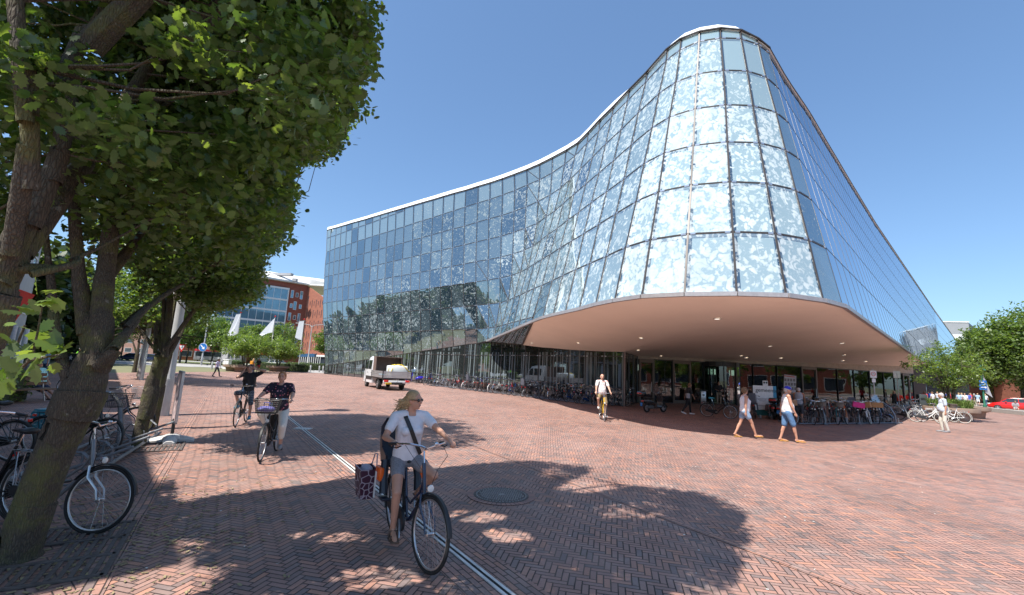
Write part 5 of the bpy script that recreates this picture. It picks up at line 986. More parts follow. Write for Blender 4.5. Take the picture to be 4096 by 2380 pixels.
lamp_post(V((AY(1232, 1440, 96).x, 96, 0)), 9.0, .12, .07, 'tall distant street lamp with two curved arms before the brick office', M_WP, head='double')
lamp_post(V((AY(553, 1470, 52).x, 52, 0)), 2.6, .07, .07, 'short grey post between the far oaks', collar=.3, cat='post')
# yield sign, cycling ban sign
g = AY(716, 1460, 86); s_ = thing('road_sign', (g.x, 86, 0), 0, 'red and white give way triangle on a dark post', 'road sign'); b = MB(); b.lathe((0, 0, 0), [(.2, 0), (.2, 1.9)], 12); b.build('post', mat('dark bollard', (.05, .05, .05), .6), s_)
b = MB(); b.prism([(-.85, 0, 3.5), (.85, 0, 3.5), (0, 0, 2.05)], (0, .04, 0)); b.build('rim', M_REDS, s_); b = MB(); b.prism([(-.52, -.02, 3.3), (.52, -.02, 3.3), (0, -.02, 2.45)], (0, .015, 0)); b.build('face', M_WHS, s_)
g = AY(920, 1445, 78); s_ = thing('road_sign', (g.x, 78, 0), 0, 'round red bordered no cycling sign in front of the bus', 'road sign'); b = MB(); b.lathe((0, 0, 0), [(.05, 0), (.05, 2.4)], 8); b.build('post', M_GP, s_); disc(s_, (0, -.05, 2.6), .42, M_REDS, .03, 'rim'); disc(s_, (0, -.085, 2.6), .33, M_WHS, .02, 'face')
b = MB()
for s__ in (-1, 1): b.tube([(s__*.13+.08*math.cos(a), -.115, 2.56+.08*math.sin(a)) for a in np.linspace(0, 6.28, 13)[:-1]], .014, 5, closed=True)
b.tube([(-.13, -.115, 2.56), (-.03, -.115, 2.68), (.1, -.115, 2.68), (.13, -.115, 2.56)], .014, 5); b.build('bicycle_symbol', mat('sign black', (.02, .02, .02), .5), s_)
# notice frame and white cabinet
g = AY(893, 1462, 74); s_ = thing('notice_frame', (g.x, 74, 0), R(-25), 'grey diagonal braced gate panel before the bus', 'panel'); b = MB()
for p, q_ in (((-.75, 0, 0), (-.75, 0, 3.1)), ((.75, 0, .2), (.75, 0, 3.1)), ((-.75, 0, 3.05), (.75, 0, 3.05)), ((-.75, 0, .9), (.75, 0, 1.5)), ((-.75, 0, 1.9), (.75, 0, 2.6))): b.beam(p, q_, .1, .1, up=(0, 1, 0))
b.build('frame', M_GP, s_); b = MB(); b.box((0, .03, 1.9), (1.4, .03, 2.2)); b.build('panel', M_CON, s_)
g = G(906, 1477); s_ = thing('utility_cabinet', tuple(g), R(-20), 'pale grey street cabinet left of the round planters', 'cabinet'); b = MB(); b.rbox((0, 0, .62), (.98, .5, 1.24), .03); b.build('body', M_WHS, s_); b = MB(); b.rbox((0, 0, 1.29), (1.08, .6, .1), .03); b.build('lid', M_WHS, s_); b = MB(); b.box((0, -.256, .65), (.03, .012, 1.1)); b.box((.3, -.26, .7), (.04, .02, .16)); b.build('door_seam', M_GP, s_)
for i, (x, y) in enumerate([(1241, 1487), (1276, 1489), (1291, 1490), (846, 1477)]):
    g = G(x, y); s_ = thing('bollard', tuple(g), 0, ['steel bollard left of the pair near the hedge', 'steel bollard in the middle by the town hall corner', 'steel bollard nearest the town hall corner', 'steel post right behind the walking boy'][i], 'bollard', 'steel bollards at the far edge'); b = MB(); b.lathe((0, 0, 0), [(.11, 0), (.11, .95), (.08, 1.0), (.01, 1.0)], 14); b.build('shaft', M_GP, s_, True); b = MB(); b.lathe((0, 0, .78), [(.114, 0), (.114, .07)], 14, cap=False); b.build('band', M_WHS, s_)
M_FLAG = NT('flag cloth'); sp_ = M_FLAG.sep(M_FLAG.obj()); M_FLAG.set(Base_Color=M_FLAG.mix(M_FLAG.ramp(M_FLAG.math('ADD', sp_[2], M_FLAG.math('MULTIPLY', M_FLAG.noise(M_FLAG.obj(), 1.0, 2), .8)), [(.0, 1.0), (.5, 0.0)]), (.62, .64, .67), (.18, .42, .28)), Roughness=.7); M_FLAG = M_FLAG.mat
for i, (bx, tx, ty, D, pl) in enumerate([(930, 964, 1252, 80, [(0, 0), (-.7, -.1), (-1.1, -1.3), (-1.8, -4.0), (-1.0, -4.1), (-.15, -3.6)]), (1086, 1101, 1268, 80, [(0, 0), (-1.0, -1.2), (-2.4, -3.1), (-1.8, -3.3), (-1.0, -2.8), (-.1, -2.6)]), (1204, 1217, 1280, 80, [(0, 0), (-.8, -.1), (-1.1, -1.6), (-1.2, -3.0), (-.6, -3.4), (-.1, -3.4)])]):
    top = AY(tx, ty, D); t = thing('flagpole', (top.x, D, 0), 0, 'white flagpole with drooping white flag, '+['leftmost of three', 'middle of three', 'rightmost of three'][i], 'flagpole', 'white flags before the brick office'); b = MB(); b.lathe((0, 0, 0), [(.10, 0), (.05, top.z)], 10); b.build('pole', M_WP, t, True); b = MB(); b.ball((0, 0, top.z+.1), .14, 8, 6); b.build('finial', M_REDS, t)
    b = MB(); n = len(pl)
    rings = []
    zb_ = min(p[1] for p in pl); 
    L_ = [(0, 0)]; b.prism([(p[0], -.02+.12*math.sin(p[0]*3+p[1]), p[1]-zb_) for p in pl], (0, .02, 0)); f_ = b.build('flag', M_FLAG, t); f_.location = (0, -.06, top.z-.15+zb_)
# ================================================================ BICYCLES
M_RUB = mat('tyre rubber', (0.018, 0.018, 0.018), 0.8, var=.2); M_CHR = mat('chrome', (0.72, 0.72, 0.74), 0.18, 1.0, var=.05); M_ALU = mat('aluminium', (0.55, 0.55, 0.56), 0.32, 0.85); M_BKP = mat('black plastic', (0.02, 0.02, 0.021), 0.45); M_BLKG = mat('gloss black paint', (0.012, 0.012, 0.014), 0.2, coat=.6)
M_REDL = mat('red lamp lens', (.6, .02, .015), .2, coat=.5); M_CLL = mat('clear lamp lens', (.75, .75, .70), .1, coat=.5); M_BRN = mat('brown leather', (.16, .075, .035), .5); M_WHT2 = mat('white tyre band', (.6, .58, .53), .7)
PAINT = {'black': M_BLKG, 'grey': mat('grey bike paint', (.22, .22, .23), .3, .3), 'silver': mat('silver bike paint', (.52, .52, .54), .28, .6), 'blue': mat('blue bike paint', (.02, .08, .26), .25, coat=.5), 'red': mat('red bike paint', (.42, .015, .02), .25, coat=.5), 'white': mat('white bike paint', (.74, .74, .72), .3), 'green': mat('green bike paint', (.03, .16, .08), .3), 'yellow': mat('yellow bike paint', (.80, .48, .02), .28, coat=.4), 'navy': mat('navy bike paint', (.012, .02, .055), .25, coat=.5), 'cream': mat('cream bike paint', (.62, .56, .42), .35), 'orange': mat('orange bike paint', (.70, .17, .02), .3), 'teal': mat('teal bike paint', (.03, .2, .24), .3)}
WR = .345
def arc(c, r, a0, a1, n, y=0): return [V((c[0]+r*math.cos(R(a0+(a1-a0)*i/n)), y, c[1]+r*math.sin(R(a0+(a1-a0)*i/n)))) for i in range(n+1)]
def wheel(parent, c, T=None, hi=False, r=WR, spokes=None, wt=None, hub=.022):
    n = 40 if hi else 24; ns = spokes or (32 if hi else 16); cc = V(c)
    b = MB(); b.T = T; b.tube([cc+V((r-.018, 0, 0)) if False else cc+V(((r-.018)*math.cos(a), 0, (r-.018)*math.sin(a))) for a in np.linspace(0, 2*math.pi, n+1)[:-1]], .018, 8 if hi else 6, closed=True)
    w_ = b.build('wheel', M_RUB, parent, 'all')
    b = MB(); b.T = T; b.tube([cc+V(((r-.042)*math.cos(a), 0, (r-.042)*math.sin(a))) for a in np.linspace(0, 2*math.pi, n+1)[:-1]], .011, 6, closed=True)
    if wt: b.tube([cc+V(((r-.034)*math.cos(a), 0, (r-.034)*math.sin(a))) for a in np.linspace(0, 2*math.pi, n+1)[:-1]], .0155, 6, closed=True)
    b.build('rim', wt or M_ALU, w_, 'all')
    b = MB(); b.T = T
    for k in range(ns):
        a = 2*math.pi*k/ns; s_ = (-1)**k; h0 = cc+V((hub*math.cos(a+.9*((k//2) % 2*2-1)), s_*.032, hub*math.sin(a+.9*((k//2) % 2*2-1)))); e = cc+V(((r-.045)*math.cos(a), 0, (r-.045)*math.sin(a))); b.tube([h0, e], .0013 if hi else .0022, 3, cap=False)
    b.lathe(cc+V((0, -.045, 0)), [(.012, 0), (.026, .01), (.014, .02), (.014, .07), (.026, .08), (.012, .09)], 12, axis=(0, 1, 0)); b.build('spokes_and_hub', M_ALU, w_, True); return w_
def basket_mesh(b, c, sx, sy, sz, taper=.8, wires=7, rad=.004):
    # open wire basket
    cx, cy, cz = c
    P = lambda u, v, z: V((cx+u*sx/2*(taper+(1-taper)*z), cy+v*sy/2*(taper+(1-taper)*z), cz+z*sz))
    for z in np.linspace(0, 1, wires): b.tube([P(-1, -1, z), P(1, -1, z), P(1, 1, z), P(-1, 1, z)], rad*(2 if z > .95 else 1), 4, closed=True)
    for k in np.linspace(-1, 1, 11):
        for q_ in ((k, -1), (k, 1), (-1, k), (1, k)): b.tube([P(q_[0], q_[1], 0), P(q_[0], q_[1], 1)], rad, 3, cap=False)
        b.tube([P(k, -1, 0), P(k, 1, 0)], rad, 3, cap=False); b.tube([P(-1, k, 0), P(1, k, 0)], rad, 3, cap=False)
def crate_mesh(b, c, sx, sy, sz, slat=True, n=4):
    cx, cy, cz = c
    for k in range(n if slat else 1):
        h = sz/n*.78 if slat else sz; z = cz+sz*(k+.5)/n if slat else cz+sz/2
        b.box((cx, cy-sy/2, z), (sx, .012, h)); b.box((cx, cy+sy/2, z), (sx, .012, h)); b.box((cx-sx/2, cy, z), (.012, sy-.015, h)); b.box((cx+sx/2, cy, z), (.012, sy-.015, h))
    for i in (-1, 1):
        for j in (-1, 1): b.box((cx+i*(sx/2-.02), cy+j*(sy/2-.02), cz+sz/2), (.03, .03, sz))
    b.box((cx, cy, cz), (sx, sy, .012))
def make_bike(color='black', steer=0, step=True, hi=False, basket=None, seatcol=None, acc=(), name='bicycle', label='', group=None, tyre=None, bars='swept', lean=0, crank=20):
    pm = PAINT[color]; t = thing(name, (0, 0, 0), 0, label, 'bicycle', group); n8 = 10 if hi else 7
    RA, FA = V((-.52, 0, WR)), V((.60, 0, WR)); BB = V((-.06, 0, .29)); ST = V((-.225, 0, .80)); HT, HBm = V((.345, 0, .93)), V((.415, 0, .68))
    ax = (HT-HBm).normalized(); TS = Matrix.Translation(HBm) @ Matrix.Rotation(R(steer), 4, ax) @ Matrix.Translation(-HBm)
    b = MB(); b.tube([BB, ST], .017, n8); b.tube([HBm-ax*.02, HT+ax*.02], .021, n8)
    if step: b.tube([BB, BB+V((.10, 0, .03)), HBm+V((-.16, 0, -.17)), HBm+V((-.005, 0, .02))], .023, n8); b.tube([BB.lerp(ST, .42), BB.lerp(ST, .40)+V((.14, 0, -.02)), HBm+V((-.12, 0, -.02)), HBm+ax*.13], .015, n8)
    else: b.tube([BB, HBm], .019, n8); b.tube([ST-V((-.01, 0, .06)), HT-ax*.04], .017, n8)
    for s_ in (-1, 1): b.tube([BB+V((0, s_*.03, 0)), RA+V((0, s_*.06, 0))], .010, 6); b.tube([ST-V((0, -s_*.015, .05)), RA+V((0, s_*.06, 0))], .008, 6)
    b.build('frame', pm, t, True)
    b = MB(); b.T = TS
    for s_ in (-1, 1): b.tube([HBm+V((0, s_*.035, -.01)), HBm+V((.03, s_*.052, -.12)), FA+V((-.03, s_*.055, .10)), FA+V((0, s_*.055, 0))], [.013, .013, .010, .008], 7)
    b.tube([HBm+V((0, -.04, -.01)), HBm+V((0, .04, -.01))], .014, 6); b.build('fork', M_ALU if 'silverfork' in acc else pm, t, True)
    wheel(t, RA, None, hi, wt=tyre); wheel(t, FA, TS, hi, wt=tyre)
    # mudguards
    for cc, a0, a1, T_ in ((RA, 35, 205, None), (FA, 10, 150, TS)):
        b = MB(); b.T = T_; L = arc((cc.x, cc.z), WR+.022, a0, a1, 16); rg = []
        for p in L:
            d = (p-cc).normalized(); rg.append([p+V((0, -.026, 0))-d*.012, p+V((0, -.015, 0)), p+V((0, .015, 0)), p+V((0, .026, 0))-d*.012, p+V((0, .022, 0))-d*.015, p+V((0, -.022, 0))-d*.015])
        b.loft(rg); b.build('mudguard', M_CHR if 'chromeguard' in acc else (M_BKP if color != 'white' else pm), t, True)
    # handlebar
    top = HT+ax*.14; b = MB(); b.T = TS; b.tube([HT, top, top+V((.05, 0, .03))], .012, 7); c0 = top+V((.05, 0, .03))
    L = {'swept': [(.0, 0, 0), (.03, .08, .03), (.01, .2, .05), (-.09, .27, .04), (-.22, .30, .02)], 'flat': [(0, 0, 0), (0, .12, .01), (-.02, .22, .02), (-.05, .31, .02)]}[bars]
    for s_ in (-1, 1): b.tube([c0+V((x, s_*y, z)) for x, y, z in L], .011, 7)
    hb_ = b.build('handlebar', M_CHR, t, True); b = MB(); b.T = TS
    for s_ in (-1, 1): e, e2 = c0+V((L[-1][0], s_*L[-1][1], L[-1][2])), c0+V((L[-2][0], s_*L[-2][1], L[-2][2])); b.tube([e+(e-e2).normalized()*.02, e2.lerp(e, .25)], .016, 8)
    b.build('grips', M_BKP, hb_, True)
    b = MB(); b.T = TS
    for s_ in (-1, 1): e, e2 = c0+V((L[-1][0], s_*L[-1][1], L[-1][2]-.03)), c0+V((L[-2][0]+.05, s_*L[-2][1], L[-2][2]-.015)); b.tube([e2, e2.lerp(e, .5)+V((.03, 0, -.01)), e], .006, 5)
    if hi:
        for s_ in (-1, 1): b.tube([c0+V((-.05, s_*.22, .03)), c0+V((.10, s_*.2, -.06)), c0+V((.12, s_*.08, -.2)), HBm+V((.03, s_*.03, 0))], .003, 4)
    b.build('brake_levers', M_BKP, hb_, True)
    b = MB(); b.T = TS; b.ball(c0+V((.03, .09, .05)), (.028, .028, .02), 10, 6); b.build('bell', M_CHR, hb_, True)
    # saddle
    sp = ST+V((-.035, 0, .13)); b = MB(); b.tube([ST, sp], .012, 7); b.build('seat_post', M_CHR, t, True)
    b = MB(); b.loft([[sp+V((x, w_*math.cos(a), .035+h_*math.sin(a)+(0 if math.sin(a) > 0 else .01))) for a in np.linspace(0, 2*math.pi, 11)[:-1]] for x, w_, h_ in [(-.14, .04, .025), (-.12, .085, .04), (-.06, .10, .045), (0, .07, .035), (.07, .035, .03), (.13, .022, .022), (.145, .01, .01)]]); b.build('saddle', seatcol or M_BKP, t, 'all')
    # carrier
    if 'nocarrier' not in acc:
        b = MB(); z = .755
        b.tube([(-.28, -.05, z), (-.55, -.065, z), (-.72, -.05, z), (-.72, .05, z), (-.55, .065, z), (-.28, .05, z)], .006, 5, closed=True)
        for x in (-.38, -.48, -.58, -.68): b.tube([(x, -.06, z), (x, .06, z)], .004, 4)
        b.tube([(-.45, 0, z+.005), (-.7, 0, z+.005)], .004, 4)
        for s_ in (-1, 1): b.tube([(-.62, s_*.06, z), (-.54, s_*.066, WR)], .006, 5); b.tube([(-.5, s_*.06, z), (-.52, s_*.066, WR)], .005, 5)
        b.build('carrier', M_ALU if color in ('silver', 'white', 'grey') else M_BKP, t, True)
    # chain case, cranks, pedals
    b = MB(); L = []
    for a in np.linspace(80, 280, 9): L.append(RA+V((math.cos(R(a))*.05, -.055, math.sin(R(a))*.05)))
    for a in np.linspace(-90, 85, 11): L.append(BB+V((math.cos(R(a))*.115, -.055, math.sin(R(a))*.115)))
    b.prism(L, (0, -.028, 0)); b.build('chain_guard', M_BKP if color != 'blue' else pm, t, True)
    b = MB(); ca = R(crank)
    for s_, aa in ((-1, ca), (1, ca+math.pi)): e = BB+V((.17*math.cos(aa), s_*.095, .17*math.sin(aa))); b.tube([BB+V((0, s_*.085, 0)), e], [.014, .009], 6); b.tube([e, e+V((0, s_*.03, 0))], .008, 6)
    b.tube([BB+V((0, -.09, 0)), BB+V((0, .09, 0))], .018, 8); cr = b.build('crankset', M_ALU, t, True); b = MB()
    for s_, aa in ((-1, ca), (1, ca+math.pi)): e = BB+V((.17*math.cos(aa), s_*.165, .17*math.sin(aa))); b.rbox(e, (.09, .085, .025), .006)
    b.build('pedals', M_BKP, cr)
    # lamps
    b = MB(); b.T = TS; lp = HBm+V((.10, 0, .06)); b.lathe(lp, [(.012, -.05), (.03, -.03), (.038, .01)], 12, axis=(1, 0, -.05)); hl = b.build('head_lamp', M_CHR if hi else M_BKP, t, True); b = MB(); b.T = TS; b.lathe(lp+V((.01, 0, 0)), [(.036, 0), (.03, .012), (.01, .016)], 12, axis=(1, 0, -.05)); b.build('lens', M_CLL, hl, True)
    b = MB(); b.rbox((-.745, 0, .70) if 'nocarrier' not in acc else (-.86, 0, .5), (.03, .07, .05), .01); b.build('tail_lamp', M_REDL, t)
    if 'nostand' not in acc: b = MB(); b.tube([(-.30, .05, .30), (-.27, .17, .01)], .009, 6); b.tube([(-.27, .17, .01), (-.23, .19, .01)], .010, 5); b.build('kickstand', M_BKP, t)
    if basket == 'wire': b = MB(); b.T = TS; basket_mesh(b, (.64, 0, .90), .30, .42, .25, wires=8 if hi else 5, rad=.003 if hi else .004); b.build('basket', M_BKP if 'whitebasket' not in acc else M_WHS, t)
    if basket == 'silverwire': b = MB(); b.T = TS; basket_mesh(b, (.62, 0, .88), .28, .40, .24, wires=7, rad=.003); b.build('basket', M_ALU, t)
    if basket in ('crate', 'pink', 'browncrate'):
        b = MB(); b.T = TS; crate_mesh(b, (.62, 0, .87), .36, .48, .25, slat=basket == 'crate', n=4 if basket == 'crate' else 1); b.build('crate', {'crate': mat('pale crate wood', (.42, .24, .13), .7, var=.2), 'pink': mat('magenta crate', (.72, .01, .22), .4), 'browncrate': mat('woven cane', (.40, .20, .08), .75, var=.3, scale=60, bump=.8)}[basket], t)
    if basket == 'wicker':
        b = MB(); b.T = TS; b.lathe((.62, 0, .86), [(.13, 0), (.17, .02), (.21, .24), (.22, .25), (.20, .25), (.16, .04), (.01, .03)], 18); b.build('wicker_basket', mat('grey wicker', (.20, .165, .14), .8, var=.35, scale=70, bump=.8), t, True)
    if 'childseat' in acc:
        b = MB(); P = [(-.30, .80), (-.56, .80), (-.64, .90), (-.72, 1.30), (-.76, 1.32), (-.70, .86), (-.60, .74), (-.30, .76)]; b.prism([(x, -.15, z) for x, z in P], (0, .30, 0))
        for s_ in (-1, 1): b.prism([(-.36, s_*.16, .78), (-.62, s_*.16, .80), (-.73, s_*.16, 1.25), (-.66, s_*.16, 1.22), (-.56, s_*.16, .98), (-.36, s_*.16, .90)], (0, s_*.02, 0)); b.tube([(-.42, s_*.16, .8), (-.30, s_*.17, .62), (-.26, s_*.17, .46)], [.04, .03, .035], 6)
        b.build('child_seat', mat('grey child seat', (.10, .11, .14), .5), t)
    if 'panniers' in acc:
        b = MB()
        for s_ in (-1, 1): b.rbox((-.56, s_*.14, .58), (.34, .12, .32), .03)
        b.box((-.56, 0, .765), (.3, .3, .012)); b.build('panniers', seatcol or mat('pannier cloth', (.10, .06, .05), .8), t)
    t.rotation_euler = (R(lean), 0, 0); return t
def place(t, x, y, rz, lean=0, label=None, z=0.0):
    t.location = (x, y, z); t.rotation_euler = (R(lean), 0, rz)
    if label: t['label'] = label
    return t
def aim(gx, gy): return math.atan2(gy, gx)
# --- library of parked machines (first of each kind is itself placed, later ones are copies)
PK = 'bicycles parked along the glass wall'; PR = 'bicycles parked in the racks by the entrance'
specs = [('black', dict(step=True)), ('silver', dict(step=True, acc=('chromeguard',))), ('navy', dict(step=False)), ('red', dict(step=True)), ('blue', dict(step=True)), ('white', dict(step=True)), ('grey', dict(step=False, bars='flat')), ('green', dict(step=True, basket='wicker')), ('black', dict(step=True, acc=('panniers',))), ('black', dict(step=False, acc=('childseat',))), ('cream', dict(step=True, basket='wire')), ('teal', dict(step=True, basket='crate'))]
LIB = []
for i, (c, k) in enumerate(specs): LIB.append([make_bike(c, steer=[-14, 8, 20, -6, 12, -20, 5, 16, -10, 10, -16, 14][i], crank=20+i*30, label='x', **k), False, c])
DESC = ['black step-through bicycle', 'silver bicycle with chrome mudguards', 'dark navy bicycle with straight top tube', 'red step-through bicycle', 'blue step-through bicycle', 'white step-through bicycle', 'grey sports bicycle with flat bars', 'green bicycle with wicker basket', 'black bicycle with side bags', 'black bicycle with rear child seat', 'cream bicycle with wire basket', 'teal bicycle with wooden crate']
def take(i, x, y, rz, lean, label, group):
    L = LIB[i]
    if not L[1]: L[1] = True; o = L[0]
    else: o = copy_tree(L[0])
    o['group'] = group; o.name = 'bicycle'; return place(o, x, y, rz, lean, label)
ORDS = ['first', 'second', 'third', 'fourth', 'fifth', 'sixth', 'seventh', 'eighth', 'ninth', 'tenth', 'eleventh', 'twelfth', 'thirteenth', 'fourteenth', 'fifteenth', 'sixteenth', 'seventeenth', 'eighteenth', 'nineteenth', 'twentieth', 'twenty-first', 'twenty-second', 'twenty-third', 'twenty-fourth', 'twenty-fifth', 'twenty-sixth', 'twenty-seventh', 'twenty-eighth', 'twenty-ninth', 'thirtieth']
random.seed(12)
# long row along the left wall: the base follows the wall 1.2 m out
RW0, RW1 = G(1700, 1541), G(2405, 1625); rd = (RW1-RW0).normalized(); rn = V((rd.y, -rd.x, 0))
if rn.y > 0: rn = -rn
inw = math.atan2(-rn.y, -rn.x); NB = 30; seq = [0, 7, 6, 1, None, None, 3, 8, 3, 5, 9, 8, 0, 8, 5, 1, 3, 4, 0, 9, 2, 0, 10, 1, 0, 4, 2, 4, 3, 8]
k = 0
for i in range(NB):
    if seq[i] is None: continue
    p = RW0.lerp(RW1, i/(NB-1))-rn*.55; k += 1; w_ = 'scooter' 
    side = 'right of the blue scooter' if i < 5 else 'right of the black scooter'; nth = ORDS[k-1] if i < 5 else ORDS[k-5]
    take(seq[i], p.x+random.uniform(-.1, .1), p.y+random.uniform(-.1, .1), inw+R(random.uniform(-7, 7)+8)+(math.pi if random.random() < .2 else 0), random.choice([-7, -5, 6, 8]), f'{DESC[seq[i]]}, {nth} {side}, by the wall', PK)
# racks: kerb rail with hoops
M_RK = mat('weathered rack steel', (.20, .21, .23), .45, .5)
def rack(a, b_, label, n, inward, arcs=(), name='bicycle_rack', hoop=.45):
    a, b_ = V(a), V(b_); d = (b_-a); L = d.length; d.normalize(); t = thing(name, tuple(a), 0, label, 'bicycle rack'); iw = V(inward).normalized(); b = MB(); b.tube([V((0, 0, .06)), d*L+V((0, 0, .06))], .03, 6)
    b.tube([iw*1.0+V((0, 0, .06)), iw*1.0+d*L+V((0, 0, .06))], .03, 6)
    for i in range(n+1): b.tube([d*(L*i/n)+V((0, 0, .06)), d*(L*i/n)+iw+V((0, 0, .06))], .015, 5)
    for i in range(n):
        o = d*(L*(i+.5)/n)
        for s_ in (-.03, .03): b.tube([o+d*s_+V((0, 0, .04)), o+d*s_+iw*.02+V((0, 0, .30)), o+d*s_+iw*.16+V((0, 0, hoop)), o+d*s_+iw*.34+V((0, 0, .42)), o+d*s_+iw*.5+V((0, 0, .2)), o+d*s_+iw*.5+V((0, 0, .05))], .011, 5)
    b.build('rack_frame', M_RK, t)
    for f in arcs:
        o = d*(L*f); b = MB(); b.tube([o+V((0, 0, 0)), o+iw*.03+V((0, 0, .45)), o+iw*.22+V((0, 0, .85)), o+iw*.55+V((0, 0, 1.10)), o+iw*.85+V((0, 0, 1.15))], [.045, .045, .042, .04, .035], 8); b.box(o+V((0, 0, .01)), (.2, .2, .02)); b.build('arch', M_RK, t)
    return t
rack(RW0-rn*.2, RW1-rn*.2, 'long grey bicycle rack under the row of bicycles along the glass wall', 30, tuple(-rn))
ra, rb = G(1345, 1500), G(1590, 1518); t_ = rack(ra, rb, 'mostly empty grey rack with tall arches at the left end of the glass wall', 9, (.75, .66, 0), arcs=(.08, .5, .95), hoop=.55)
b = MB(); dd_ = (rb-ra)
for i in range(9): o = dd_*((i+.5)/9); b.tube([o+V((.1, -.3, .15)), o+V((.8, .3, .75))], .018, 5)
b.build('tilted_bars', M_GP, t_)
g = G(1385, 1504); LIB_ = make_bike('black', steer=-8, label='lone black bicycle parked side-on in the empty rack behind the truck', crank=60); place(LIB_, g.x+.2, g.y+.4, R(4), -4)
# racks by the entrance: front wheels out of the rack toward the square
g0, g1 = G(3195, 1700), G(3610, 1696); fd = (g1-g0).normalized(); fn = V((fd.y, -fd.x, 0))
outw = math.atan2(-.9, -.28)
rack(g0, g1, 'grey rack with tall arches holding the bicycles by the entrance', 13, (-fn.x, -fn.y, 0), arcs=(.23, .55, .93), hoop=.35)
front = [(0, 'crate'), (2, None), (0, 'wicker'), (9, 'wicker'), (4, None), ('o', None), (5, 'pink'), (0, 'browncrate'), (3, None), (0, None), (6, None), (1, None)]
fb = [('black', 'crate', 'black bicycle with big wooden crate on the front, just right of the walking man'), ('black', None, 'plain black bicycle behind the left rack arch'), ('grey', 'wicker', 'bicycle with square grey wicker basket between the wooden crate and pink crate'), ('teal', 'wicker', 'teal bicycle with small wicker basket left of the pink crate'), ('orange', None, 'orange framed bicycle beneath the pink crate'), ('black', 'pink', 'bicycle with magenta plastic crate on the front'), ('white', 'browncrate', 'white wheeled bicycle with brown cane basket right of the pink crate'), ('black', 'browncrate', 'black bicycle with brown cane basket behind the navy scooter')]
for i, (c, bk, lb) in enumerate(fb):
    t = make_bike(c, steer=[-18, 10, 14, 6, -10, 12, -22, 10][i], basket=bk, label=lb, group=PR, crank=20+40*i, tyre=M_WHT2 if i == 6 else None, step=i % 2 == 0)
    f = (i+.6)/9.6; p = g0.lerp(g1, f)-fn*.25; place(t, p.x, p.y, math.atan2(-.80, -.60)+R([-22, 6, -4, 8, 2, -6, 10, 0][i]), [4, -5, 5, -4, 6, -5, 5, 4][i])
for i in range(9):
    f = (i+1.05)/9.6; p = g0.lerp(g1, f)-fn*.7; take([0, 2, 0, 6, 0, 9, 2, 0, 6][i], p.x, p.y, math.atan2(-.80, -.60)+R(random.uniform(-12, 12)), random.choice([-5, 5]), f'{DESC[[0, 2, 0, 6, 0, 9, 2, 0, 6][i]]}, {ORDS[i]} tucked between the crate bicycles', PR)
k = 0
DE2 = 'of the row behind the crates'
for i in range(8):
    p = g0.lerp(g1, (i+.3)/8)-fn*2.5; take([9, 8, 1, 9, 7, 10, 3, 0][i], p.x, p.y, math.atan2(.85, .5)+R(random.uniform(-10, 10)), random.choice([-5, 5]), f'{DESC[[9, 8, 1, 9, 7, 10, 3, 0][i]]}, {ORDS[i]} from the left {DE2}', PR)
# white and silver bicycles in the sun to the right
h0, h1 = G(3650, 1682), G(3850, 1688)
for i, (c, lb, ac, bk) in enumerate([('silver', 'silver bicycle at the edge of the building shadow, propped across the rack end', ('chromeguard',), None), ('white', 'white bicycle with white tyres, first in the sun right of the shadow', (), None), ('white', 'white bicycle with pale basket behind the standing man', (), 'wicker'), ('white', 'white bicycle with white rear rack just right of the standing man', ('panniers',) if False else (), None), ('grey', 'grey bicycle behind the first white one', (), None), ('cream', 'cream bicycle tucked behind the standing man', (), None)]):
    t = make_bike(c, steer=[25, -15, 10, -8, 5, 12][i], label=lb, group=PR, basket=bk, tyre=M_WHT2 if i in (1, 2, 3) else None, acc=ac, crank=50*i)
    p = [G(3640, 1682), G(3712, 1692), G(3765, 1685), G(3812, 1691), G(3700, 1672), G(3790, 1672)][i]; place(t, p.x, p.y, R([-62, -38, -30, 145, -50, 140][i]), [5, -6, 5, 4, -4, 6][i])
for i in range(9):
    p = V((28.4+i*.95, 33.0+i*.85, 0)) if i < 5 else V((25.4+(i-5)*1.0, 32.4+(i-5)*.9, 0)); take([1, 5, 4, 1, 0, 5, 10, 6, 1][i], p.x, p.y, R(-45+random.uniform(-12, 12)), random.choice([-5, 5]), f'{DESC[[1, 5, 4, 1, 0, 5, 10, 6, 1][i]]}, {ORDS[i]} near the side door', PR)
# loose ones under the canopy
t = make_bike('black', steer=-22, label='dark bicycle leaning by the corner post of the glass wall', crank=80); g = G(2505, 1626); place(t, g.x+.25, g.y+.5, math.atan2(-.93, -.35), -6)
t = make_bike('black', steer=20, seatcol=mat('light blue cover', (.05, .42, .60), .5), label='black bicycle with light blue saddle standing alone before the revolving door', crank=10); g = G(2875, 1672); place(t, g.x, g.y+.1, math.atan2(-.66, .50)+R(12), 5)
for i in range(2): p = [G(2392, 1620), G(2450, 1618)][i]; take([0, 3][i], p.x+.2, p.y+.4, inw+R(12), 6, ['black step-through bicycle just left of the man on the yellow bicycle', 'red step-through bicycle half hidden behind the man on the yellow bicycle'][i], PK)
for L in LIB:
    if not L[1]:
        for q in [x for x in L[0].children_recursive]+[L[0]]: bpy.data.objects.remove(q)
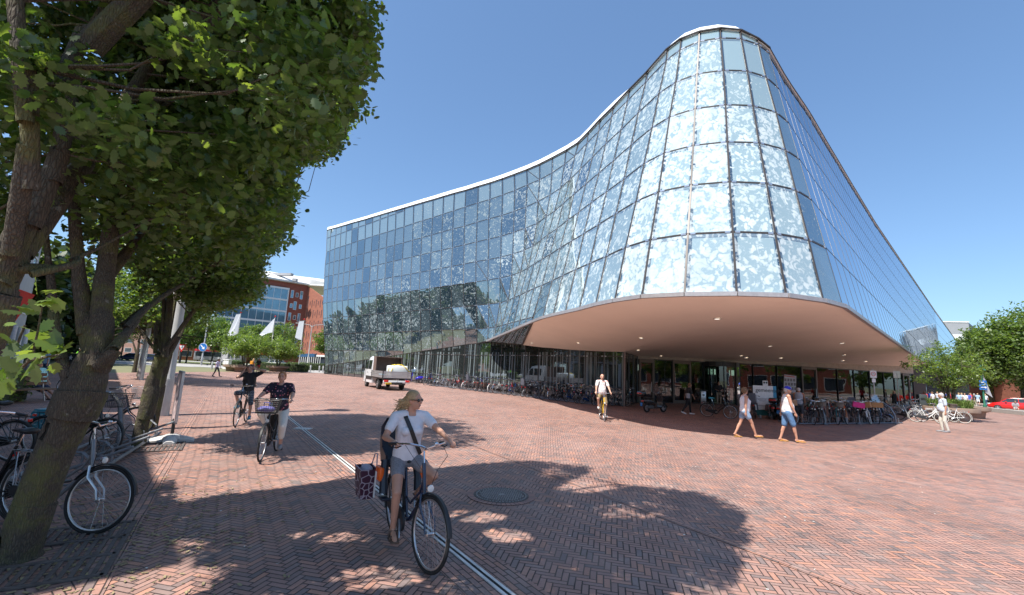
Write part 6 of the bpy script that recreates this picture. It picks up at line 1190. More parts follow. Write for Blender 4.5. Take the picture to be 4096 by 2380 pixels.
# --- near bicycles by the leaning oak
AX = {}
gN = G(372, 2142)
t = make_bike('grey', steer=18, hi=True, step=True, label='nearest bicycle with silver fork and large front wheel, half behind the leaning oak', acc=('silverfork', 'nostand'), crank=-60); 
dN = V((.97, -.22, 0)).normalized(); place(t, gN.x-dN.x*.66, gN.y-dN.y*.66, math.atan2(dN.y, dN.x), -4)
t = make_bike('black', steer=-12, hi=True, step=False, label='black bicycle with wire front basket leaning in the rack behind the oak trunk', basket='wire', crank=40); p = G(440, 1850); place(t, p.x-1.0, p.y+.25, R(4), -6)
t = make_bike('navy', steer=10, hi=True, step=False, basket='silverwire', acc=('whitebasket',), label='dark bicycle with white front basket and red saddle cover behind the rack arch', seatcol=M_BKP, crank=120); p = G(480, 1770); place(t, p.x-.8, p.y+.5, R(12), 5)
t = make_bike('black', steer=0, hi=True, step=False, label='black bicycle with matt saddle cut by the left edge of the view', crank=15); p = G(40, 1850); place(t, p.x-.55, p.y+.0, R(184), -5)
t = make_bike('black', steer=0, hi=True, step=True, label='black bicycle with chrome chainring at the lower left corner', crank=200); p = G(-20, 2080); place(t, p.x-.2, p.y, R(176), 4)
t = make_bike('white', steer=-20, hi=True, label='white bicycle parked beside the seated man', acc=('silverfork',), crank=90); p = G(215, 1571); place(t, p.x+.8, p.y+.2, R(190), 5)
# teal patterned bag on the carrier
q = NT('teal floral oilcloth'); q.set(Base_Color=q.mix(q.ramp(q.voro(q.mapv(q.obj(), scale=(1, 1, 3)), 9).outputs['Distance'], [(.18, 1), (.26, 0)]), (.02, .22, .30), (.35, .55, .58)), Roughness=.35); M_TEAL = q.mat
p = G(140, 1800); bg_ = thing('saddle_bag', (p.x, p.y+.2, .40), R(5), 'teal double saddle bag with white flower print hanging over a bicycle carrier', 'bag'); b = MB()
for s_ in (-1, 1): b.rbox((0, s_*.16, .15), (.42, .10, .34), .03)
b.rbox((0, 0, .33), (.42, .34, .03), .01); b.build('bag_body', M_TEAL, bg_, True); b = MB(); b.box((0, -.225, .22), (.38, .01, .14)); b.build('flap', M_TEAL, bg_)
ra = rack(G(300, 1960), G(640, 1740), 'near grey rack with tubular arches and wheel hoops behind the leaning oak', 5, (-1, .0, 0), arcs=(), hoop=.4)
b = MB(); o = G(470, 1790)-G(300, 1960)
b.tube([o, o+V((-.02, 0, .5)), o+V((-.12, .02, .85)), o+V((-.35, .05, 1.05)), o+V((-.6, .05, 1.08)), o+V((-.75, .05, 1.0)), o+V((-.7, .05, .93)), o+V((-.5, .05, .9))], [.045, .045, .043, .04, .036, .03, .022, .018], 10); b.build('arch', M_RK, ra, True)
b = MB()
for i in range(4): o = (G(640, 1740)-G(300, 1960))*((i+.6)/5); b.tube([o+V((-.3, -.1, .15)), o+V((.45, .12, .48))], .022, 7)
b.build('tilted_bars', M_RK, ra, True)
# ================================================================ PEOPLE
SKIN = mat('warm skin', (0.52, 0.27, 0.18), 0.5, var=.06, scale=12); SKIN2 = mat('pale skin', (0.58, 0.33, 0.24), 0.5, var=.06, scale=12); SKIN3 = mat('tanned skin', (0.38, 0.18, 0.11), 0.5, var=.08, scale=12)  # plain skin tones, each one base colour with slight variation
def cloth(name, col, var=.15, sc=18, **k): return mat(name, col, .85, var=var, scale=sc, bump=.9, bscale=9, **k)
H_BLOND = mat('blond hair', (.42, .28, .14), .55, var=.35, scale=40); H_DARK = mat('dark hair', (.03, .02, .015), .5, var=.3, scale=40); H_BROWN = mat('brown hair', (.16, .09, .045), .55, var=.3, scale=40); H_GREY = mat('grey hair', (.45, .43, .41), .6, var=.2, scale=40); H_GINGER = mat('ginger hair', (.40, .17, .06), .55, var=.3, scale=40)
SHOE_W = mat('white shoe', (.72, .72, .72), .6); SHOE_D = mat('dark shoe', (.03, .03, .035), .6); SHOE_G = mat('grey shoe', (.22, .22, .23), .7); SHOE_B = mat('blue shoe', (.02, .20, .34), .6); SAND = mat('tan sandal', (.50, .26, .06), .6)
BAKE = []
def ik(a, t, l1, l2, pole):
    a, t = V(a), V(t); d = t-a; L = min(d.length, (l1+l2)*.995); dn = d.normalized(); x = (l1*l1-l2*l2+L*L)/(2*L); h = math.sqrt(max(1e-6, l1*l1-x*x)); p = V(pole)-dn*V(pole).dot(dn)
    if p.length < 1e-4: p = V((1, 0, 0))-dn*dn.x
    p.normalize(); return a+dn*x+p*h, a+dn*L
def cap(b, a, c, ra, rc, n=12): # tapered capsule
    a, c = V(a), V(c); d = c-a; L = d.length
    if L < 1e-5: b.ball(a, ra, n, 8); return
    d.normalize(); P = []; rr = []
    for k in (-.98, -.8, -.45, 0): P.append(a+d*k*ra); rr.append(ra*math.sqrt(max(.001, 1-k*k)))
    for k in (0, .45, .8, .98): P.append(c+d*k*rc); rr.append(rc*math.sqrt(max(.001, 1-k*k)))
    b.tube(P, rr, n)
def ringloft(b, rings, n=18):   # rings: (centre, half width, half depth, right vector, forward vector)
    b.loft([[c+rt*(w_*math.cos(a))+fw*(d*math.sin(a)) for a in np.linspace(0, 2*math.pi, n+1)[:-1]] for c, w_, d, rt, fw in rings])
def voxel(o, vs, smooth=4, f=.5):
    m = o.modifiers.new('r', 'REMESH'); m.mode = 'VOXEL'; m.voxel_size = vs; m.use_smooth_shade = True
    if smooth: s_ = o.modifiers.new('s', 'SMOOTH'); s_.iterations = smooth; s_.factor = f
    BAKE.append(o); return o
def hand(b, w_, d, up, side, s=1, grip=None, curl=.35):
    # wrist point, forearm direction, back-of-hand normal, side=+1 left
    d = V(d).normalized(); up = (V(up)-d*V(up).dot(d)).normalized(); lat = d.cross(up)*side
    pc = V(w_)+d*.045*s
    for k in (-.024, -.008, .008, .024): cap(b, V(w_)+d*.01*s+lat*k*.8*s, V(w_)+d*.085*s+lat*k*s, .013*s, .0115*s, 8)
    for i, (k, L) in enumerate(((-.029, .062), (-.010, .074), (.010, .070), (.028, .055))):
        p = V(w_)+d*.088*s+lat*k*s; a = curl*(1+.12*i); q1 = p+(d*math.cos(a)-up*math.sin(a))*L*.45*s; q2 = q1+(d*math.cos(a*2.2)-up*math.sin(a*2.2))*L*.33*s; q3 = q2+(d*math.cos(a*3.3)-up*math.sin(a*3.3))*L*.28*s
        cap(b, p, q1, .0095*s, .0085*s, 7); cap(b, q1, q2, .0085*s, .008*s, 7); cap(b, q2, q3, .008*s, .007*s, 7)
    t0 = V(w_)+d*.025*s-lat*.026*s; t1 = t0+(d*.7-lat*.75-up*.35).normalized()*.038*s; t2 = t1+(d*.95-lat*.2-up*.5).normalized()*.03*s; cap(b, t0, t1, .013*s, .011*s, 7); cap(b, t1, t2, .011*s, .009*s, 7)
def person(label, loc, rz, s=1.0, pelvis=(0, 0, .95), lean=0.03, hands=None, feet=None, look=(1, 0, 0), build=1.0, skin=SKIN, top=None, topm=None, sleeve=.45, bottom=None, botlen=.5, shoes=SHOE_D, sandals=False, hair=H_BROWN, hairs='short', vs=.013, belly=0.0, bust=0.0, cat='person', extra=None, knee_pole=None, elbow_pole=None, toes=None, skirt=False, group=None, twist=0, hips_dir=None, curl=.35, handdir=None):
    t = thing('person', loc, rz, label, cat, group); PV = V(pelvis); sl = V((math.sin(lean), 0, math.cos(lean))); sp = PV+sl*.50*s; nk = sp+sl*.07*s+V((.012*s, 0, 0))
    R_ = Matrix.Rotation(twist, 3, 'Z'); rt = R_ @ V((0, 1, 0)); fw = (R_ @ V((1, 0, 0))); fws = (fw-sl*fw.dot(sl)).normalized(); rtp = V((0, 1, 0)); fwp = V((1, 0, 0))
    shw = .185*s*(.92+.08*build); J = {}
    for k, sg in (('L', 1), ('R', -1)):
        J['sh'+k] = sp+rt*sg*shw-sl*.015*s; J['hip'+k] = PV+rtp*sg*.095*s*build-V((0, 0, .03*s))
        ht = V(hands[k]) if hands and hands.get(k) is not None else J['sh'+k]+V((.03+.1*(sg), sg*.09, -.52*s))
        ep = (elbow_pole or {}).get(k, (-.6, sg*.5, -.5)); J['el'+k], J['wr'+k] = ik(J['sh'+k], ht, .285*s, .25*s, ep)
        ft = V(feet[k]) if feet and feet.get(k) is not None else V((.02, sg*.1, .085*s))
        kp = (knee_pole or {}).get(k, (1, sg*.12, .1)); J['kn'+k], J['an'+k] = ik(J['hip'+k], ft, .43*s, .42*s, kp)
        td = V((toes or {}).get(k, (1, sg*.15, -.12))); J['to'+k] = J['an'+k]+td.normalized()*.17*s+V((0, 0, -.035*s))
    B_ = build; b = MB()
    ringloft(b, [(PV-sl*.10*s, .10*s*B_, .09*s*B_, rtp, fwp), (PV-sl*.04*s, .155*s*B_, .115*s*B_, rtp, fwp), (PV+sl*.05*s, .16*s*B_, .118*s*B_, rtp, fwp), (PV+sl*.17*s+fws*belly*.5*s, .135*s*B_, (.098+belly*.5)*s*B_, rt, fws), (PV+sl*.33*s, .155*s*B_, .11*s*B_, rt, fws), (PV+sl*.43*s, .155*s*B_, .10*s*B_, rt, fws), (sp-sl*.01*s, .12*s, .075*s, rt, fws), (sp+sl*.05*s, .055*s, .055*s, rt, fws)])
    cap(b, sp, nk+sl*.05*s, .056*s, .05*s)
    lk = V(look).normalized(); up = (sl*.4+V((0, 0, .6))).normalized(); hr = up.cross(lk).normalized(); up = lk.cross(hr).normalized(); hc = nk+up*.115*s+lk*.02*s
    Mh = Matrix((lk, hr, up)).transposed()
    def hp(x, y, z): return hc+Mh @ V((x*s, y*s, z*s))
    b.ball(hp(-.008, 0, .02), (.098*s, .077*s, .098*s), 18, 12, M=Mh); b.ball(hp(.025, 0, -.035), (.068*s, .060*s, .078*s), 16, 10, M=Mh); b.ball(hp(.062, 0, -.086), (.026*s, .026*s, .022*s), 10, 6, M=Mh)
    cap(b, hp(.088, 0, .015), hp(.107, 0, -.022), .009*s, .0145*s, 8); cap(b, hp(.084, -.017, -.056), hp(.084, .017, -.056), .0105*s, .0105*s, 8)
    for sg in (-1, 1): b.ball(hp(-.002, sg*.078, -.008), (.018*s, .009*s, .031*s), 8, 6, M=Mh); b.ball(hp(.062, sg*.03, -.028), (.026*s, .022*s, .022*s), 8, 6, M=Mh); cap(b, hp(.086, sg*.014, .03), hp(.08, sg*.046, .028), .009*s, .008*s, 6)
    for k, sg in (('L', 1), ('R', -1)):
        sh, el, wr = J['sh'+k], J['el'+k], J['wr'+k]; cap(b, sp+rt*sg*.09*s, sh, .06*s, .056*s*B_); cap(b, sh, el, .052*s*B_, .038*s*B_); cap(b, sh.lerp(el, .35), sh.lerp(el, .6), .047*s*B_, .045*s*B_); cap(b, el, wr, .038*s*B_, .024*s); cap(b, el.lerp(wr, .15), el.lerp(wr, .4), .039*s*B_, .034*s*B_)
        hd = (wr-el).normalized()
        if handdir and k in handdir: hd = V(handdir[k]).normalized()
        hand(b, wr, hd, V((0, 0, 1)) if abs(hd.z) < .8 else V((0, sg, 0)), sg, s*.98, curl=curl)
        hi, kn, an, to = J['hip'+k], J['kn'+k], J['an'+k], J['to'+k]; cap(b, hi, kn, .083*s*B_, .054*s); cap(b, hi.lerp(kn, .2), hi.lerp(kn, .55), .084*s*B_, .069*s*B_); cap(b, kn, an, .052*s, .034*s); back = (V((-1, 0, 0))-(an-kn).normalized()*V((-1, 0, 0)).dot((an-kn).normalized()))
        cap(b, kn.lerp(an, .15)+back*.015*s, kn.lerp(an, .45)+back*.014*s, .05*s, .044*s); cap(b, an-(to-an).normalized()*.03*s+V((0, 0, -.03*s)), an+V((0, 0, -.02*s)), .034*s, .032*s); cap(b, an+V((0, 0, -.03*s)), to, .034*s, .028*s); cap(b, to, to+(to-an).normalized()*.045*s, .03*s, .022*s)
    o = b.build('body', skin, t, True); voxel(o, vs)
    # eyes and mouth
    if s > .3 and vs < .02:
        b = MB()
        for sg in (-1, 1): b.ball(hp(.086, sg*.031, .008), (.009*s, .014*s, .007*s), 8, 5, M=Mh)
        b.build('eyes', mat('eye dark', (.03, .02, .02), .3), t, True); b = MB(); b.tube([hp(.092, -.022, -.057), hp(.097, 0, -.055), hp(.092, .022, -.057)], [.003*s, .005*s, .003*s], 6); b.build('lips', mat('lips', (.38, .12, .10), .5), t, True)
        b = MB()
        for sg in (-1, 1): b.tube([hp(.089, sg*.014, .034), hp(.088, sg*.03, .039), hp(.078, sg*.05, .033)], .0035*s, 5)
        b.build('eyebrows', hair, t, True)
    # hair
    if hairs != 'bald':
        b = MB(); b.ball(hp(-.018, 0, .030), (.100*s, .085*s, .098*s), 16, 10, M=Mh)
        if hairs == 'short': b.ball(hp(-.04, 0, .0), (.078*s, .083*s, .085*s), 12, 8, M=Mh)
        if hairs == 'curly':
            b.ball(hp(-.04, 0, .0), (.085*s, .09*s, .09*s), 12, 8, M=Mh); rr = random.Random(4)
            for _ in range(26): a, e = rr.uniform(1.0, 5.2), rr.uniform(-.3, 1.4); b.ball(hp(-.02+.1*math.cos(a)*math.cos(e), .092*math.sin(a)*math.cos(e), .03+.1*math.sin(e)), .027*s, 8, 5)
        if hairs == 'long':
            b.ball(hp(-.045, 0, -.01), (.075*s, .088*s, .10*s), 12, 8, M=Mh)
            for y in (-.07, -.035, 0, .035, .07): cap(b, hp(-.05, y, 0), hp(-.075, y*1.1, -.22), .035*s, .02*s, 8)
        if hairs == 'pony': b.ball(hp(-.045, 0, .0), (.075*s, .083*s, .09*s), 12, 8, M=Mh); cap(b, hp(-.10, 0, .03), hp(-.15, 0, -.10), .03*s, .012*s, 8)
        if hairs == 'wind':
            b.ball(hp(-.045, 0, .0), (.078*s, .086*s, .098*s), 12, 8, M=Mh); rr = random.Random(2)
            for i in range(30):
                a = hp(-.05+rr.uniform(-.04, .03), rr.uniform(-.08, .08), rr.uniform(-.10, .07)); m_ = hp(-.13+rr.uniform(-.03, .02), rr.uniform(-.10, .02), -.07+rr.uniform(-.08, .09)); e = hp(-.20+rr.uniform(-.05, .05), -.05+rr.uniform(-.10, .06), -.11+rr.uniform(-.10, .12)); b.tube([a, m_, e], [.020*s, .012*s, .002*s], 6)
        cutp = hp(.045, 0, .0)
        ho = b.build('hair', hair, t, True); 
        if hairs != 'wind': voxel(ho, max(vs*.8, .009), 2)
    elif hairs == 'bald': pass
    # shirt
    e_ = .014*s
    if top is not None:
        b = MB(); lo = .0
        ringloft(b, [(PV-sl*.03*s+fws*belly*.35*s, .172*s*B_, (.128+belly*.3)*s*B_, rtp, fwp), (PV+sl*.06*s+fws*belly*.5*s, .175*s*B_, (.13+belly*.55)*s*B_, rtp, fwp), (PV+sl*.19*s+fws*belly*.6*s, .158*s*B_, (.118+belly*.6)*s*B_, rt, fws), (PV+sl*.33*s+fws*bust*.4*s, .172*s*B_, (.125+bust*.5)*s*B_, rt, fws), (PV+sl*.43*s, .172*s*B_, .115*s*B_, rt, fws), (sp+sl*.005*s, .135*s, .088*s, rt, fws)]+([(sp+sl*.040*s, .075*s, .068*s, rt, fws)] if not bust else []))
        if bust:
            for sg in (-1, 1): b.ball(PV+sl*.335*s+rt*sg*.075*s+fws*(.10+bust*.3)*s*B_, (.055*s, .062*s, .058*s), 12, 8)
        for k, sg in (('L', 1), ('R', -1)):
            sh, el, wr = J['sh'+k], J['el'+k], J['wr'+k]; cap(b, sp+rt*sg*.08*s, sh if sleeve > 0 else sh-rt*sg*.035*s, .07*s, (.068 if sleeve > 0 else .05)*s*B_)
            if sleeve > 0:
                e2 = sh.lerp(el, min(1, sleeve*1.6)); cap(b, sh, e2, .066*s*B_, (.060 if sleeve < .9 else .046)*s*B_)
                if sleeve > .9: cap(b, el, el.lerp(wr, .9), .046*s*B_, .036*s)
        voxel(b.build('shirt', top, t, True), vs, 3)
    if bottom is not None:
        b = MB(); ringloft(b, [(PV-sl*.11*s, .115*s*B_, .105*s*B_, rtp, fwp), (PV-sl*.04*s, .168*s*B_, .126*s*B_, rtp, fwp), (PV+sl*.06*s+fws*belly*.3*s, .168*s*B_, (.126+belly*.25)*s*B_, rtp, fwp), (PV+sl*.085*s+fws*belly*.3*s, .15*s*B_, (.11+belly*.3)*s*B_, rtp, fwp)])
        for k in 'LR':
            hi, kn, an = J['hip'+k], J['kn'+k], J['an'+k]; e2 = hi.lerp(kn, min(1, botlen/.5)); w2 = (.094*(1-botlen/.5)+.074*min(1, botlen/.5))*s*B_ if botlen < .5 else .07*s*B_; cap(b, hi, e2, .094*s*B_, w2 if botlen < .5 else .068*s*B_)
            if botlen > .5: cap(b, kn, kn.lerp(an, min(1, (botlen-.5)/.5)), .066*s*B_, (.062 if botlen < .8 else .055)*s)
        voxel(b.build('trousers' if botlen > .8 else 'shorts', bottom, t, True), vs, 3)
    for k in 'LR':
        an, to = J['an'+k], J['to'+k]; f_ = (to-an); f_.z = 0 if abs(f_.z) < .09 else f_.z; f_.normalize(); b = MB()
        if sandals:
            b.rbox(an.lerp(to, .62)+V((0, 0, -.052*s+(.012 if True else 0))), (.27*s, .095*s, .022*s), .008, M=Matrix((f_, V((0, 0, 1)).cross(f_).normalized(), f_.cross(V((0, 0, 1)).cross(f_).normalized()))).transposed())
            q_ = V((0, 0, 1)).cross(f_).normalized()
            for fr in (.25, .75): c_ = an.lerp(to, fr)+V((0, 0, -.02*s)); b.tube([c_+q_*.05*s+V((0, 0, -.03*s)), c_+q_*.035*s+V((0, 0, .02*s)), c_-q_*.035*s+V((0, 0, .02*s)), c_-q_*.05*s+V((0, 0, -.03*s))], .011*s, 6)
            b.build('sandal', shoes, t, True)
        else:
            cap(b, an-f_*.035*s+V((0, 0, -.035*s)), an+V((0, 0, -.01*s)), .047*s, .045*s); cap(b, an+V((0, 0, -.04*s)), to+V((0, 0, -.004*s)), .046*s, .04*s); cap(b, to, to+f_*.05*s, .042*s, .034*s); voxel(b.build('shoe', shoes, t, True), max(vs, .012), 2)
    if extra: extra(t, dict(J=J, hp=hp, sp=sp, PV=PV, sl=sl, rt=rt, fw=fws, s=s, Mh=Mh, nk=nk))
    return t
def bake_all():
    dg = bpy.context.evaluated_depsgraph_get()
    for o in BAKE:
        me = bpy.data.meshes.new_from_object(o.evaluated_get(dg)); old = o.data; o.modifiers.clear(); o.data = me; me.polygons.foreach_set('use_smooth', [True]*len(me.polygons))
    BAKE.clear()
# ---- riders
def rider(bike, label, s, ph, crank, hands=None, grips=None, **k):
    L = {}; BBp = V((-.06, 0, .29)); ca = R(crank)
    for kk, sg, aa in (('R', -1, ca), ('L', 1, ca+math.pi)): p = BBp+V((.17*math.cos(aa), sg*.15, .17*math.sin(aa))); L[kk] = p+V((-.06*s, 0, .085*s))
    gr = grips or {'L': (.16, .30, 1.115), 'R': (.16, -.30, 1.115)}
    hn = {kk: (hands[kk] if hands and kk in hands else gr[kk]) for kk in 'LR'}
    return person(label, tuple(bike.location), bike.rotation_euler.z, s=s, pelvis=(-.25, 0, ph), hands=hn, feet=L, knee_pole={'L': (1, .25, .35), 'R': (1, -.25, .35)}, **k)
# main cyclist
FG = G(1702, 2292); hd = V((.50, -.866, 0)).normalized(); hz = math.atan2(hd.y, hd.x)
def low_saddle(bike, dz):
    for c in bike.children:
        if c.name.split('.')[0] in ('saddle',): c.location.z -= dz
bk = make_bike('navy', steer=10, step=True, hi=True, label='dark blue step-through bicycle ridden by the blond woman, with child seat behind', acc=('nostand',), crank=-65)
place(bk, FG.x-hd.x*.60, FG.y-hd.y*.60, hz, 0); low_saddle(bk, .10)
# child seat with orange cushions and belt
b = MB(); CSM = mat('dark blue seat shell', (.018, .022, .035), .38)
prof = [(-.40, .77), (-.55, .75), (-.62, .80), (-.68, .98), (-.71, 1.16), (-.70, 1.25), (-.67, 1.27)]
rg = []
for x, z in prof: w_ = .15 if z < .95 else (.17 if z < 1.2 else .12); rg.append([V((x, -w_-.02, z+.02)), V((x-.03, -w_, z-.01)), V((x-.05, 0, z-.02)), V((x-.03, w_, z-.01)), V((x, w_+.02, z+.02)), V((x-.012, w_-.01, z+.02)), V((x-.03, 0, z+.01)), V((x-.012, -w_+.01, z+.02))])
b.loft(rg)
for s_ in (-1, 1): b.prism([(-.40, s_*.17, .80), (-.60, s_*.17, .80), (-.68, s_*.17, .98), (-.70, s_*.17, 1.12), (-.62, s_*.17, 1.06), (-.58, s_*.17, .96), (-.40, s_*.17, .90)], (0, s_*.025, 0)); b.tube([(-.44, s_*.18, .84), (-.38, s_*.20, .66), (-.34, s_*.20, .50)], [.05, .045, .05], 8); b.rbox((-.30, s_*.20, .46), (.16, .09, .03), .01)
b.build('child_seat', CSM, bk, True); b = MB()
for s_ in (-1, 1): b.rbox((-.44, s_*.235, .70), (.19, .06, .15), .02)
b.build('orange_pads', mat('orange plastic', (.85, .13, .01), .4), bk, True)
b = MB(); b.beam((-.44, -.275, .72), (-.46, -.275, .44), .045, .008, up=(0, -1, 0)); b.build('strap', M_WHS, bk)
def ex_main(t, D):
    s = D['s']; hp = D['hp']; b = MB()
    for sg in (-1, 1): b.ball(hp(.092, sg*.034, .008), (.010*s, .031*s, .020*s), 12, 8, M=D['Mh']); b.tube([hp(.09, sg*.062, .012), hp(.03, sg*.080, .012), hp(-.01, sg*.083, .008)], .004*s, 5)
    b.tube([hp(.098, -.01, .014), hp(.098, .01, .014)], .004*s, 5); b.build('sunglasses', mat('dark lens', (.012, .01, .01), .08, coat=.6), t, True)
    # shoulder strap across the blouse
    sp, PV, sl, rt, fw = D['sp'], D['PV'], D['sl'], D['rt'], D['fw']; b = MB(); P = [sp-rt*.10*s+sl*.055*s-fw*.02*s, sp-rt*.085*s+fw*.085*s-sl*.01*s, PV+sl*.36*s-rt*.03*s+fw*.160*s, PV+sl*.20*s+rt*.05*s+fw*.150*s, PV+sl*.06*s+rt*.13*s+fw*.125*s]
    for a, c in zip(P[:-1], P[1:]): b.beam(a, c, .045, .010, up=fw)
    b.build('shoulder_strap', M_BKP, t)
    b = MB(); W = PV+sl*.12*s-fw*.15*s   # blouse blown out at the back
    b.ball(W+V((0, .03, .03)), (.12*s, .13*s, .16*s), 14, 10); b.build('blouse_back', M_BLOUSE, t, 'all')
M_BLOUSE = cloth('white blouse', (.70, .69, .72), .06); M_SHO = cloth('grey denim shorts', (.20, .20, .22), .25, 60)
rider(bk, 'blond woman in sunglasses and white blouse riding the dark blue bicycle in the foreground', .93, .905, -65, lean=.10, look=(.80, .62, -.02), build=1.0, top=M_BLOUSE, sleeve=.36, bottom=M_SHO, botlen=.22, shoes=mat('brown sandal', (.10, .06, .04), .6), sandals=True, hair=H_BLOND, hairs='wind', vs=.0075, bust=.04, extra=ex_main, grips={'L': (.26, .32, 1.135), 'R': (.13, -.27, 1.135)}, curl=.75)
# patterned bag on her carrier
q = NT('purple floral bag'); q.set(Base_Color=q.mix(q.ramp(q.voro(q.obj(), 11, 'DISTANCE_TO_EDGE').outputs['Distance'], [(.03, 1), (.07, 0)]), (.055, .012, .035), (.42, .36, .42)), Roughness=.6)
bg_ = thing('shopping_bag', tuple(bk.location), hz, 'purple bag with pale flower print slung on the carrier behind the child seat', 'bag'); b = MB()
b.loft([[V((-.80+x*1.0, -.30+y, z)) for x, y in ((-.16*k, -.09*k), (.16*k, -.09*k), (.16*k, .09*k), (-.16*k, .09*k))] for z, k in ((.36, .75), (.5, .95), (.70, 1.1))], cap=False); b.box((-.80, -.30, .37), (.22, .13, .01)); b.build('bag_body', q.mat, bg_)
b = MB()
for y in (-.395, -.205): b.tube([(-.98, y, .70), (-.80, y, .70), (-.62, y, .70)], .006, 5)
b.tube([(-.92, -.21, .7), (-.84, -.20, .84), (-.74, -.20, .86), (-.68, -.21, .7)], .008, 5); b.ball((-.80, -.30, .68), (.13, .07, .05), 10, 6); b.build('bag_trim', mat('lilac piping', (.42, .38, .46), .7), bg_)
# woman with basket bicycle
FG = G(1040, 1848); hd = (V((.22, -1, 0))).normalized(); hz = math.atan2(hd.y, hd.x)
b2 = make_bike('black', steer=4, hi=True, basket='wire', label='black bicycle with wire front basket ridden by the woman in the flowered shirt', acc=('nostand',), crank=95); place(b2, FG.x-hd.x*.6, FG.y-hd.y*.6, hz, 0); low_saddle(b2, .08)
q = NT('dark shirt with pink flowers'); v = q.voro(q.obj(), 17); q.set(Base_Color=q.mix(q.ramp(v.outputs['Distance'], [(.22, 1), (.30, 0)]), (.018, .014, .03), q.mix(q.white(v.outputs['Color']), (.62, .05, .12), (.70, .42, .45))), Roughness=.8); q.bump(q.noise(q.obj(), 12, 2), .2, .02)
rider(b2, 'woman in dark shirt with pink flowers riding the bicycle with the wire basket', .95, .90, 95, lean=.03, look=(1, .05, -.02), build=1.18, top=q.mat, sleeve=.42, bottom=cloth('white capri trousers', (.66, .65, .60), .06), botlen=.78, shoes=SHOE_G, hair=H_GINGER, hairs='pony', skin=SKIN2, vs=.011, belly=.06, bust=.05, grips={'L': (.18, .31, 1.13), 'R': (.18, -.31, 1.13)}, curl=.75)
bg_ = thing('blue_bag', tuple(b2.location), hz, 'small purple blue bag lying in the wire basket', 'bag'); b = MB(); b.ball((.64, 0, .97), (.12, .16, .06), 14, 8); b.tube([(.60, -.06, 1.0), (.62, -.05, 1.09), (.64, .05, 1.09), (.66, .06, 1.0)], .01, 6); b.build('bag_body', cloth('periwinkle cloth', (.13, .12, .34)), bg_, 'all')
pn = thing('pannier_bag', tuple(b2.location), hz, 'black open pannier hanging by the rear wheel of the basket bicycle', 'bag'); b = MB()
b.loft([[V((-.55+x, -.19+y, z)) for x, y in ((-.17*k, -.08*k), (.17*k, -.08*k), (.17*k, .08*k), (-.17*k, .08*k))] for z, k in ((.34, .85), (.74, 1.15))], cap=False); b.box((-.55, -.19, .35), (.28, .13, .012)); b.build('bag_body', cloth('black canvas', (.02, .02, .02)), pn)
# man on the phone
FG = G(940, 1708); hd = V((.30, -1, 0)).normalized(); hz = math.atan2(hd.y, hd.x)
b3 = make_bike('black', steer=2, step=False, label='dark bicycle ridden no-handed by the man on the phone', acc=('nostand', 'nocarrier'), crank=70, bars='flat'); place(b3, FG.x-hd.x*.6, FG.y-hd.y*.6, hz, 0); low_saddle(b3, .06)
q = NT('plaid shorts'); sp_ = q.sep(q.obj()); pl = q.math('ADD', q.math('LESS_THAN', q.math('FRACT', q.math('MULTIPLY', sp_[2], 22)), .25), q.math('LESS_THAN', q.math('FRACT', q.math('MULTIPLY', q.math('ADD', sp_[0], sp_[1]), 22)), .25)); q.set(Base_Color=q.mix(q.math('MULTIPLY', pl, .5), (.03, .035, .05), (.30, .32, .36)), Roughness=.85); M_PLAID = q.mat
def ex_phone(t, D):
    b = MB(); hp = D['hp']; c_ = hp(.02, -.10, -.01); b.rbox(c_, (.06, .012, .14), .006, M=D['Mh']); b.build('phone', M_BKP, t)
    b = MB(); sp, rt, fw, sl = D['sp'], D['rt'], D['fw'], D['sl']
    for sg in (-1, 1): P = [sp+rt*sg*.11+sl*.05-fw*.03, sp+rt*sg*.12+fw*.085-sl*.03, D['PV']+sl*.25+rt*sg*.15+fw*.07]; b.tube(P, .018, 6, flat=.4)
    b.rbox(sp-fw*.20-sl*.18, (.16, .28, .40), .05); b.build('backpack', M_BKP, t)
rider(b3, 'man in black shirt and plaid shorts cycling with a phone at his ear', .97, .93, 70, lean=-.02, look=(.98, -.12, -.03), top=cloth('black t-shirt', (.022, .022, .028), .3), sleeve=.40, bottom=M_PLAID, botlen=.48, shoes=SHOE_B, hair=H_DARK, skin=SKIN2, vs=.012, hands={'R': (-.11, -.14, 1.50), 'L': (-.16, .17, 1.56)}, elbow_pole={'R': (.6, -.6, -.8), 'L': (-.1, 1, .05)}, handdir={'R': (-.1, .2, 1), 'L': (-.3, -.6, .7)}, extra=ex_phone)
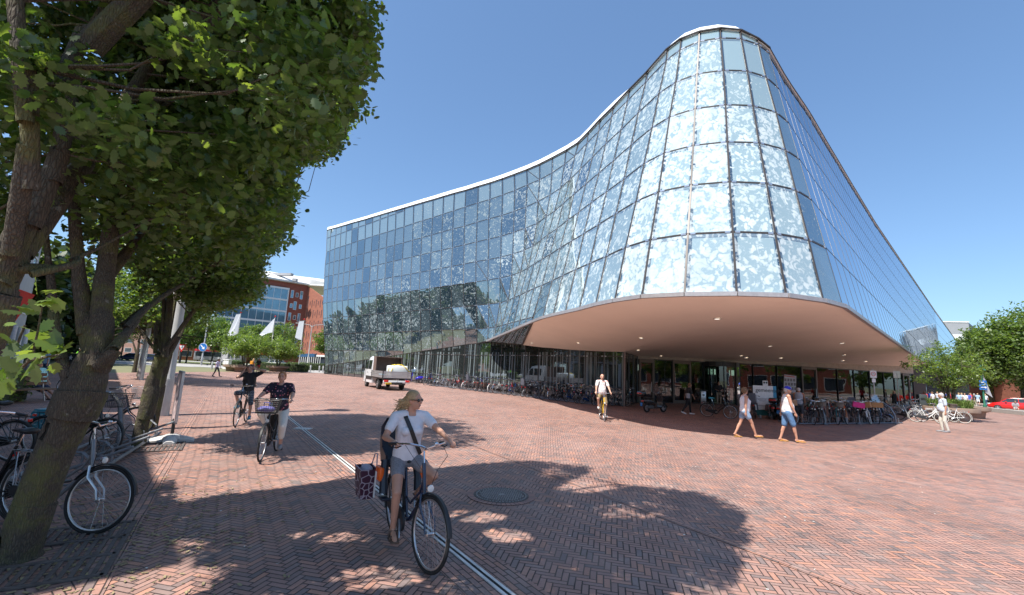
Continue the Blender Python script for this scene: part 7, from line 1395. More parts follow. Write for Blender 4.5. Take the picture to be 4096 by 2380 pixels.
# man on the yellow bicycle
FG = G(2419, 1687); hd = V((-.04, -1, 0)).normalized(); hz = math.atan2(hd.y, hd.x)
b4 = make_bike('yellow', steer=0, hi=True, label='yellow bicycle ridden by the bald man in front of the parked bicycles', acc=('nostand', 'nocarrier'), crank=85); place(b4, FG.x-hd.x*.6, FG.y-hd.y*.6, hz, 0)
q = NT('white shirt with red print'); q.set(Base_Color=q.mix(q.ramp(q.noise(q.obj(), 16, 3), [(.56, 0), (.6, .8)]), (.68, .67, .68), (.62, .22, .16)), Roughness=.85)
def ex_pack(t, D):
    b = MB(); sp, rt, fw, sl = D['sp'], D['rt'], D['fw'], D['sl']
    for sg in (-1, 1): b.tube([sp+rt*sg*.11+sl*.06-fw*.03, sp+rt*sg*.125+fw*.10-sl*.02, D['PV']+sl*.24+rt*sg*.16+fw*.10], .02, 6, flat=.4)
    b.rbox(sp-fw*.20-sl*.15, (.16, .28, .42), .05); b.build('backpack', M_BKP, t); b = MB(); b.tube([D['nk']+rt*.05, sp+rt*.05+fw*.11-sl*.05, D['PV']+sl*.22+fw*.16, sp-rt*.05+fw*.11-sl*.05, D['nk']-rt*.05], .005, 5); b.build('lanyard', M_REDS, t)
rider(b4, 'bald man in white printed shirt riding the yellow bicycle toward the camera', 1.04, 1.08, 85, lean=0, look=(1, 0, 0), top=q.mat, sleeve=.42, bottom=cloth('khaki shorts', (.30, .22, .12)), botlen=.42, shoes=SHOE_W, hair=H_GREY, hairs='bald', skin=SKIN2, vs=.014, belly=.08, build=1.05, extra=ex_pack, grips={'L': (.16, .31, 1.13), 'R': (.16, -.31, 1.13)})
# walking couple: both face right and slightly toward the camera
def stride(front, fx, bx, s, lift=.06): return {front: (fx, (.09 if front == 'L' else -.09), .085*s), ('R' if front == 'L' else 'L'): (-bx, (-.09 if front == 'L' else .09), .085*s+lift)}
g = G(2975, 1752); 
def ex_wf(t, D):
    hp = D['hp']; s = D['s']; b = MB()
    for sg in (-1, 1): b.ball(hp(.09, sg*.034, .008), (.008*s, .026*s, .018*s), 10, 6, M=D['Mh']); b.tube([hp(.09, sg*.06, .012), hp(.0, sg*.083, .008)], .004, 5)
    b.build('glasses', M_BKP, t, True); sp, PV, sl, rt, fw = D['sp'], D['PV'], D['sl'], D['rt'], D['fw']
    b = MB(); b.tube([sp-rt*-.09+sl*.06, sp+rt*.07+fw*.12-sl*.05, PV+sl*.25-rt*.02+fw*.20, PV+sl*.05-rt*.15+fw*.12], .008, 5); b.build('bag_strap', M_BKP, t)
    b = MB(); b.rbox(PV+rt*.19+V((.02, 0, -.06)), (.26, .09, .28), .03); b.build('shoulder_bag', cloth('taupe bag', (.12, .10, .09)), t)
person('woman in white sleeveless top and denim shorts walking right, looking away', (g.x+.05, g.y, 0), R(-8), s=.965, pelvis=(0, 0, .915), lean=.03, look=(.9, .45, 0), feet={'R': (.33, -.08, .10), 'L': (-.30, .08, .12)}, hands={'R': (-.03, -.22, .80), 'L': (.16, .22, .80)}, toes={'R': (1, 0, .10), 'L': (1, 0, -.35)}, build=1.15, top=cloth('white top', (.74, .73, .76), .05), sleeve=0, bottom=cloth('light denim', (.26, .36, .50), .2), botlen=.24, shoes=SAND, sandals=True, hair=H_BROWN, hairs='curly', vs=.012, bust=.07, belly=.04, extra=ex_wf)
g = G(3150, 1768); q = NT('white tank with grey print'); q.set(Base_Color=q.mix(q.ramp(q.noise(q.obj(), 9, 4, .7), [(.55, 0), (.6, .6)]), (.72, .72, .73), (.30, .32, .36)), Roughness=.85)
def ex_cap(t, D):
    hp = D['hp']; s = D['s']; b = MB(); b.ball(hp(-.01, 0, .052), (.104*s, .088*s, .078*s), 16, 8, M=D['Mh']); b.loft([[hp(x, y*w_, z+.035) for y in (-1, -.5, .5, 1)]+[hp(x, y*w_, z+.028) for y in (1, .5, -.5, -1)] for x, w_, z in ((.06, .075, .022), (.12, .07, .012), (.17, .045, .0))]); o = b.build('cap', cloth('royal blue cap', (.03, .04, .42), .1), t, 'all'); b = MB(); b.ball(hp(.085, 0, .085), (.012, .03, .022), 8, 6, M=D['Mh']); b.build('cap_badge', M_WHS, o)
    b = MB()
    for sg in (-1, 1): b.ball(hp(.09, sg*.034, .006), (.008*s, .024*s, .015*s), 10, 6, M=D['Mh'])
    b.build('glasses', M_BKP, t, True)
person('man in blue cap, white tank top and denim shorts walking beside the woman', (g.x+.02, g.y, 0), R(-12), s=1.04, pelvis=(0, 0, .985), lean=.02, look=(.95, -.28, -.12), feet={'L': (-.20, .09, .09), 'R': (.24, -.09, .09)}, hands={'R': (.20, -.25, .86), 'L': (-.12, .22, .86)}, toes={'R': (1, -.1, .05), 'L': (1, .1, -.1)}, build=1.12, top=q.mat, sleeve=0, bottom=cloth('blue denim', (.10, .20, .36), .25), botlen=.44, shoes=SAND, sandals=True, hair=H_GREY, vs=.013, belly=.07, extra=ex_cap)
g = G(3195, 1700); person('man in grey tank top bending over a bicycle just behind the man in the cap', (g.x+.3, g.y+.4, 0), R(50), s=1.02, pelvis=(0, 0, .96), lean=.35, look=(.8, .2, -.6), hands={'R': (.45, -.2, .95), 'L': (.45, .25, .95)}, top=cloth('grey tank', (.30, .31, .35)), sleeve=0, bottom=cloth('charcoal shorts', (.05, .05, .06)), botlen=.45, shoes=SHOE_D, hair=H_GREY, skin=SKIN3, vs=.02)
g = G(2752, 1657)
def ex_bag(t, D): b = MB(); b.rbox(D['J']['shR']+V((-.10, -.02, -.38)), (.2, .12, .26), .04); b.build('handbag', cloth('grey bag', (.34, .34, .37)), t); b = MB(); b.tube([D['J']['shR']+V((-.02, 0, .07)), D['J']['shR']+V((-.10, -.04, -.25))], .012, 5); b.build('bag_strap', M_BKP, t)
person('person in black with grey handbag and white shoes walking right in the shade', (g.x, g.y, 0), R(-5), s=.95, pelvis=(0, 0, .90), lean=.12, look=(1, 0, -.15), feet={'L': (.16, .08, .08), 'R': (-.32, -.08, .14)}, hands={'R': (.32, -.15, .82), 'L': (-.1, .2, .85)}, toes={'R': (1, 0, -.4)}, top=cloth('black jacket', (.02, .02, .022)), sleeve=.6, bottom=cloth('black trousers', (.015, .015, .017)), botlen=.98, shoes=SHOE_W, hair=H_BROWN, skin=SKIN3, vs=.018, extra=ex_bag)
p = wpt(sdist(on_wall(1052)), 0, .25); person('man in dark shirt and beige trousers standing in the revolving door', (p.x-.3, p.y-1.2, 0), R(-110), s=1.0, pelvis=(0, 0, .95), hands={'R': (.25, -.1, 1.1), 'L': (.25, .12, 1.1)}, top=cloth('charcoal shirt', (.03, .03, .035)), sleeve=.5, bottom=cloth('beige trousers', (.36, .29, .22)), botlen=.98, shoes=SHOE_D, hair=H_DARK, vs=.02)
# right-hand side
g = G(3783, 1729); person('grey-haired man in pale blue shirt and cream trousers standing by the white bicycles', (g.x, g.y, 0), R(160), s=1.03, pelvis=(0, 0, .975), look=(1, -.35, 0), feet={'L': (-.05, .12, .085), 'R': (.05, -.10, .085)}, hands={'L': (.04, .24, .80), 'R': (.02, -.24, .80)}, build=1.1, top=cloth('pale blue shirt', (.50, .56, .64), .08), sleeve=.45, bottom=cloth('cream trousers', (.60, .57, .50), .08), botlen=.98, shoes=SHOE_G, hair=H_GREY, vs=.016, belly=.08)
p = G(3565, 1660); person('long-haired woman in black dress behind the bicycle racks', (p.x+3.2, p.y+3.4, 0), R(-120), s=.98, pelvis=(0, 0, .93), look=(1, 0, -.3), top=cloth('black dress', (.015, .015, .015)), sleeve=0, bottom=cloth('black dress', (.015, .015, .015)), botlen=.5, hair=H_BLOND, hairs='long', vs=.022)
p = G(3608, 1655); person('person in bright red top crouching behind the parked bicycles', (p.x+5, p.y+6, 0), R(-120), s=.95, pelvis=(0, 0, .80), lean=.3, top=cloth('bright red top', (.75, .04, .02)), sleeve=.5, bottom=cloth('black dress', (.015, .015, .015)), botlen=.9, hair=H_DARK, vs=.022)
kx = AY(4062, 1630, 45.5); person('woman in grey shirt sitting on the low wall in front of the red car', (kx.x, 45.5, 0), R(-130), s=.97, pelvis=(0, 0, .50), lean=.25, look=(1, 0, -.5), feet={'L': (.42, .1, .08), 'R': (.42, -.1, .08)}, hands={'L': (.32, .08, .72), 'R': (.32, -.08, .72)}, top=cloth('grey shirt', (.36, .36, .38)), sleeve=.45, bottom=cloth('pale shorts', (.55, .5, .48)), botlen=.25, shoes=SHOE_W, hair=H_BROWN, hairs='long', vs=.022, skin=SKIN2)
# left-hand side
g = G(863, 1508); person('boy in lavender t-shirt and dark trousers walking right across the far square', (g.x, g.y, 0), R(10), s=.90, pelvis=(0, 0, .86), feet={'R': (-.26, -.06, .09), 'L': (.26, .06, .09)}, look=(1, .4, 0), top=cloth('lavender t-shirt', (.46, .44, .62)), sleeve=.45, bottom=cloth('dark jeans', (.05, .05, .07)), botlen=.98, hair=H_DARK, vs=.02)
def ex_yb(t, D): b = MB(); b.rbox(D['sp']-D['fw']*.20-D['sl']*.20, (.2, .32, .46), .06); b.build('backpack', cloth('orange yellow rucksack', (.65, .27, .02)), t)
g = G(1006, 1499); person('girl with orange yellow backpack and jeans walking away near the left planter', (g.x, g.y, 0), R(80), s=.98, pelvis=(0, 0, .93), feet={'R': (-.12, -.06, .09), 'L': (.12, .06, .09)}, top=cloth('dark top', (.05, .05, .06)), sleeve=.45, bottom=cloth('blue jeans', (.05, .09, .17)), botlen=.98, hair=H_BLOND, hairs='long', vs=.022, extra=ex_yb)
g = G(1030, 1490); person('person in black with red bag beside the girl with the backpack', (g.x, g.y, 0), R(-60), s=.98, pelvis=(0, 0, .93), top=cloth('black jacket', (.02, .02, .022)), sleeve=.6, bottom=cloth('red skirt', (.45, .03, .03)), botlen=.35, hair=H_DARK, hairs='long', vs=.022)
# seated man on the bench
g = G(172, 1596); bz = .42
person('big bald man in turquoise shirt sitting on the bench, legs stretched out', (g.x-.35, g.y, 0), R(-12), s=1.04, pelvis=(0, 0, .55), lean=-.22, look=(.6, .7, .05), feet={'L': (.88, .12, .09), 'R': (.78, -.05, .09)}, knee_pole={'L': (.2, 0, 1), 'R': (.2, 0, 1)}, hands={'R': (.12, -.33, .70), 'L': (.10, .30, .62)}, build=1.25, belly=.12, top=cloth('turquoise shirt', (.36, .68, .66), .08), sleeve=.45, bottom=cloth('navy shorts', (.02, .025, .05)), botlen=.45, shoes=mat('brown sandal', (.10, .06, .04), .6), sandals=True, hairs='bald', hair=H_GREY, skin=SKIN3, vs=.014)
g = G(170, 1519); person('man in light blue shirt and jeans standing beyond the bench with his back turned', (g.x, g.y, 0), R(70), s=1.0, pelvis=(0, 0, .95), top=cloth('light blue shirt', (.34, .52, .62)), sleeve=.45, bottom=cloth('blue jeans', (.05, .09, .17)), botlen=.98, hair=H_GREY, vs=.02)
g = G(305, 1462); b5 = make_bike('black', label='black bicycle of the cyclist in the lime green shirt', acc=('nostand',)); place(b5, g.x, g.y, R(-75), 0); rider(b5, 'cyclist in lime green shirt riding toward the camera between the trunks', 1.0, 1.0, 60, top=cloth('lime green shirt', (.22, .70, .04)), sleeve=.45, bottom=cloth('navy shorts', (.02, .025, .05)), botlen=.5, hair=H_DARK, vs=.022, skin=SKIN3)
# crowd on the market street to the right
bake_list = []
crowd_specs = [((.62, .64, .70), (.10, .16, .30), H_BLOND, 'long'), ((.70, .70, .70), (.30, .42, .60), H_BROWN, 'short'), ((.05, .10, .40), (.60, .58, .55), H_DARK, 'short'), ((.60, .05, .06), (.06, .06, .08), H_BROWN, 'long'), ((.05, .05, .06), (.50, .47, .40), H_GREY, 'short'), ((.35, .50, .65), (.62, .62, .64), H_BLOND, 'short')]
CW = ['white top and jeans', 'white top and light denim shorts', 'blue shirt and pale trousers', 'red top and black trousers', 'black shirt and beige trousers', 'light blue shirt and white trousers']
CR = []
for i, (tc, bc, h_, hs) in enumerate(crowd_specs): CR.append(person('x', (0, 0, 0), 0, s=.96+.02*(i % 4), pelvis=(0, 0, .93), feet=stride('L' if i % 2 else 'R', .16, .16, 1), look=(1, .2, 0), top=cloth('crowd top %d' % i, tc), sleeve=.4, bottom=cloth('crowd bottom %d' % i, bc), botlen=.98 if i % 2 == 0 else .4, hair=h_, hairs=hs, vs=.03, skin=[SKIN, SKIN2][i % 2]))
bake_all()
pos_ = [(3752, 56), (3768, 50), (3785, 58), (3800, 54), (3822, 60), (3838, 52), (3850, 57), (3862, 50), (3876, 55), (3886, 61), (3897, 53), (3912, 64), (3944, 62), (3733, 47), (3716, 52), (3700, 45)]
WHERE = ['behind the wispy tree', 'in the crowd left of the green sign post', 'near the kerb before the brick wall', 'by the side entrance']
for i, (x, Y) in enumerate(pos_):
    o = CR[i % 6] if i < 6 else copy_tree(CR[i % 6]); p = AY(x, 1600, Y); o.location = (p.x, Y, 0); o.rotation_euler = (0, 0, R([200, 20, 160, -30, 240, 80, 110][i % 7])); o['group'] = 'crowd on the market street'
    o['label'] = f"person in {CW[i % 6]}, {ORDS[i]} figure counted through the distant crowd"
# ================================================================ SCOOTERS, VAN, CARS, BUS
def scooter(color, label, loc, rz, screen=False, topbox=False, lean=0, big=False, plate=True, cm=None):
    pm = cm or PAINT[color]; t = thing('motor_scooter', loc, rz, label, 'scooter'); t.rotation_euler = (R(lean), 0, rz); s = 1.12 if big else 1.0; r = .235
    for x, nm in ((-.60, 'wheel'), (.62, 'wheel')):
        b = MB(); b.tube([(x*s+(r-.05)*math.cos(a), 0, r+(r-.05)*math.sin(a)) for a in np.linspace(0, 2*math.pi, 25)[:-1]], .052, 10, closed=True); w_ = b.build('wheel', M_RUB, t, 'all')
        b = MB(); b.lathe((x*s, -.05, r), [(.13, 0), (.145, .01), (.145, .09), (.13, .1)], 20, axis=(0, 1, 0), cap=False)
        for k in range(5): a = k/5*6.28; b.beam((x*s, 0, r), (x*s+.14*math.cos(a), 0, r+.14*math.sin(a)), .05, .03, up=(0, 1, 0))
        b.lathe((x*s, -.06, r), [(.03, 0), (.03, .12)], 10, axis=(0, 1, 0)); b.build('rim', M_ALU, w_)
    def body(rings, name, m): 
        b = MB(); b.loft([[V((x*s+dx, w_*math.cos(a), z+h_*math.sin(a))) for a in np.linspace(0, 2*math.pi, 13)[:-1]] for x, z, w_, h_, dx in rings]); return b.build(name, m, t, 'all')
    body([(-.92, .60, .03, .03, 0), (-.86, .62, .10, .09, 0), (-.68, .60, .16, .17, 0), (-.42, .58, .18, .18, 0), (-.18, .52, .15, .14, 0), (-.08, .42, .12, .08, 0)], 'rear_body', pm)
    b = MB(); b.rbox((.08*s, 0, .27), (.48*s, .30, .08), .02); b.build('footboard', M_BKP, t, True)
    b = MB(); b.loft([[V((x*s, y, z)) for y in (-w_, -w_*.6, w_*.6, w_)]+[V((x*s-.05, y, z)) for y in (w_, w_*.6, -w_*.6, -w_)] for x, z, w_ in ((.36, .26, .17), (.42, .45, .21), (.38, .70, .20), (.30, .92, .12))]); b.build('leg_shield', pm, t, True)
    b = MB(); L = [(.62*s+(r+.045)*math.cos(R(a)), r+(r+.045)*math.sin(R(a))) for a in range(10, 171, 16)]; b.loft([[V((x, -.06, z-.03)), V((x, -.045, z)), V((x, .045, z)), V((x, .06, z-.03)), V((x, 0, z-.02))] for x, z in L]); b.build('front_mudguard', pm, t, True)
    b = MB(); b.tube([(.62*s, -.08, r), (.50*s, -.08, .50)], .022, 7); b.tube([(.62*s, .08, r), (.50*s, .08, .50)], .022, 7); b.tube([(.48*s, 0, .45), (.33*s, 0, .98)], .04, 8); b.build('fork', M_BKP, t, True)
    b = MB(); b.rbox((.30*s, 0, 1.0), (.16, .24, .13), .04); hbm = b.build('headset', pm, t, True); b = MB(); b.tube([(.26, -.34, 1.03), (.31, -.15, 1.04), (.31, .15, 1.04), (.26, .34, 1.03)], .016, 7); b.build('handlebar', M_BKP, t, True); b = MB(); b.lathe((.38*s, 0, .98), [(.07, 0), (.06, .025), (.02, .04)], 14, axis=(1, 0, 0)); b.build('head_lamp', M_CLL, t, True)
    b = MB(); b.loft([[V((x*s, w_*math.cos(a), z+h_*math.sin(a))) for a in np.linspace(0, 2*math.pi, 11)[:-1]] for x, z, w_, h_ in ((-.80, .76, .04, .03), (-.72, .78, .12, .055), (-.45, .77, .14, .05), (-.15, .73, .12, .04), (-.10, .71, .06, .02))]); b.build('seat', M_BKP, t, 'all')
    for sg in (-1, 1): b = MB(); b.tube([(.30, sg*.22, 1.05), (.28, sg*.28, 1.17)], .007, 5); b.ball((.27, sg*.29, 1.20), (.02, .06, .04), 10, 6); b.build('mirror', M_BKP, t, True)
    b = MB(); b.rbox((-.92*s, 0, .60), (.05, .16, .07), .015); b.build('tail_lamp', M_REDL, t, True)
    if plate: b = MB(); b.box((-.99*s, 0, .42), (.012, .14, .17)); b.build('number_plate', mat('blue moped plate', (.03, .22, .55), .4), t)
    b = MB(); b.tube([(-.2, -.14, .24), (-.45, -.17, .22), (-.8, -.18, .30)], [.025, .04, .045], 8); b.rbox((-.35, .0, .28), (.4, .18, .18), .04); b.build('engine', mat('engine grey', (.12, .12, .12), .5, .5), t, True)
    b = MB(); b.tube([(-.2, .1, .2), (-.28, .2, .01)], .014, 5); b.tube([(-.2, -.1, .2), (-.28, -.2, .01)], .014, 5); b.build('stand', M_BKP, t)
    if screen:
        b = MB(); q = NT('windscreen'); 
        if 'windscreen' not in _MC:
            tr = q.n('BsdfTransparent'); tr.inputs[0].default_value = (.8, .85, .86, 1); gg = q.n('BsdfGlossy'); gg.inputs[1].default_value = .05; mx = q.n('MixShader'); mx.inputs[0].default_value = .22; q.link(tr.outputs[0], mx.inputs[1]); q.link(gg.outputs[0], mx.inputs[2]); q.link(mx.outputs[0], q.out.inputs[0]); _MC['windscreen'] = q.mat
        b.loft([[V((x-abs(y)*.25, y*w_, z)) for y in (-1, -.5, 0, .5, 1)]+[V((x-abs(y)*.25-.006, y*w_, z)) for y in (1, .5, 0, -.5, -1)] for x, z, w_ in ((.40, .98, .22), (.34, 1.2, .25), (.25, 1.42, .20), (.22, 1.50, .12))]); b.build('windscreen', _MC['windscreen'], t, True)
    if topbox: b = MB(); b.rbox((-.98, 0, .98), (.36, .40, .28), .08); tb = b.build('top_box', M_BLKG, t, True); b = MB(); b.rbox((-1.15, 0, 1.0), (.04, .32, .08), .02); b.build('red_reflector', M_REDL, tb, True)
    return t
g = G(1655, 1533); scooter('blue', 'bright blue retro scooter at the left end of the long bicycle row', (g.x, g.y+.3, 0), R(205), screen=True, cm=mat('royal blue paint', (.05, .04, .55), .2, coat=.6))
g = G(1875, 1553); scooter('grey', 'black and grey scooter with windscreen among the bicycles along the glass wall', (g.x-.3, g.y+.4, 0), R(25), screen=True, cm=mat('dark grey metallic', (.05, .045, .045), .25, .4, coat=.5))
g = G(2625, 1651); scooter('black', 'dark scooter with top box and blue plate standing under the canopy', (g.x, g.y+.2, 0), R(28), screen=True, topbox=True, cm=mat('black scooter with silver side', (.03, .03, .032), .25, coat=.5))
g = G(3090, 1678); scooter('black', 'tall black scooter with clear screen beside the white town hall sign', (g.x+.5, g.y+.6, 0), R(55), screen=True, topbox=True, big=True, plate=False)
g = G(3553, 1692); scooter('navy', 'navy blue scooter with white rimmed wheel at the shadow edge', (g.x-.4, g.y+.4, 0), R(-65), screen=True, lean=4, plate=False, cm=mat('navy scooter paint', (.02, .05, .12), .2, coat=.6))
g = G(3180, 1690); p = V((g.x, g.y+.5, 0)); take_ = scooter('grey', 'grey scooter with blue plate behind the man in the blue cap', (p.x+.2, p.y+.9, 0), R(50))
# ---- flatbed van
VA, VB_ = G(1470, 1545), G(1512, 1562); FLw, RLw, RRw = V((-12.15, 38.6, 0)), V((-9.35, 33.3, 0)), V((-7.35, 34.2, 0))
RLw = G(1508, 1559); RRw = G(1607, 1556); ax_ = (G(1452, 1545)-RLw).normalized(); hz = math.atan2(ax_.y, ax_.x); ac = ((RLw+RRw)/2); 
M_VW = mat('white van paint', (.72, .73, .74), .3, coat=.4, var=.03); M_GLS = mat('tinted car glass', (.02, .028, .03), .04, spec=1.0); M_ALB = mat('aluminium dropside', (.50, .50, .51), .35, .6, var=.08, scale=2)
VT = thing('flatbed_van', (ac.x, ac.y, 0), hz, 'white crew cab flatbed van with aluminium dropsides parked before the glass wall', 'van'); WB = 3.6
def carwheel(par, x, y, r, w_=.2, name='wheel'):
    b = MB(); b.lathe((x, y-w_/2, r), [(r*.62, 0), (r*.93, .0), (r, .03), (r, w_-.03), (r*.93, w_), (r*.62, w_)], 26, axis=(0, 1, 0)); o = b.build(name, M_RUB, par, True); sg = 1 if y > 0 else -1; b = MB()
    b.lathe((x, y+sg*w_*.42, r), [(r*.62, 0), (r*.60, sg*.02), (r*.2, -sg*.02), (r*.15, sg*.03), (.01, sg*.03)], 20, axis=(0, 1, 0)) if sg > 0 else b.lathe((x, y-w_*.42, r), [(r*.62, 0), (r*.60, -.02), (r*.2, .02), (r*.15, -.03), (.01, -.03)], 20, axis=(0, 1, 0))
    for k in range(5): a = k/5*6.28+.3; b.beam((x+r*.12*math.cos(a), y+sg*w_*.5, r+r*.12*math.sin(a)), (x+r*.6*math.cos(a), y+sg*w_*.48, r+r*.6*math.sin(a)), r*.2, .02, up=(0, 1, 0))
    b.build('hub', M_ALU, o, True); return o
def section_loft(secs, n=6):   # secs: (x, [(y,z)...] half outline from bottom to top) mirrored
    R_ = []
    for x, pts in secs: R_.append([V((x, y, z)) for y, z in pts]+[V((x, -y, z)) for y, z in reversed(pts)])
    return R_
b = MB(); hw = .98
secs = [(WB-1.95, .98, 2.36), (WB-.75, .98, 2.42), (WB+.02, .97, 2.30), (WB+.45, .95, 1.62), (WB+.95, .93, 1.25), (WB+1.22, .86, 1.0), (WB+1.28, .82, .72)]
b.loft(section_loft([(x, [(w_, .38), (w_, 1.25 if zt > 1.3 else zt-.08), (w_*(.92 if zt > 1.7 else .97), (zt-.35) if zt > 1.7 else zt-.02), (w_*(.80 if zt > 1.7 else .8), zt)]) for x, w_, zt in secs])); cab_ = b.build('cab', M_VW, VT, True)
for sg in (-1, 1):
    for nm, P in (('front_window', [(WB-.35, 1.42), (WB+.42, 1.42), (WB+.02, 2.08), (WB-.32, 2.10)]), ('rear_window', [(WB-1.45, 1.42), (WB-.50, 1.42), (WB-.50, 2.10), (WB-1.40, 2.10)])):
        b = MB(); b.prism([(x, sg*(.992-(z-1.25)*.105), z) for x, z in P], (0, sg*.012, 0)); b.build(nm, M_GLS, cab_)
    b = MB(); b.prism([(WB-1.9, sg*.99, .62), (WB-.0, sg*.99, .62), (WB+.0, sg*.99, .88), (WB-1.9, sg*.99, .88)], (0, sg*.015, 0)); b.build('side_moulding', M_BKP, cab_)
    b = MB(); b.rbox((WB-.42, sg*1.0, 1.15), (.16, .03, .04), .01); b.rbox((WB-1.6, sg*1.0, 1.15), (.16, .03, .04), .01); b.build('door_handles', M_BKP, cab_)
    b = MB(); b.tube([(WB+.35, sg*.98, 1.5), (WB+.35, sg*1.16, 1.5)], .02, 6); b.rbox((WB+.35, sg*1.2, 1.58), (.1, .2, .38), .04); b.build('mirror', M_BKP, cab_, True)
    carwheel(VT, 0, sg*.86, .35, .24); carwheel(VT, WB, sg*.86, .35, .22)
    b = MB(); L = [(.46*math.cos(R(a)), .35+.46*math.sin(R(a))) for a in range(0, 181, 15)]; b.loft([[V((x, sg*.72, z)), V((x, sg*1.0, z)), V((x*.93, sg*1.0, .35+(z-.35)*.93)), V((x*.93, sg*.72, .35+(z-.35)*.93))] for x, z in L]); b.build('mudguard', M_BKP, VT, True)
b = MB(); b.prism([(WB+.46, -.78, 1.60), (WB+.46, .78, 1.60), (WB+.03, .70, 2.28), (WB+.03, -.70, 2.28)], (.012, 0, .01)); b.build('windscreen', M_GLS, cab_)
b = MB(); b.rbox((WB+1.24, 0, .55), (.2, 1.7, .35), .06); b.build('front_bumper', M_BKP, VT, True)
b = MB(); b.box((.6, 0, .50), (4.6, .75, .16)); b.build('chassis', M_BKP, VT); BL = 1.62; BR_ = -1.55
b = MB(); b.box(((BL+BR_)/2, 0, .86), (BL-BR_, 2.05, .12)); bed = b.build('load_bed', M_BKP, VT)
def dropside(name, a, c):
    b = MB(); a, c = V(a), V(c)
    for k in range(4): b.beam(a+V((0, 0, .96+k*.105)), c+V((0, 0, .96+k*.105)), .03 if k % 2 else .036, .085)
    b.beam(a+V((0, 0, .90)), c+V((0, 0, .90)), .05, .03); b.beam(a+V((0, 0, 1.335)), c+V((0, 0, 1.335)), .05, .03); return b.build(name, M_ALB, VT)
dropside('side_board', (BL, 1.03, 0), (BR_, 1.03, 0)); dropside('side_board', (BL, -1.03, 0), (BR_, -1.03, 0)); dropside('tail_board', (BR_, 1.03, 0), (BR_, -1.03, 0))
b = MB()
for sg in (-1, 1): b.box((BR_, sg*1.04, 1.11), (.06, .06, .5)); b.box((BL, sg*1.04, 1.11), (.06, .06, .5))
b.build('corner_posts', M_BKP, VT)
M_BOXB = mat('weathered brown board', (.16, .11, .09), .8, var=.25, scale=3)
b = MB(); b.box((BL-.08, 0, 1.72), (.06, 1.98, 1.30)); b.box((BL-.45, .98, 1.72), (.75, .05, 1.30)); b.box((BL-.45, 0, 2.38), (.80, 2.02, .05)); b.box((BL-.45, -.98, 1.72), (.75, .05, 1.30)); b.build('load_box', M_BOXB, VT)
for sg in (-1, 1):
    b = MB(); b.rbox((BR_-.02, sg*.78, .66), (.07, .34, .15), .02); b.build('tail_lamp', M_REDL, VT, True)
b = MB(); b.rbox((BR_-.0, 0, .62), (.10, 1.96, .18), .02); b.build('rear_bumper', M_VW, VT, True)
b = MB(); b.box((BR_-.055, .57, .50), (.012, .52, .115)); np_ = b.build('number_plate', mat('yellow plate', (.80, .52, .02), .4), VT)
def text(body, size, m, parent, loc, rot, name='lettering', ext=.004, align='CENTER'):
    c = bpy.data.curves.new(name, 'FONT'); c.body = body; c.size = size; c.extrude = ext; c.align_x = align; c.align_y = 'CENTER'; o = bpy.data.objects.new(name, c); COL.objects.link(o); dg = bpy.context.evaluated_depsgraph_get(); me = bpy.data.meshes.new_from_object(o.evaluated_get(dg)); bpy.data.objects.remove(o); me.materials.clear(); me.materials.append(m); o = bpy.data.objects.new(name, me); COL.objects.link(o); o.parent = parent; o.location = loc; o.rotation_euler = rot; return o
M_INK = mat('black lettering', (.02, .02, .02), .5); M_INKG = mat('grey lettering', (.25, .25, .27), .5)
text('VL-266-S', .115, M_INK, VT, (BR_-.063, .57, .50), (R(90), 0, R(-90)))
b = MB(); b.tube([(BR_-.06, -.02+.055*math.cos(a), .63+.055*math.sin(a)) for a in np.linspace(0, 6.283, 19)[:-1]], .006, 5, closed=True)
for k in range(3): a = R(90+120*k); b.tube([(BR_-.06, -.02, .63), (BR_-.06, -.02+.052*math.cos(a), .63+.052*math.sin(a))], [.008, .003], 5)
b.build('emblem', M_CHR, VT)
M_TANK = mat('white translucent tank', (.72, .74, .72), .35, var=.03)
TK = thing('water_tank', (ac.x, ac.y, .93), hz, 'ribbed white plastic tank standing on the van bed', 'tank'); b = MB(); 
b.rbox((-.45, -.28, .42), (1.35, 1.25, .84), .12)
for k in range(5): b.rbox((-.45-.5+k*.25, -.28, .42), (.12, 1.29, .80), .05)
b.build('tank_body', M_TANK, TK, True); b = MB(); b.lathe((-.45, -.28, .84), [(.2, 0), (.2, .06), (.01, .07)], 16); b.build('lid', M_TANK, TK, True)
hs_ = thing('hose', (ac.x, ac.y, .93), hz, 'yellow hose lying over the white tank', 'hose'); b = MB(); b.tube([(-1.15, .42, .2), (-1.14, .30, .55), (-1.0, .1, .87), (-.9, -.2, .93), (-1.0, -.45, .91), (-1.15, -.7, .72), (-1.2, -1.0, .4)], .028, 8); b.tube([(-.5, .40, .1), (-.6, .38, .6), (-.7, .2, .88), (-.85, 0, .93)], .022, 7); b.build('hose_line', mat('yellow hose rubber', (.78, .55, .03), .5), hs_, 'all')
cl_ = thing('rag', (ac.x, ac.y, .93), hz, 'crumpled light blue cloth on the van bed beside the brown box', 'cloth'); b = MB(); b.ball((.6, .6, .1), (.2, .18, .1), 10, 6); b.ball((.45, .5, .08), (.12, .14, .08), 8, 5); b.build('cloth_heap', cloth('light blue rag', (.10, .42, .60)), cl_, 'all')
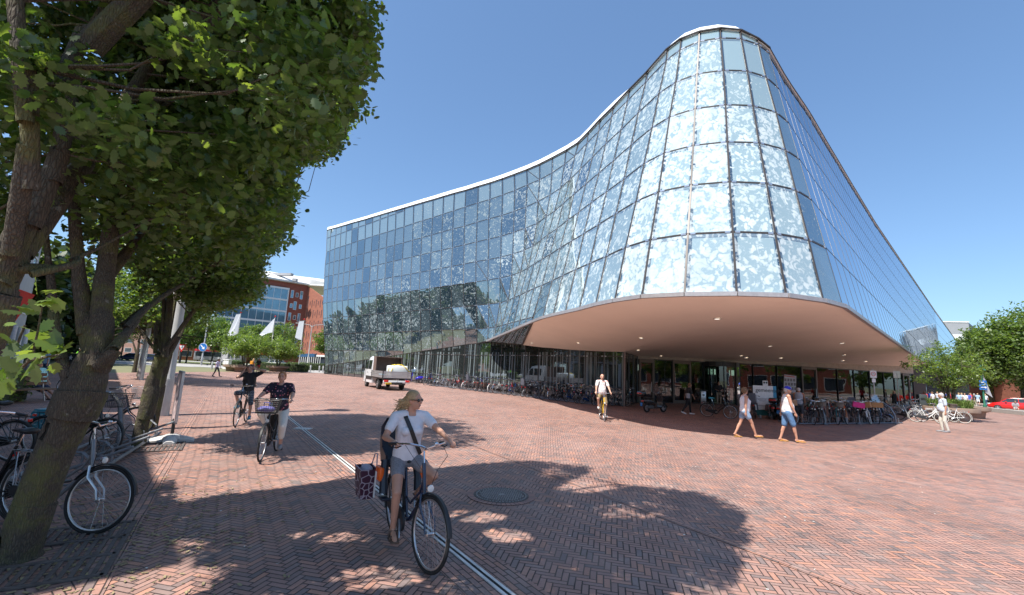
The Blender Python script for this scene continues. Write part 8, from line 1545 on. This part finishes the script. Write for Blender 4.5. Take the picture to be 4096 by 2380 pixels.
# ---- cars
def car(label, loc, rz, m, kind='hatch', name='parked_car', L=4.1, far=False):
    t = thing(name, loc, rz, label, 'car'); H_ = 1.46 if kind != 'suv' else 1.62; b = MB(); h2 = L/2
    body = [(-h2, .62, .45, .85), (-h2+.06, .80, .30, .98), (-h2+.55, .86, .26, 1.0), (-.6, .88, .24, .99), (.35, .88, .24, .97), (h2-1.0, .87, .24, .94), (h2-.45, .83, .26, .82), (h2-.08, .70, .30, .66), (h2, .5, .38, .58)]
    b.loft(section_loft([(x, [(w_*.9, lo), (w_, lo+.12), (w_*1.0, (lo+hi)/2+.05), (w_*.93, hi-.02), (w_*.6, hi)]) for x, w_, lo, hi in body])); b.build('body', m, t, True)
    cb = [(-h2+.12, .70, .97, 1.02), (-h2+.50, .73, .96, H_-.10), (-h2+.95, .72, .95, H_), (.15, .71, .95, H_), (.55, .72, .95, H_-.14), (h2-1.05, .76, .93, .96)]
    b = MB(); b.loft(section_loft([(x, [(w_, lo), (w_*.98, lo+.02), (w_*(.98-.14*(hi-.95)/.5), hi-.05), (w_*.72, hi)]) for x, w_, lo, hi in cb])); g_ = b.build('glasshouse', M_GLS, t, True)
    b = MB(); b.loft(section_loft([(x, [(w_*.86, z-.07), (w_*.83, z-.03), (w_*.6, z+.012)]) for x, w_, z in [(-h2+.46, .72, H_-.10), (-h2+.95, .72, H_), (.15, .71, H_), (.55, .72, H_-.14)]])); b.build('roof', m, t, True)
    b = MB()
    for sg in (-1, 1):
        for x0, x1 in ((-h2+.22, -h2+.75), (-.35, -.35), (.58, h2-1.0)): b.beam((x0, sg*.745, .97), (x1, sg*.62, H_-.06) if x0 < 0 else (x0-.05, sg*.62, H_-.12), .05, .03, up=(0, sg, 0)) if x0 != .58 else b.beam((h2-1.08, sg*.75, .96), (.52, sg*.61, H_-.13), .05, .035, up=(0, sg, 0))
    b.build('pillars', m, t)
    for sg in (-1, 1):
        for x in (-h2+.78, h2-.82): carwheel(t, x, sg*.78, .31, .2)
        b = MB(); b.rbox((.62, sg*.92, 1.0), (.14, .16, .11), .03); b.build('mirror', m, t, True)
        b = MB(); b.rbox((h2-.18, sg*.60, .68), (.30, .22, .12), .04); b.build('headlight', M_CLL, t, True); b = MB(); b.rbox((-h2+.08, sg*.66, .84), (.12, .16, .22), .03); b.build('tail_light', M_REDL, t, True)
        if not far: b = MB(); b.rbox((.05, sg*.885, .86), (.14, .02, .03), .008); b.rbox((-.85, sg*.885, .86), (.14, .02, .03), .008); b.box((-.36, sg*.884, .62), (.012, .012, .62)); b.build('door_lines', M_BKP, t)
    b = MB(); b.rbox((h2-.03, 0, .42), (.08, 1.0, .16), .03); b.build('grille', M_BKP, t); return t
M_CR = mat('red car paint', (.62, .012, .008), .2, coat=.8, var=.03); M_CS = mat('silver car paint', (.42, .43, .44), .28, .5, coat=.5); M_CN = mat('dark blue car paint', (.02, .03, .07), .2, coat=.6); M_CW2 = mat('white car paint', (.72, .72, .72), .3, coat=.4)
cd = R(135); c1 = G(3994, 1641); ctr = c1+V((math.cos(R(-45)), math.sin(R(-45)), 0))*1.25+V((.5, .5, 0)); car('bright red hatchback parked at the right edge, facing left', (ctr.x, ctr.y, 0), cd, M_CR, L=4.2)
c2 = AY(3975, 1620, 56.5); car('silver car parked behind the red hatchback', (c2.x+2.1, 56.5-1.0, 0), cd, M_CS, L=4.4)
for i, (x, Y, m, rz, lb) in enumerate([(610, 82, M_CN, 5, 'dark blue car on the road behind the forked oak'), (258, 96, M_CS, 10, 'grey car in the far car park, leftmost'), (285, 92, M_CN, 190, 'dark car in the far car park beside the grey one'), (320, 100, M_CW2, 5, 'white car in the far car park, seen beside the trunk'), (225, 104, M_CW2, 10, 'white car at the far left of the car park'), (1100, 92, M_CW2, 175, 'white car behind the hedge and right planter'), (525, 84, M_CN, 185, 'dark car left of the far oak pair'), (190, 108, M_CN, 0, 'blue car farthest left in the car park')]):
    p = AY(x, 1440, Y); car(lb, (p.x, Y, 0), R(rz), m, far=True)
p = AY(1062, 1440, 100); b = MB(); VN = thing('delivery_van', (p.x, 100, 0), 0, 'white delivery van parked behind the right planter', 'van'); b.loft(section_loft([(x, [(w_, .4), (w_, 1.5), (w_*.9, z)]) for x, w_, z in ((-2.6, .95, 2.3), (1.2, .95, 2.3), (1.9, .93, 1.5), (2.6, .85, 1.1))])); b.build('body', M_CW2, VN, True); b = MB(); b.prism([(1.25, -.93, 1.5), (1.85, -.93, 1.5), (1.3, -.9, 2.1)], (0, -.03, 0)); b.build('side_window', M_GLS, VN)
for sg in (-1, 1):
    for x in (-1.7, 1.6): carwheel(VN, x, sg*.85, .33)
# ---- bus
p = AY(880, 1440, 118); BU = thing('bus', (p.x, 118, 0), R(3), 'red and grey city bus standing behind the notice frame', 'bus'); b = MB(); b.rbox((0, 0, 1.45), (12, 2.5, 2.3), .15); b.build('body', mat('bus grey', (.20, .20, .21), .4), BU, True); b = MB(); b.rbox((0, 0, 2.85), (12.05, 2.55, .5), .12); b.build('roof', mat('bus red', (.60, .03, .04), .35), BU, True); b = MB(); b.box((0, -1.265, 1.9), (11, .03, 1.1)); b.build('window_band', M_GLS, BU)
for x in (-4, 3.6): carwheel(BU, x, -1.1, .48, .3)
text('R-NET', .8, M_WHS, BU, (1.2, -1.28, 1.0), (R(90), 0, 0))
b = MB(); b.rbox((0, -.02, 2.0), (3.0, .5, 3.4), .05); o = thing('kiosk', (AY(1050, 1430, 110).x, 110, 0), 0, 'red advertising kiosk between the planters', 'kiosk'); b.build('box', M_REDS, o, True)
# ================================================================ SIGNS AND SMALL THINGS
# town hall sign board
g = AY(3061, 1620, 24.6); SGN = thing('town_hall_sign', (g.x-.1, 24.6, 0), R(-6), 'leaning white and blue sign board reading gemeentehuis', 'sign'); b = MB()
Z = lambda x, y: AY(2900+x*.31746, 1350+y*.31746, 24.6)
pl0 = Z(374, 602); pw = (Z(652, 618)-Z(374, 602)).length; ph_ = pl0.z-Z(383, 915).z; zb0 = Z(383, 915).z; x0 = -pw/2
b.prism([(x0, 0, zb0), (x0+pw*.86, 0, zb0+.10), (x0+pw*.86, 0, pl0.z), (x0, 0, pl0.z)], (0, .04, 0)); b.build('white_panel', M_WHS, SGN); b = MB(); b.prism([(x0+pw*.86, 0, zb0+.10), (x0+pw, 0, zb0+.12), (x0+pw, 0, pl0.z), (x0+pw*.86, 0, pl0.z)], (0, .04, 0)); b.build('blue_edge', mat('light blue edge', (.05, .30, .50), .5), SGN)
b = MB(); b.prism([(x0+.1, .005, .14), (x0+pw*.9, .005, .14), (x0+pw*.9, .005, zb0+.1), (x0+.1, .005, zb0)], (0, .03, 0)); b.build('green_foot', mat('dark teal', (.02, .12, .12), .5), SGN); b = MB()
for k in (.25, .8): b.box((x0+pw*k, .06, .08), (.08, .3, .16))
b.build('feet', M_GP, SGN)
text('gemeentehuis', .29, M_INK, SGN, (x0+.12, -.006, pl0.z-.24), (R(90), 0, 0), align='LEFT'); text('Stadhuisplein 1 - 3', .10, M_INKG, SGN, (x0+.14, -.006, pl0.z-1.05), (R(90), 0, 0), align='LEFT'); b = MB()
for k in range(3): b.box((x0+.14+.3, -.004, zb0+.62-k*.06), (.6-.15*k, .004, .02))
b.build('small_print', M_INKG, SGN); SGN.location = (AY(3061, 1620, 24.6).x, 24.6, 0)
# no-cycling pictogram board
p = AY(3061, 1533, 27); s_ = thing('pictogram_board', (p.x, 27, 0), 0, 'small white board with two black round pictograms above the town hall sign', 'sign'); b = MB(); b.box((0, 0, p.z), (.30, .02, .30)); b.tube([(0, .02, 0), (0, .02, p.z)], .02, 6); b.build('board', M_WHS, s_); b = MB()
for sg in (-1, 1): b.lathe((sg*.07, -.012, p.z+.04), [(.055, 0), (.055, .006)], 16, axis=(0, -1, 0))
b.build('pictograms', M_INK, s_)
# poster board behind the man in the cap
p = AY(3160, 1545, 33); s_ = thing('poster_board', (p.x, 33, 0), R(-10), 'tilted white poster stand with rows of small grey pictures', 'poster'); b = MB(); b.box((0, 0, 1.86), (.80, .03, 1.22), M=Matrix.Rotation(R(5), 3, 'Y')); b.tube([(0, .05, 0), (0, .05, 1.5)], .03, 6); b.build('board', mat('shaded poster board', (.5, .5, .52), .5), s_); b = MB()
for i in range(4):
    for j in range(3): b.box((-.29+i*.19+.03*j, -.02, 2.13-j*.30), (.13, .01, .20), M=Matrix.Rotation(R(5), 3, 'Y'))
b.build('pictures', mat('grey pictures', (.18, .17, .18), .6), s_); b = MB(); b.box((-.02, -.02, 2.38), (.7, .01, .07), M=Matrix.Rotation(R(5), 3, 'Y')); b.build('headline', mat('red headline', (.5, .06, .04), .5), s_)
# beach flags inside
for i, (x, c) in enumerate([(3060, 0), (3165, 1)]):
    p = AY(x, 1500, 40.5 if i == 0 else 42); s_ = thing('beach_flag', (p.x, p.y, 0), 0, ['blue and white feather flag behind the town hall sign', 'blue feather flag right of the poster stand'][i], 'flag'); b = MB(); sg = 1 if i == 0 else -1; b.prism([(0, 0, .6), (.55*sg, 0, .7), (.60*sg, 0, 1.9), (.35*sg, 0, 2.8), (0, 0, 3.15)], (0, .02, 0)); b.build('cloth', mat('feather flag blue', (.10, .14, .42), .7), s_); b = MB(); b.tube([(0, .01, 0), (0, .01, 3.2)], .02, 6); b.build('pole', M_GP, s_)
# no bicycles sign on its post
p = AY(3494, 1520, 29.6); s_ = thing('road_sign', (p.x, 29.6, 0), R(-15), 'square white sign with red ring standing among the bicycles', 'road sign'); b = MB(); b.tube([(0, 0, 0), (0, 0, 3.1)], .035, 8); b.build('post', M_GP, s_); zc_ = AY(3494, 1497, 29.6).z; b = MB(); b.box((0, -.03, zc_), (.36, .02, .46)); b.box((0, -.03, zc_-.40), (.20, .02, .24)); b.build('board', M_WHS, s_)
b = MB(); b.tube([(.12*math.cos(a), -.045, zc_+.02+.12*math.sin(a)) for a in np.linspace(0, 6.283, 21)[:-1]], .016, 5, closed=True); b.build('red_ring', M_REDS, s_); b = MB()
for sg in (-1, 1): b.tube([(sg*.04+.028*math.cos(a), -.045, zc_+.01+.028*math.sin(a)) for a in np.linspace(0, 6.283, 11)[:-1]], .006, 4, closed=True)
b.tube([(-.04, -.045, zc_+.01), (-.01, -.045, zc_+.05), (.03, -.045, zc_+.05), (.04, -.045, zc_+.01)], .006, 4); b.build('bicycle_symbol', M_INK, s_)
p = AY(3590, 1530, 33); s_ = thing('road_sign', (p.x, 33, 0), R(-30), 'back of a small white sign on a thin post near the side door', 'road sign'); b = MB(); b.tube([(0, 0, 0), (0, 0, 3.0)], .025, 8); b.build('post', M_GP, s_); b = MB(); b.box((0, 0, 2.9), (.4, .02, .5)); b.build('board', M_WHS, s_)
# bins
g = G(2813, 1619); s_ = thing('ashtray_bin', (g.x, g.y, 0), R(-10), 'metal ashtray bin with flared top beside the revolving door', 'bin'); b = MB(); b.rbox((0, 0, .50), (.36, .30, 1.0), .03); b.build('body', M_ALU, s_, True); b = MB(); b.rbox((0, 0, 1.06), (.58, .42, .07), .02); b.build('tray', M_BKP, s_, True); b = MB(); b.box((0, -.155, .72), (.16, .01, .1)); b.build('slot', M_BKP, s_)
p = AY(3688, 1600, 38); s_ = thing('litter_bin', (p.x, 38, 0), R(-20), 'dark litter bin by the wall right of the side door', 'bin'); b = MB(); b.rbox((0, 0, .75), (.6, .5, 1.5), .04); b.build('body', mat('dark bin green', (.05, .06, .06), .5), s_, True); b = MB(); b.box((0, -.26, 1.15), (.36, .02, .16)); b.build('opening', M_BKP, s_)
# advertising stand
g = G(683, 1768); AD = thing('advertising_stand', (g.x, g.y, 0), R(10), 'edge-on advertising stand on a pale moulded water base', 'advertising stand'); b = MB()
for k in range(4):
    a = k*math.pi/2+.35; b.loft([[V((r_*math.cos(a)-w_*math.sin(a)*y, r_*math.sin(a)+w_*math.cos(a)*y, z_)) for y, z_ in ((-1, 0), (-1, h_*.5), (-.5, h_), (.5, h_), (1, h_*.5), (1, 0))] for r_, w_, h_ in ((.05, .12, .16), (.25, .13, .12), (.42, .09, .07))])
b.ball((0, 0, .08), (.2, .2, .1), 14, 8); b.build('water_base', mat('pale plastic base', (.52, .50, .48), .5), AD, True); b = MB(); b.tube([(0, 0, .1), (0, 0, .5)], .035, 8); b.build('spring_post', M_BKP, AD, True)
ang_ = math.atan2(g.y, g.x)-R(10)+R(7); fm = Matrix.Rotation(ang_, 3, 'Z'); b = MB()
for (cx_, cz_, sx, sz) in ((-.29, .98, .03, 1.12), (.29, .98, .03, 1.12), (0, 1.53, .61, .03), (0, .43, .61, .03)): b.box(fm @ V((cx_, 0, cz_)), (sx, .05, sz), M=fm)
b.build('poster_frame', M_ALU, AD); b = MB(); b.box(fm @ V((0, 0, .98)), (.55, .02, 1.06), M=fm); pp = b.build('poster', mat('pink white poster', (.66, .50, .50), .5, var=.3, scale=6), AD)
# red banner cut by the left edge
p = AY(-25, 1260, 7.5); BN = thing('red_banner', (p.x, 7.5, 0), R(40), 'red tapering feather banner with white letters at the left edge', 'banner'); b = MB(); zt_ = AY(90, 1170, 7.5).z; b.prism([(.42, 0, zt_), (-.55, 0, zt_+.35), (-.55, 0, .6), (-.38, 0, .5)], (0, .015, 0)); b.build('cloth', mat('banner red', (.70, .06, .04), .6), BN); text('P', .42, M_WHS, BN, (.12, -.012, zt_-.33), (R(90), 0, 0)); text('T', .36, M_WHS, BN, (-.15, -.012, zt_-.95), (R(90), 0, 0)); b = MB(); b.tube([(-.56, .01, 0), (-.56, .01, zt_+.4)], .02, 6); b.build('pole', M_GP, BN)
# black pavement sign with star
g = G(272, 1497); s_ = thing('pavement_sign', (g.x, g.y, 0), R(-10), 'black pavement sign with white star and lettering beyond the side branch', 'sign'); b = MB(); b.box((0, 0, .9), (1.15, .06, 1.25)); b.box((0, 0, .15), (.9, .4, .08)); b.box((0, .0, .25), (.06, .06, .3)); b.build('board', M_BKP, s_); text('BISTRO', .26, M_WHS, s_, (.0, -.035, .72), (R(90), 0, 0)); b = MB(); b.prism([((.2 if k % 2 == 0 else .08)*math.sin(k*math.pi/5), -.035, 1.2+(.2 if k % 2 == 0 else .08)*math.cos(k*math.pi/5)) for k in range(10)], (0, -.01, 0)); b.build('star', M_WHS, s_)
# bench, post and low planted bed at the left
g = G(120, 1612); BE = thing('bench', (g.x-.2, g.y, 0), R(-8), 'grey framed bench with timber slats under the seated man', 'bench'); b = MB()
for k in range(4): b.box((-.28+k*.16, 0, .45), (.12, 1.7, .04))
b.build('seat', mat('bench timber', (.16, .09, .05), .7), BE); b = MB()
for k in range(3): b.box((-.40-k*.03, 0, .62+k*.15), (.03, 1.7, .11))
b.build('backrest', mat('bench timber', (.16, .09, .05), .7), BE)
for sg in (-1, 1): b = MB(); b.tube([(.24, sg*.75, 0), (.24, sg*.75, .43), (-.36, sg*.75, .43)], .022, 6); b.tube([(-.2, sg*.75, 0), (-.36, sg*.75, .43), (-.5, sg*.75, .98)], .022, 6); b.build('leg', M_GP, BE)
g = G(60, 1568); s_ = thing('tree_guard_post', (g.x, g.y, 0), 0, 'slanting grey timber post beside the bench', 'post'); b = MB(); b.beam((0, 0, 0), (.25, .1, 1.15), .13, .13); b.beam((.3, 0, 0), (.42, .1, 1.1), .11, .3); b.build('timber', mat('grey timber', (.22, .21, .20), .85), s_)
hedge(G(-160, 1640), G(30, 1600), 1.1, 1.0, 'dark green planted bed at the left edge beside the bench', 95)
# street sign and banner on the right
p = AY(3932, 1560, 51.0); SG = thing('green_lamp_post', (p.x, 51, 0), 0, 'dark green ornamental lamp post with grey banner and blue arrow sign', 'lamp post'); zt_ = AY(3914, 1483, 51).z; b = MB(); b.lathe((0, 0, 0), [(.16, 0), (.16, .5), (.10, .6), (.08, zt_)], 14); b.build('pole', M_GREEN, SG, True); b = MB(); b.lathe((0, 0, zt_), [(.1, 0), (.45, .08), (.35, .2), (.05, .6)], 14); b.build('lamp_head', M_GREEN, SG, True)
b = MB(); b.box((-.08, -.14, AY(3921, 1540, 51).z), (.85, .03, 1.05)); sb = b.build('blue_sign', M_BLUE, SG); zz = AY(3921, 1540, 51).z; b = MB(); b.tube([(-.28, -.165, zz+.28), (.0, -.165, zz+.32), (.15, -.165, zz+.15), (0, -.165, zz+.0), (-.3, -.165, zz-.02)], .04, 5); b.tube([(-.35, -.165, zz-.25), (.1, -.165, zz-.25)], .04, 5); b.prism([(.08, -.16, zz-.12), (.08, -.16, zz-.38), (.3, -.16, zz-.25)], (0, -.02, 0)); b.build('arrow', M_WHS, SG)
b = MB(); b.prism([(.1, -.05, zt_-.2), (.95, -.05, zt_-2.9), (.2, -.05, zt_-2.4)], (0, .02, 0)); b.build('banner', mat('grey banner cloth', (.42, .42, .44), .7), SG)
ka, kb2 = V((49.6, 47.6, 0)), V((45.4, 37.0, 0)); kw = thing('low_wall', tuple((ka+kb2)/2), 0, 'long low concrete seating wall in front of the red car', 'wall'); b = MB(); d_ = (kb2-ka); b.rbox((0, 0, .2), (d_.length, .5, .40), .02, rz=math.atan2(d_.y, d_.x)); b.build('coping', mat('concrete kerb', (.42, .41, .38), .8), kw)
# litter on the paving
rl = random.Random(9); LT = mat('pale litter', (.60, .58, .54), .8); b = MB()
for i in range(260):
    x, y = rl.uniform(-7, 9), rl.uniform(2.5, 20); s_ = rl.uniform(.006, .02); b.box((x, y, .009), (s_*1.6, s_, .004), rz=rl.uniform(0, 3))
o = b.build('litter', LT); tag(o, 'scattered crumbs, gum and paper bits on the brick paving', 'litter', None, 'stuff')
b = MB()
for i in range(1500):
    a = rl.gauss(0, 1); x = -4.2+rl.gauss(0, .9); y = 4.3+rl.gauss(0, 1.3); s_ = rl.uniform(.008, .03); b.box((x, y, .012), (s_*2, s_*.7, .004), rz=rl.uniform(0, 3))
o = b.build('fallen_leaves', mat('dry leaf litter', (.30, .24, .13), .9, var=.4, scale=3)); tag(o, 'dry leaf litter and twigs gathered round the foot of the leaning oak', 'leaf litter', None, 'stuff')
bake_all()
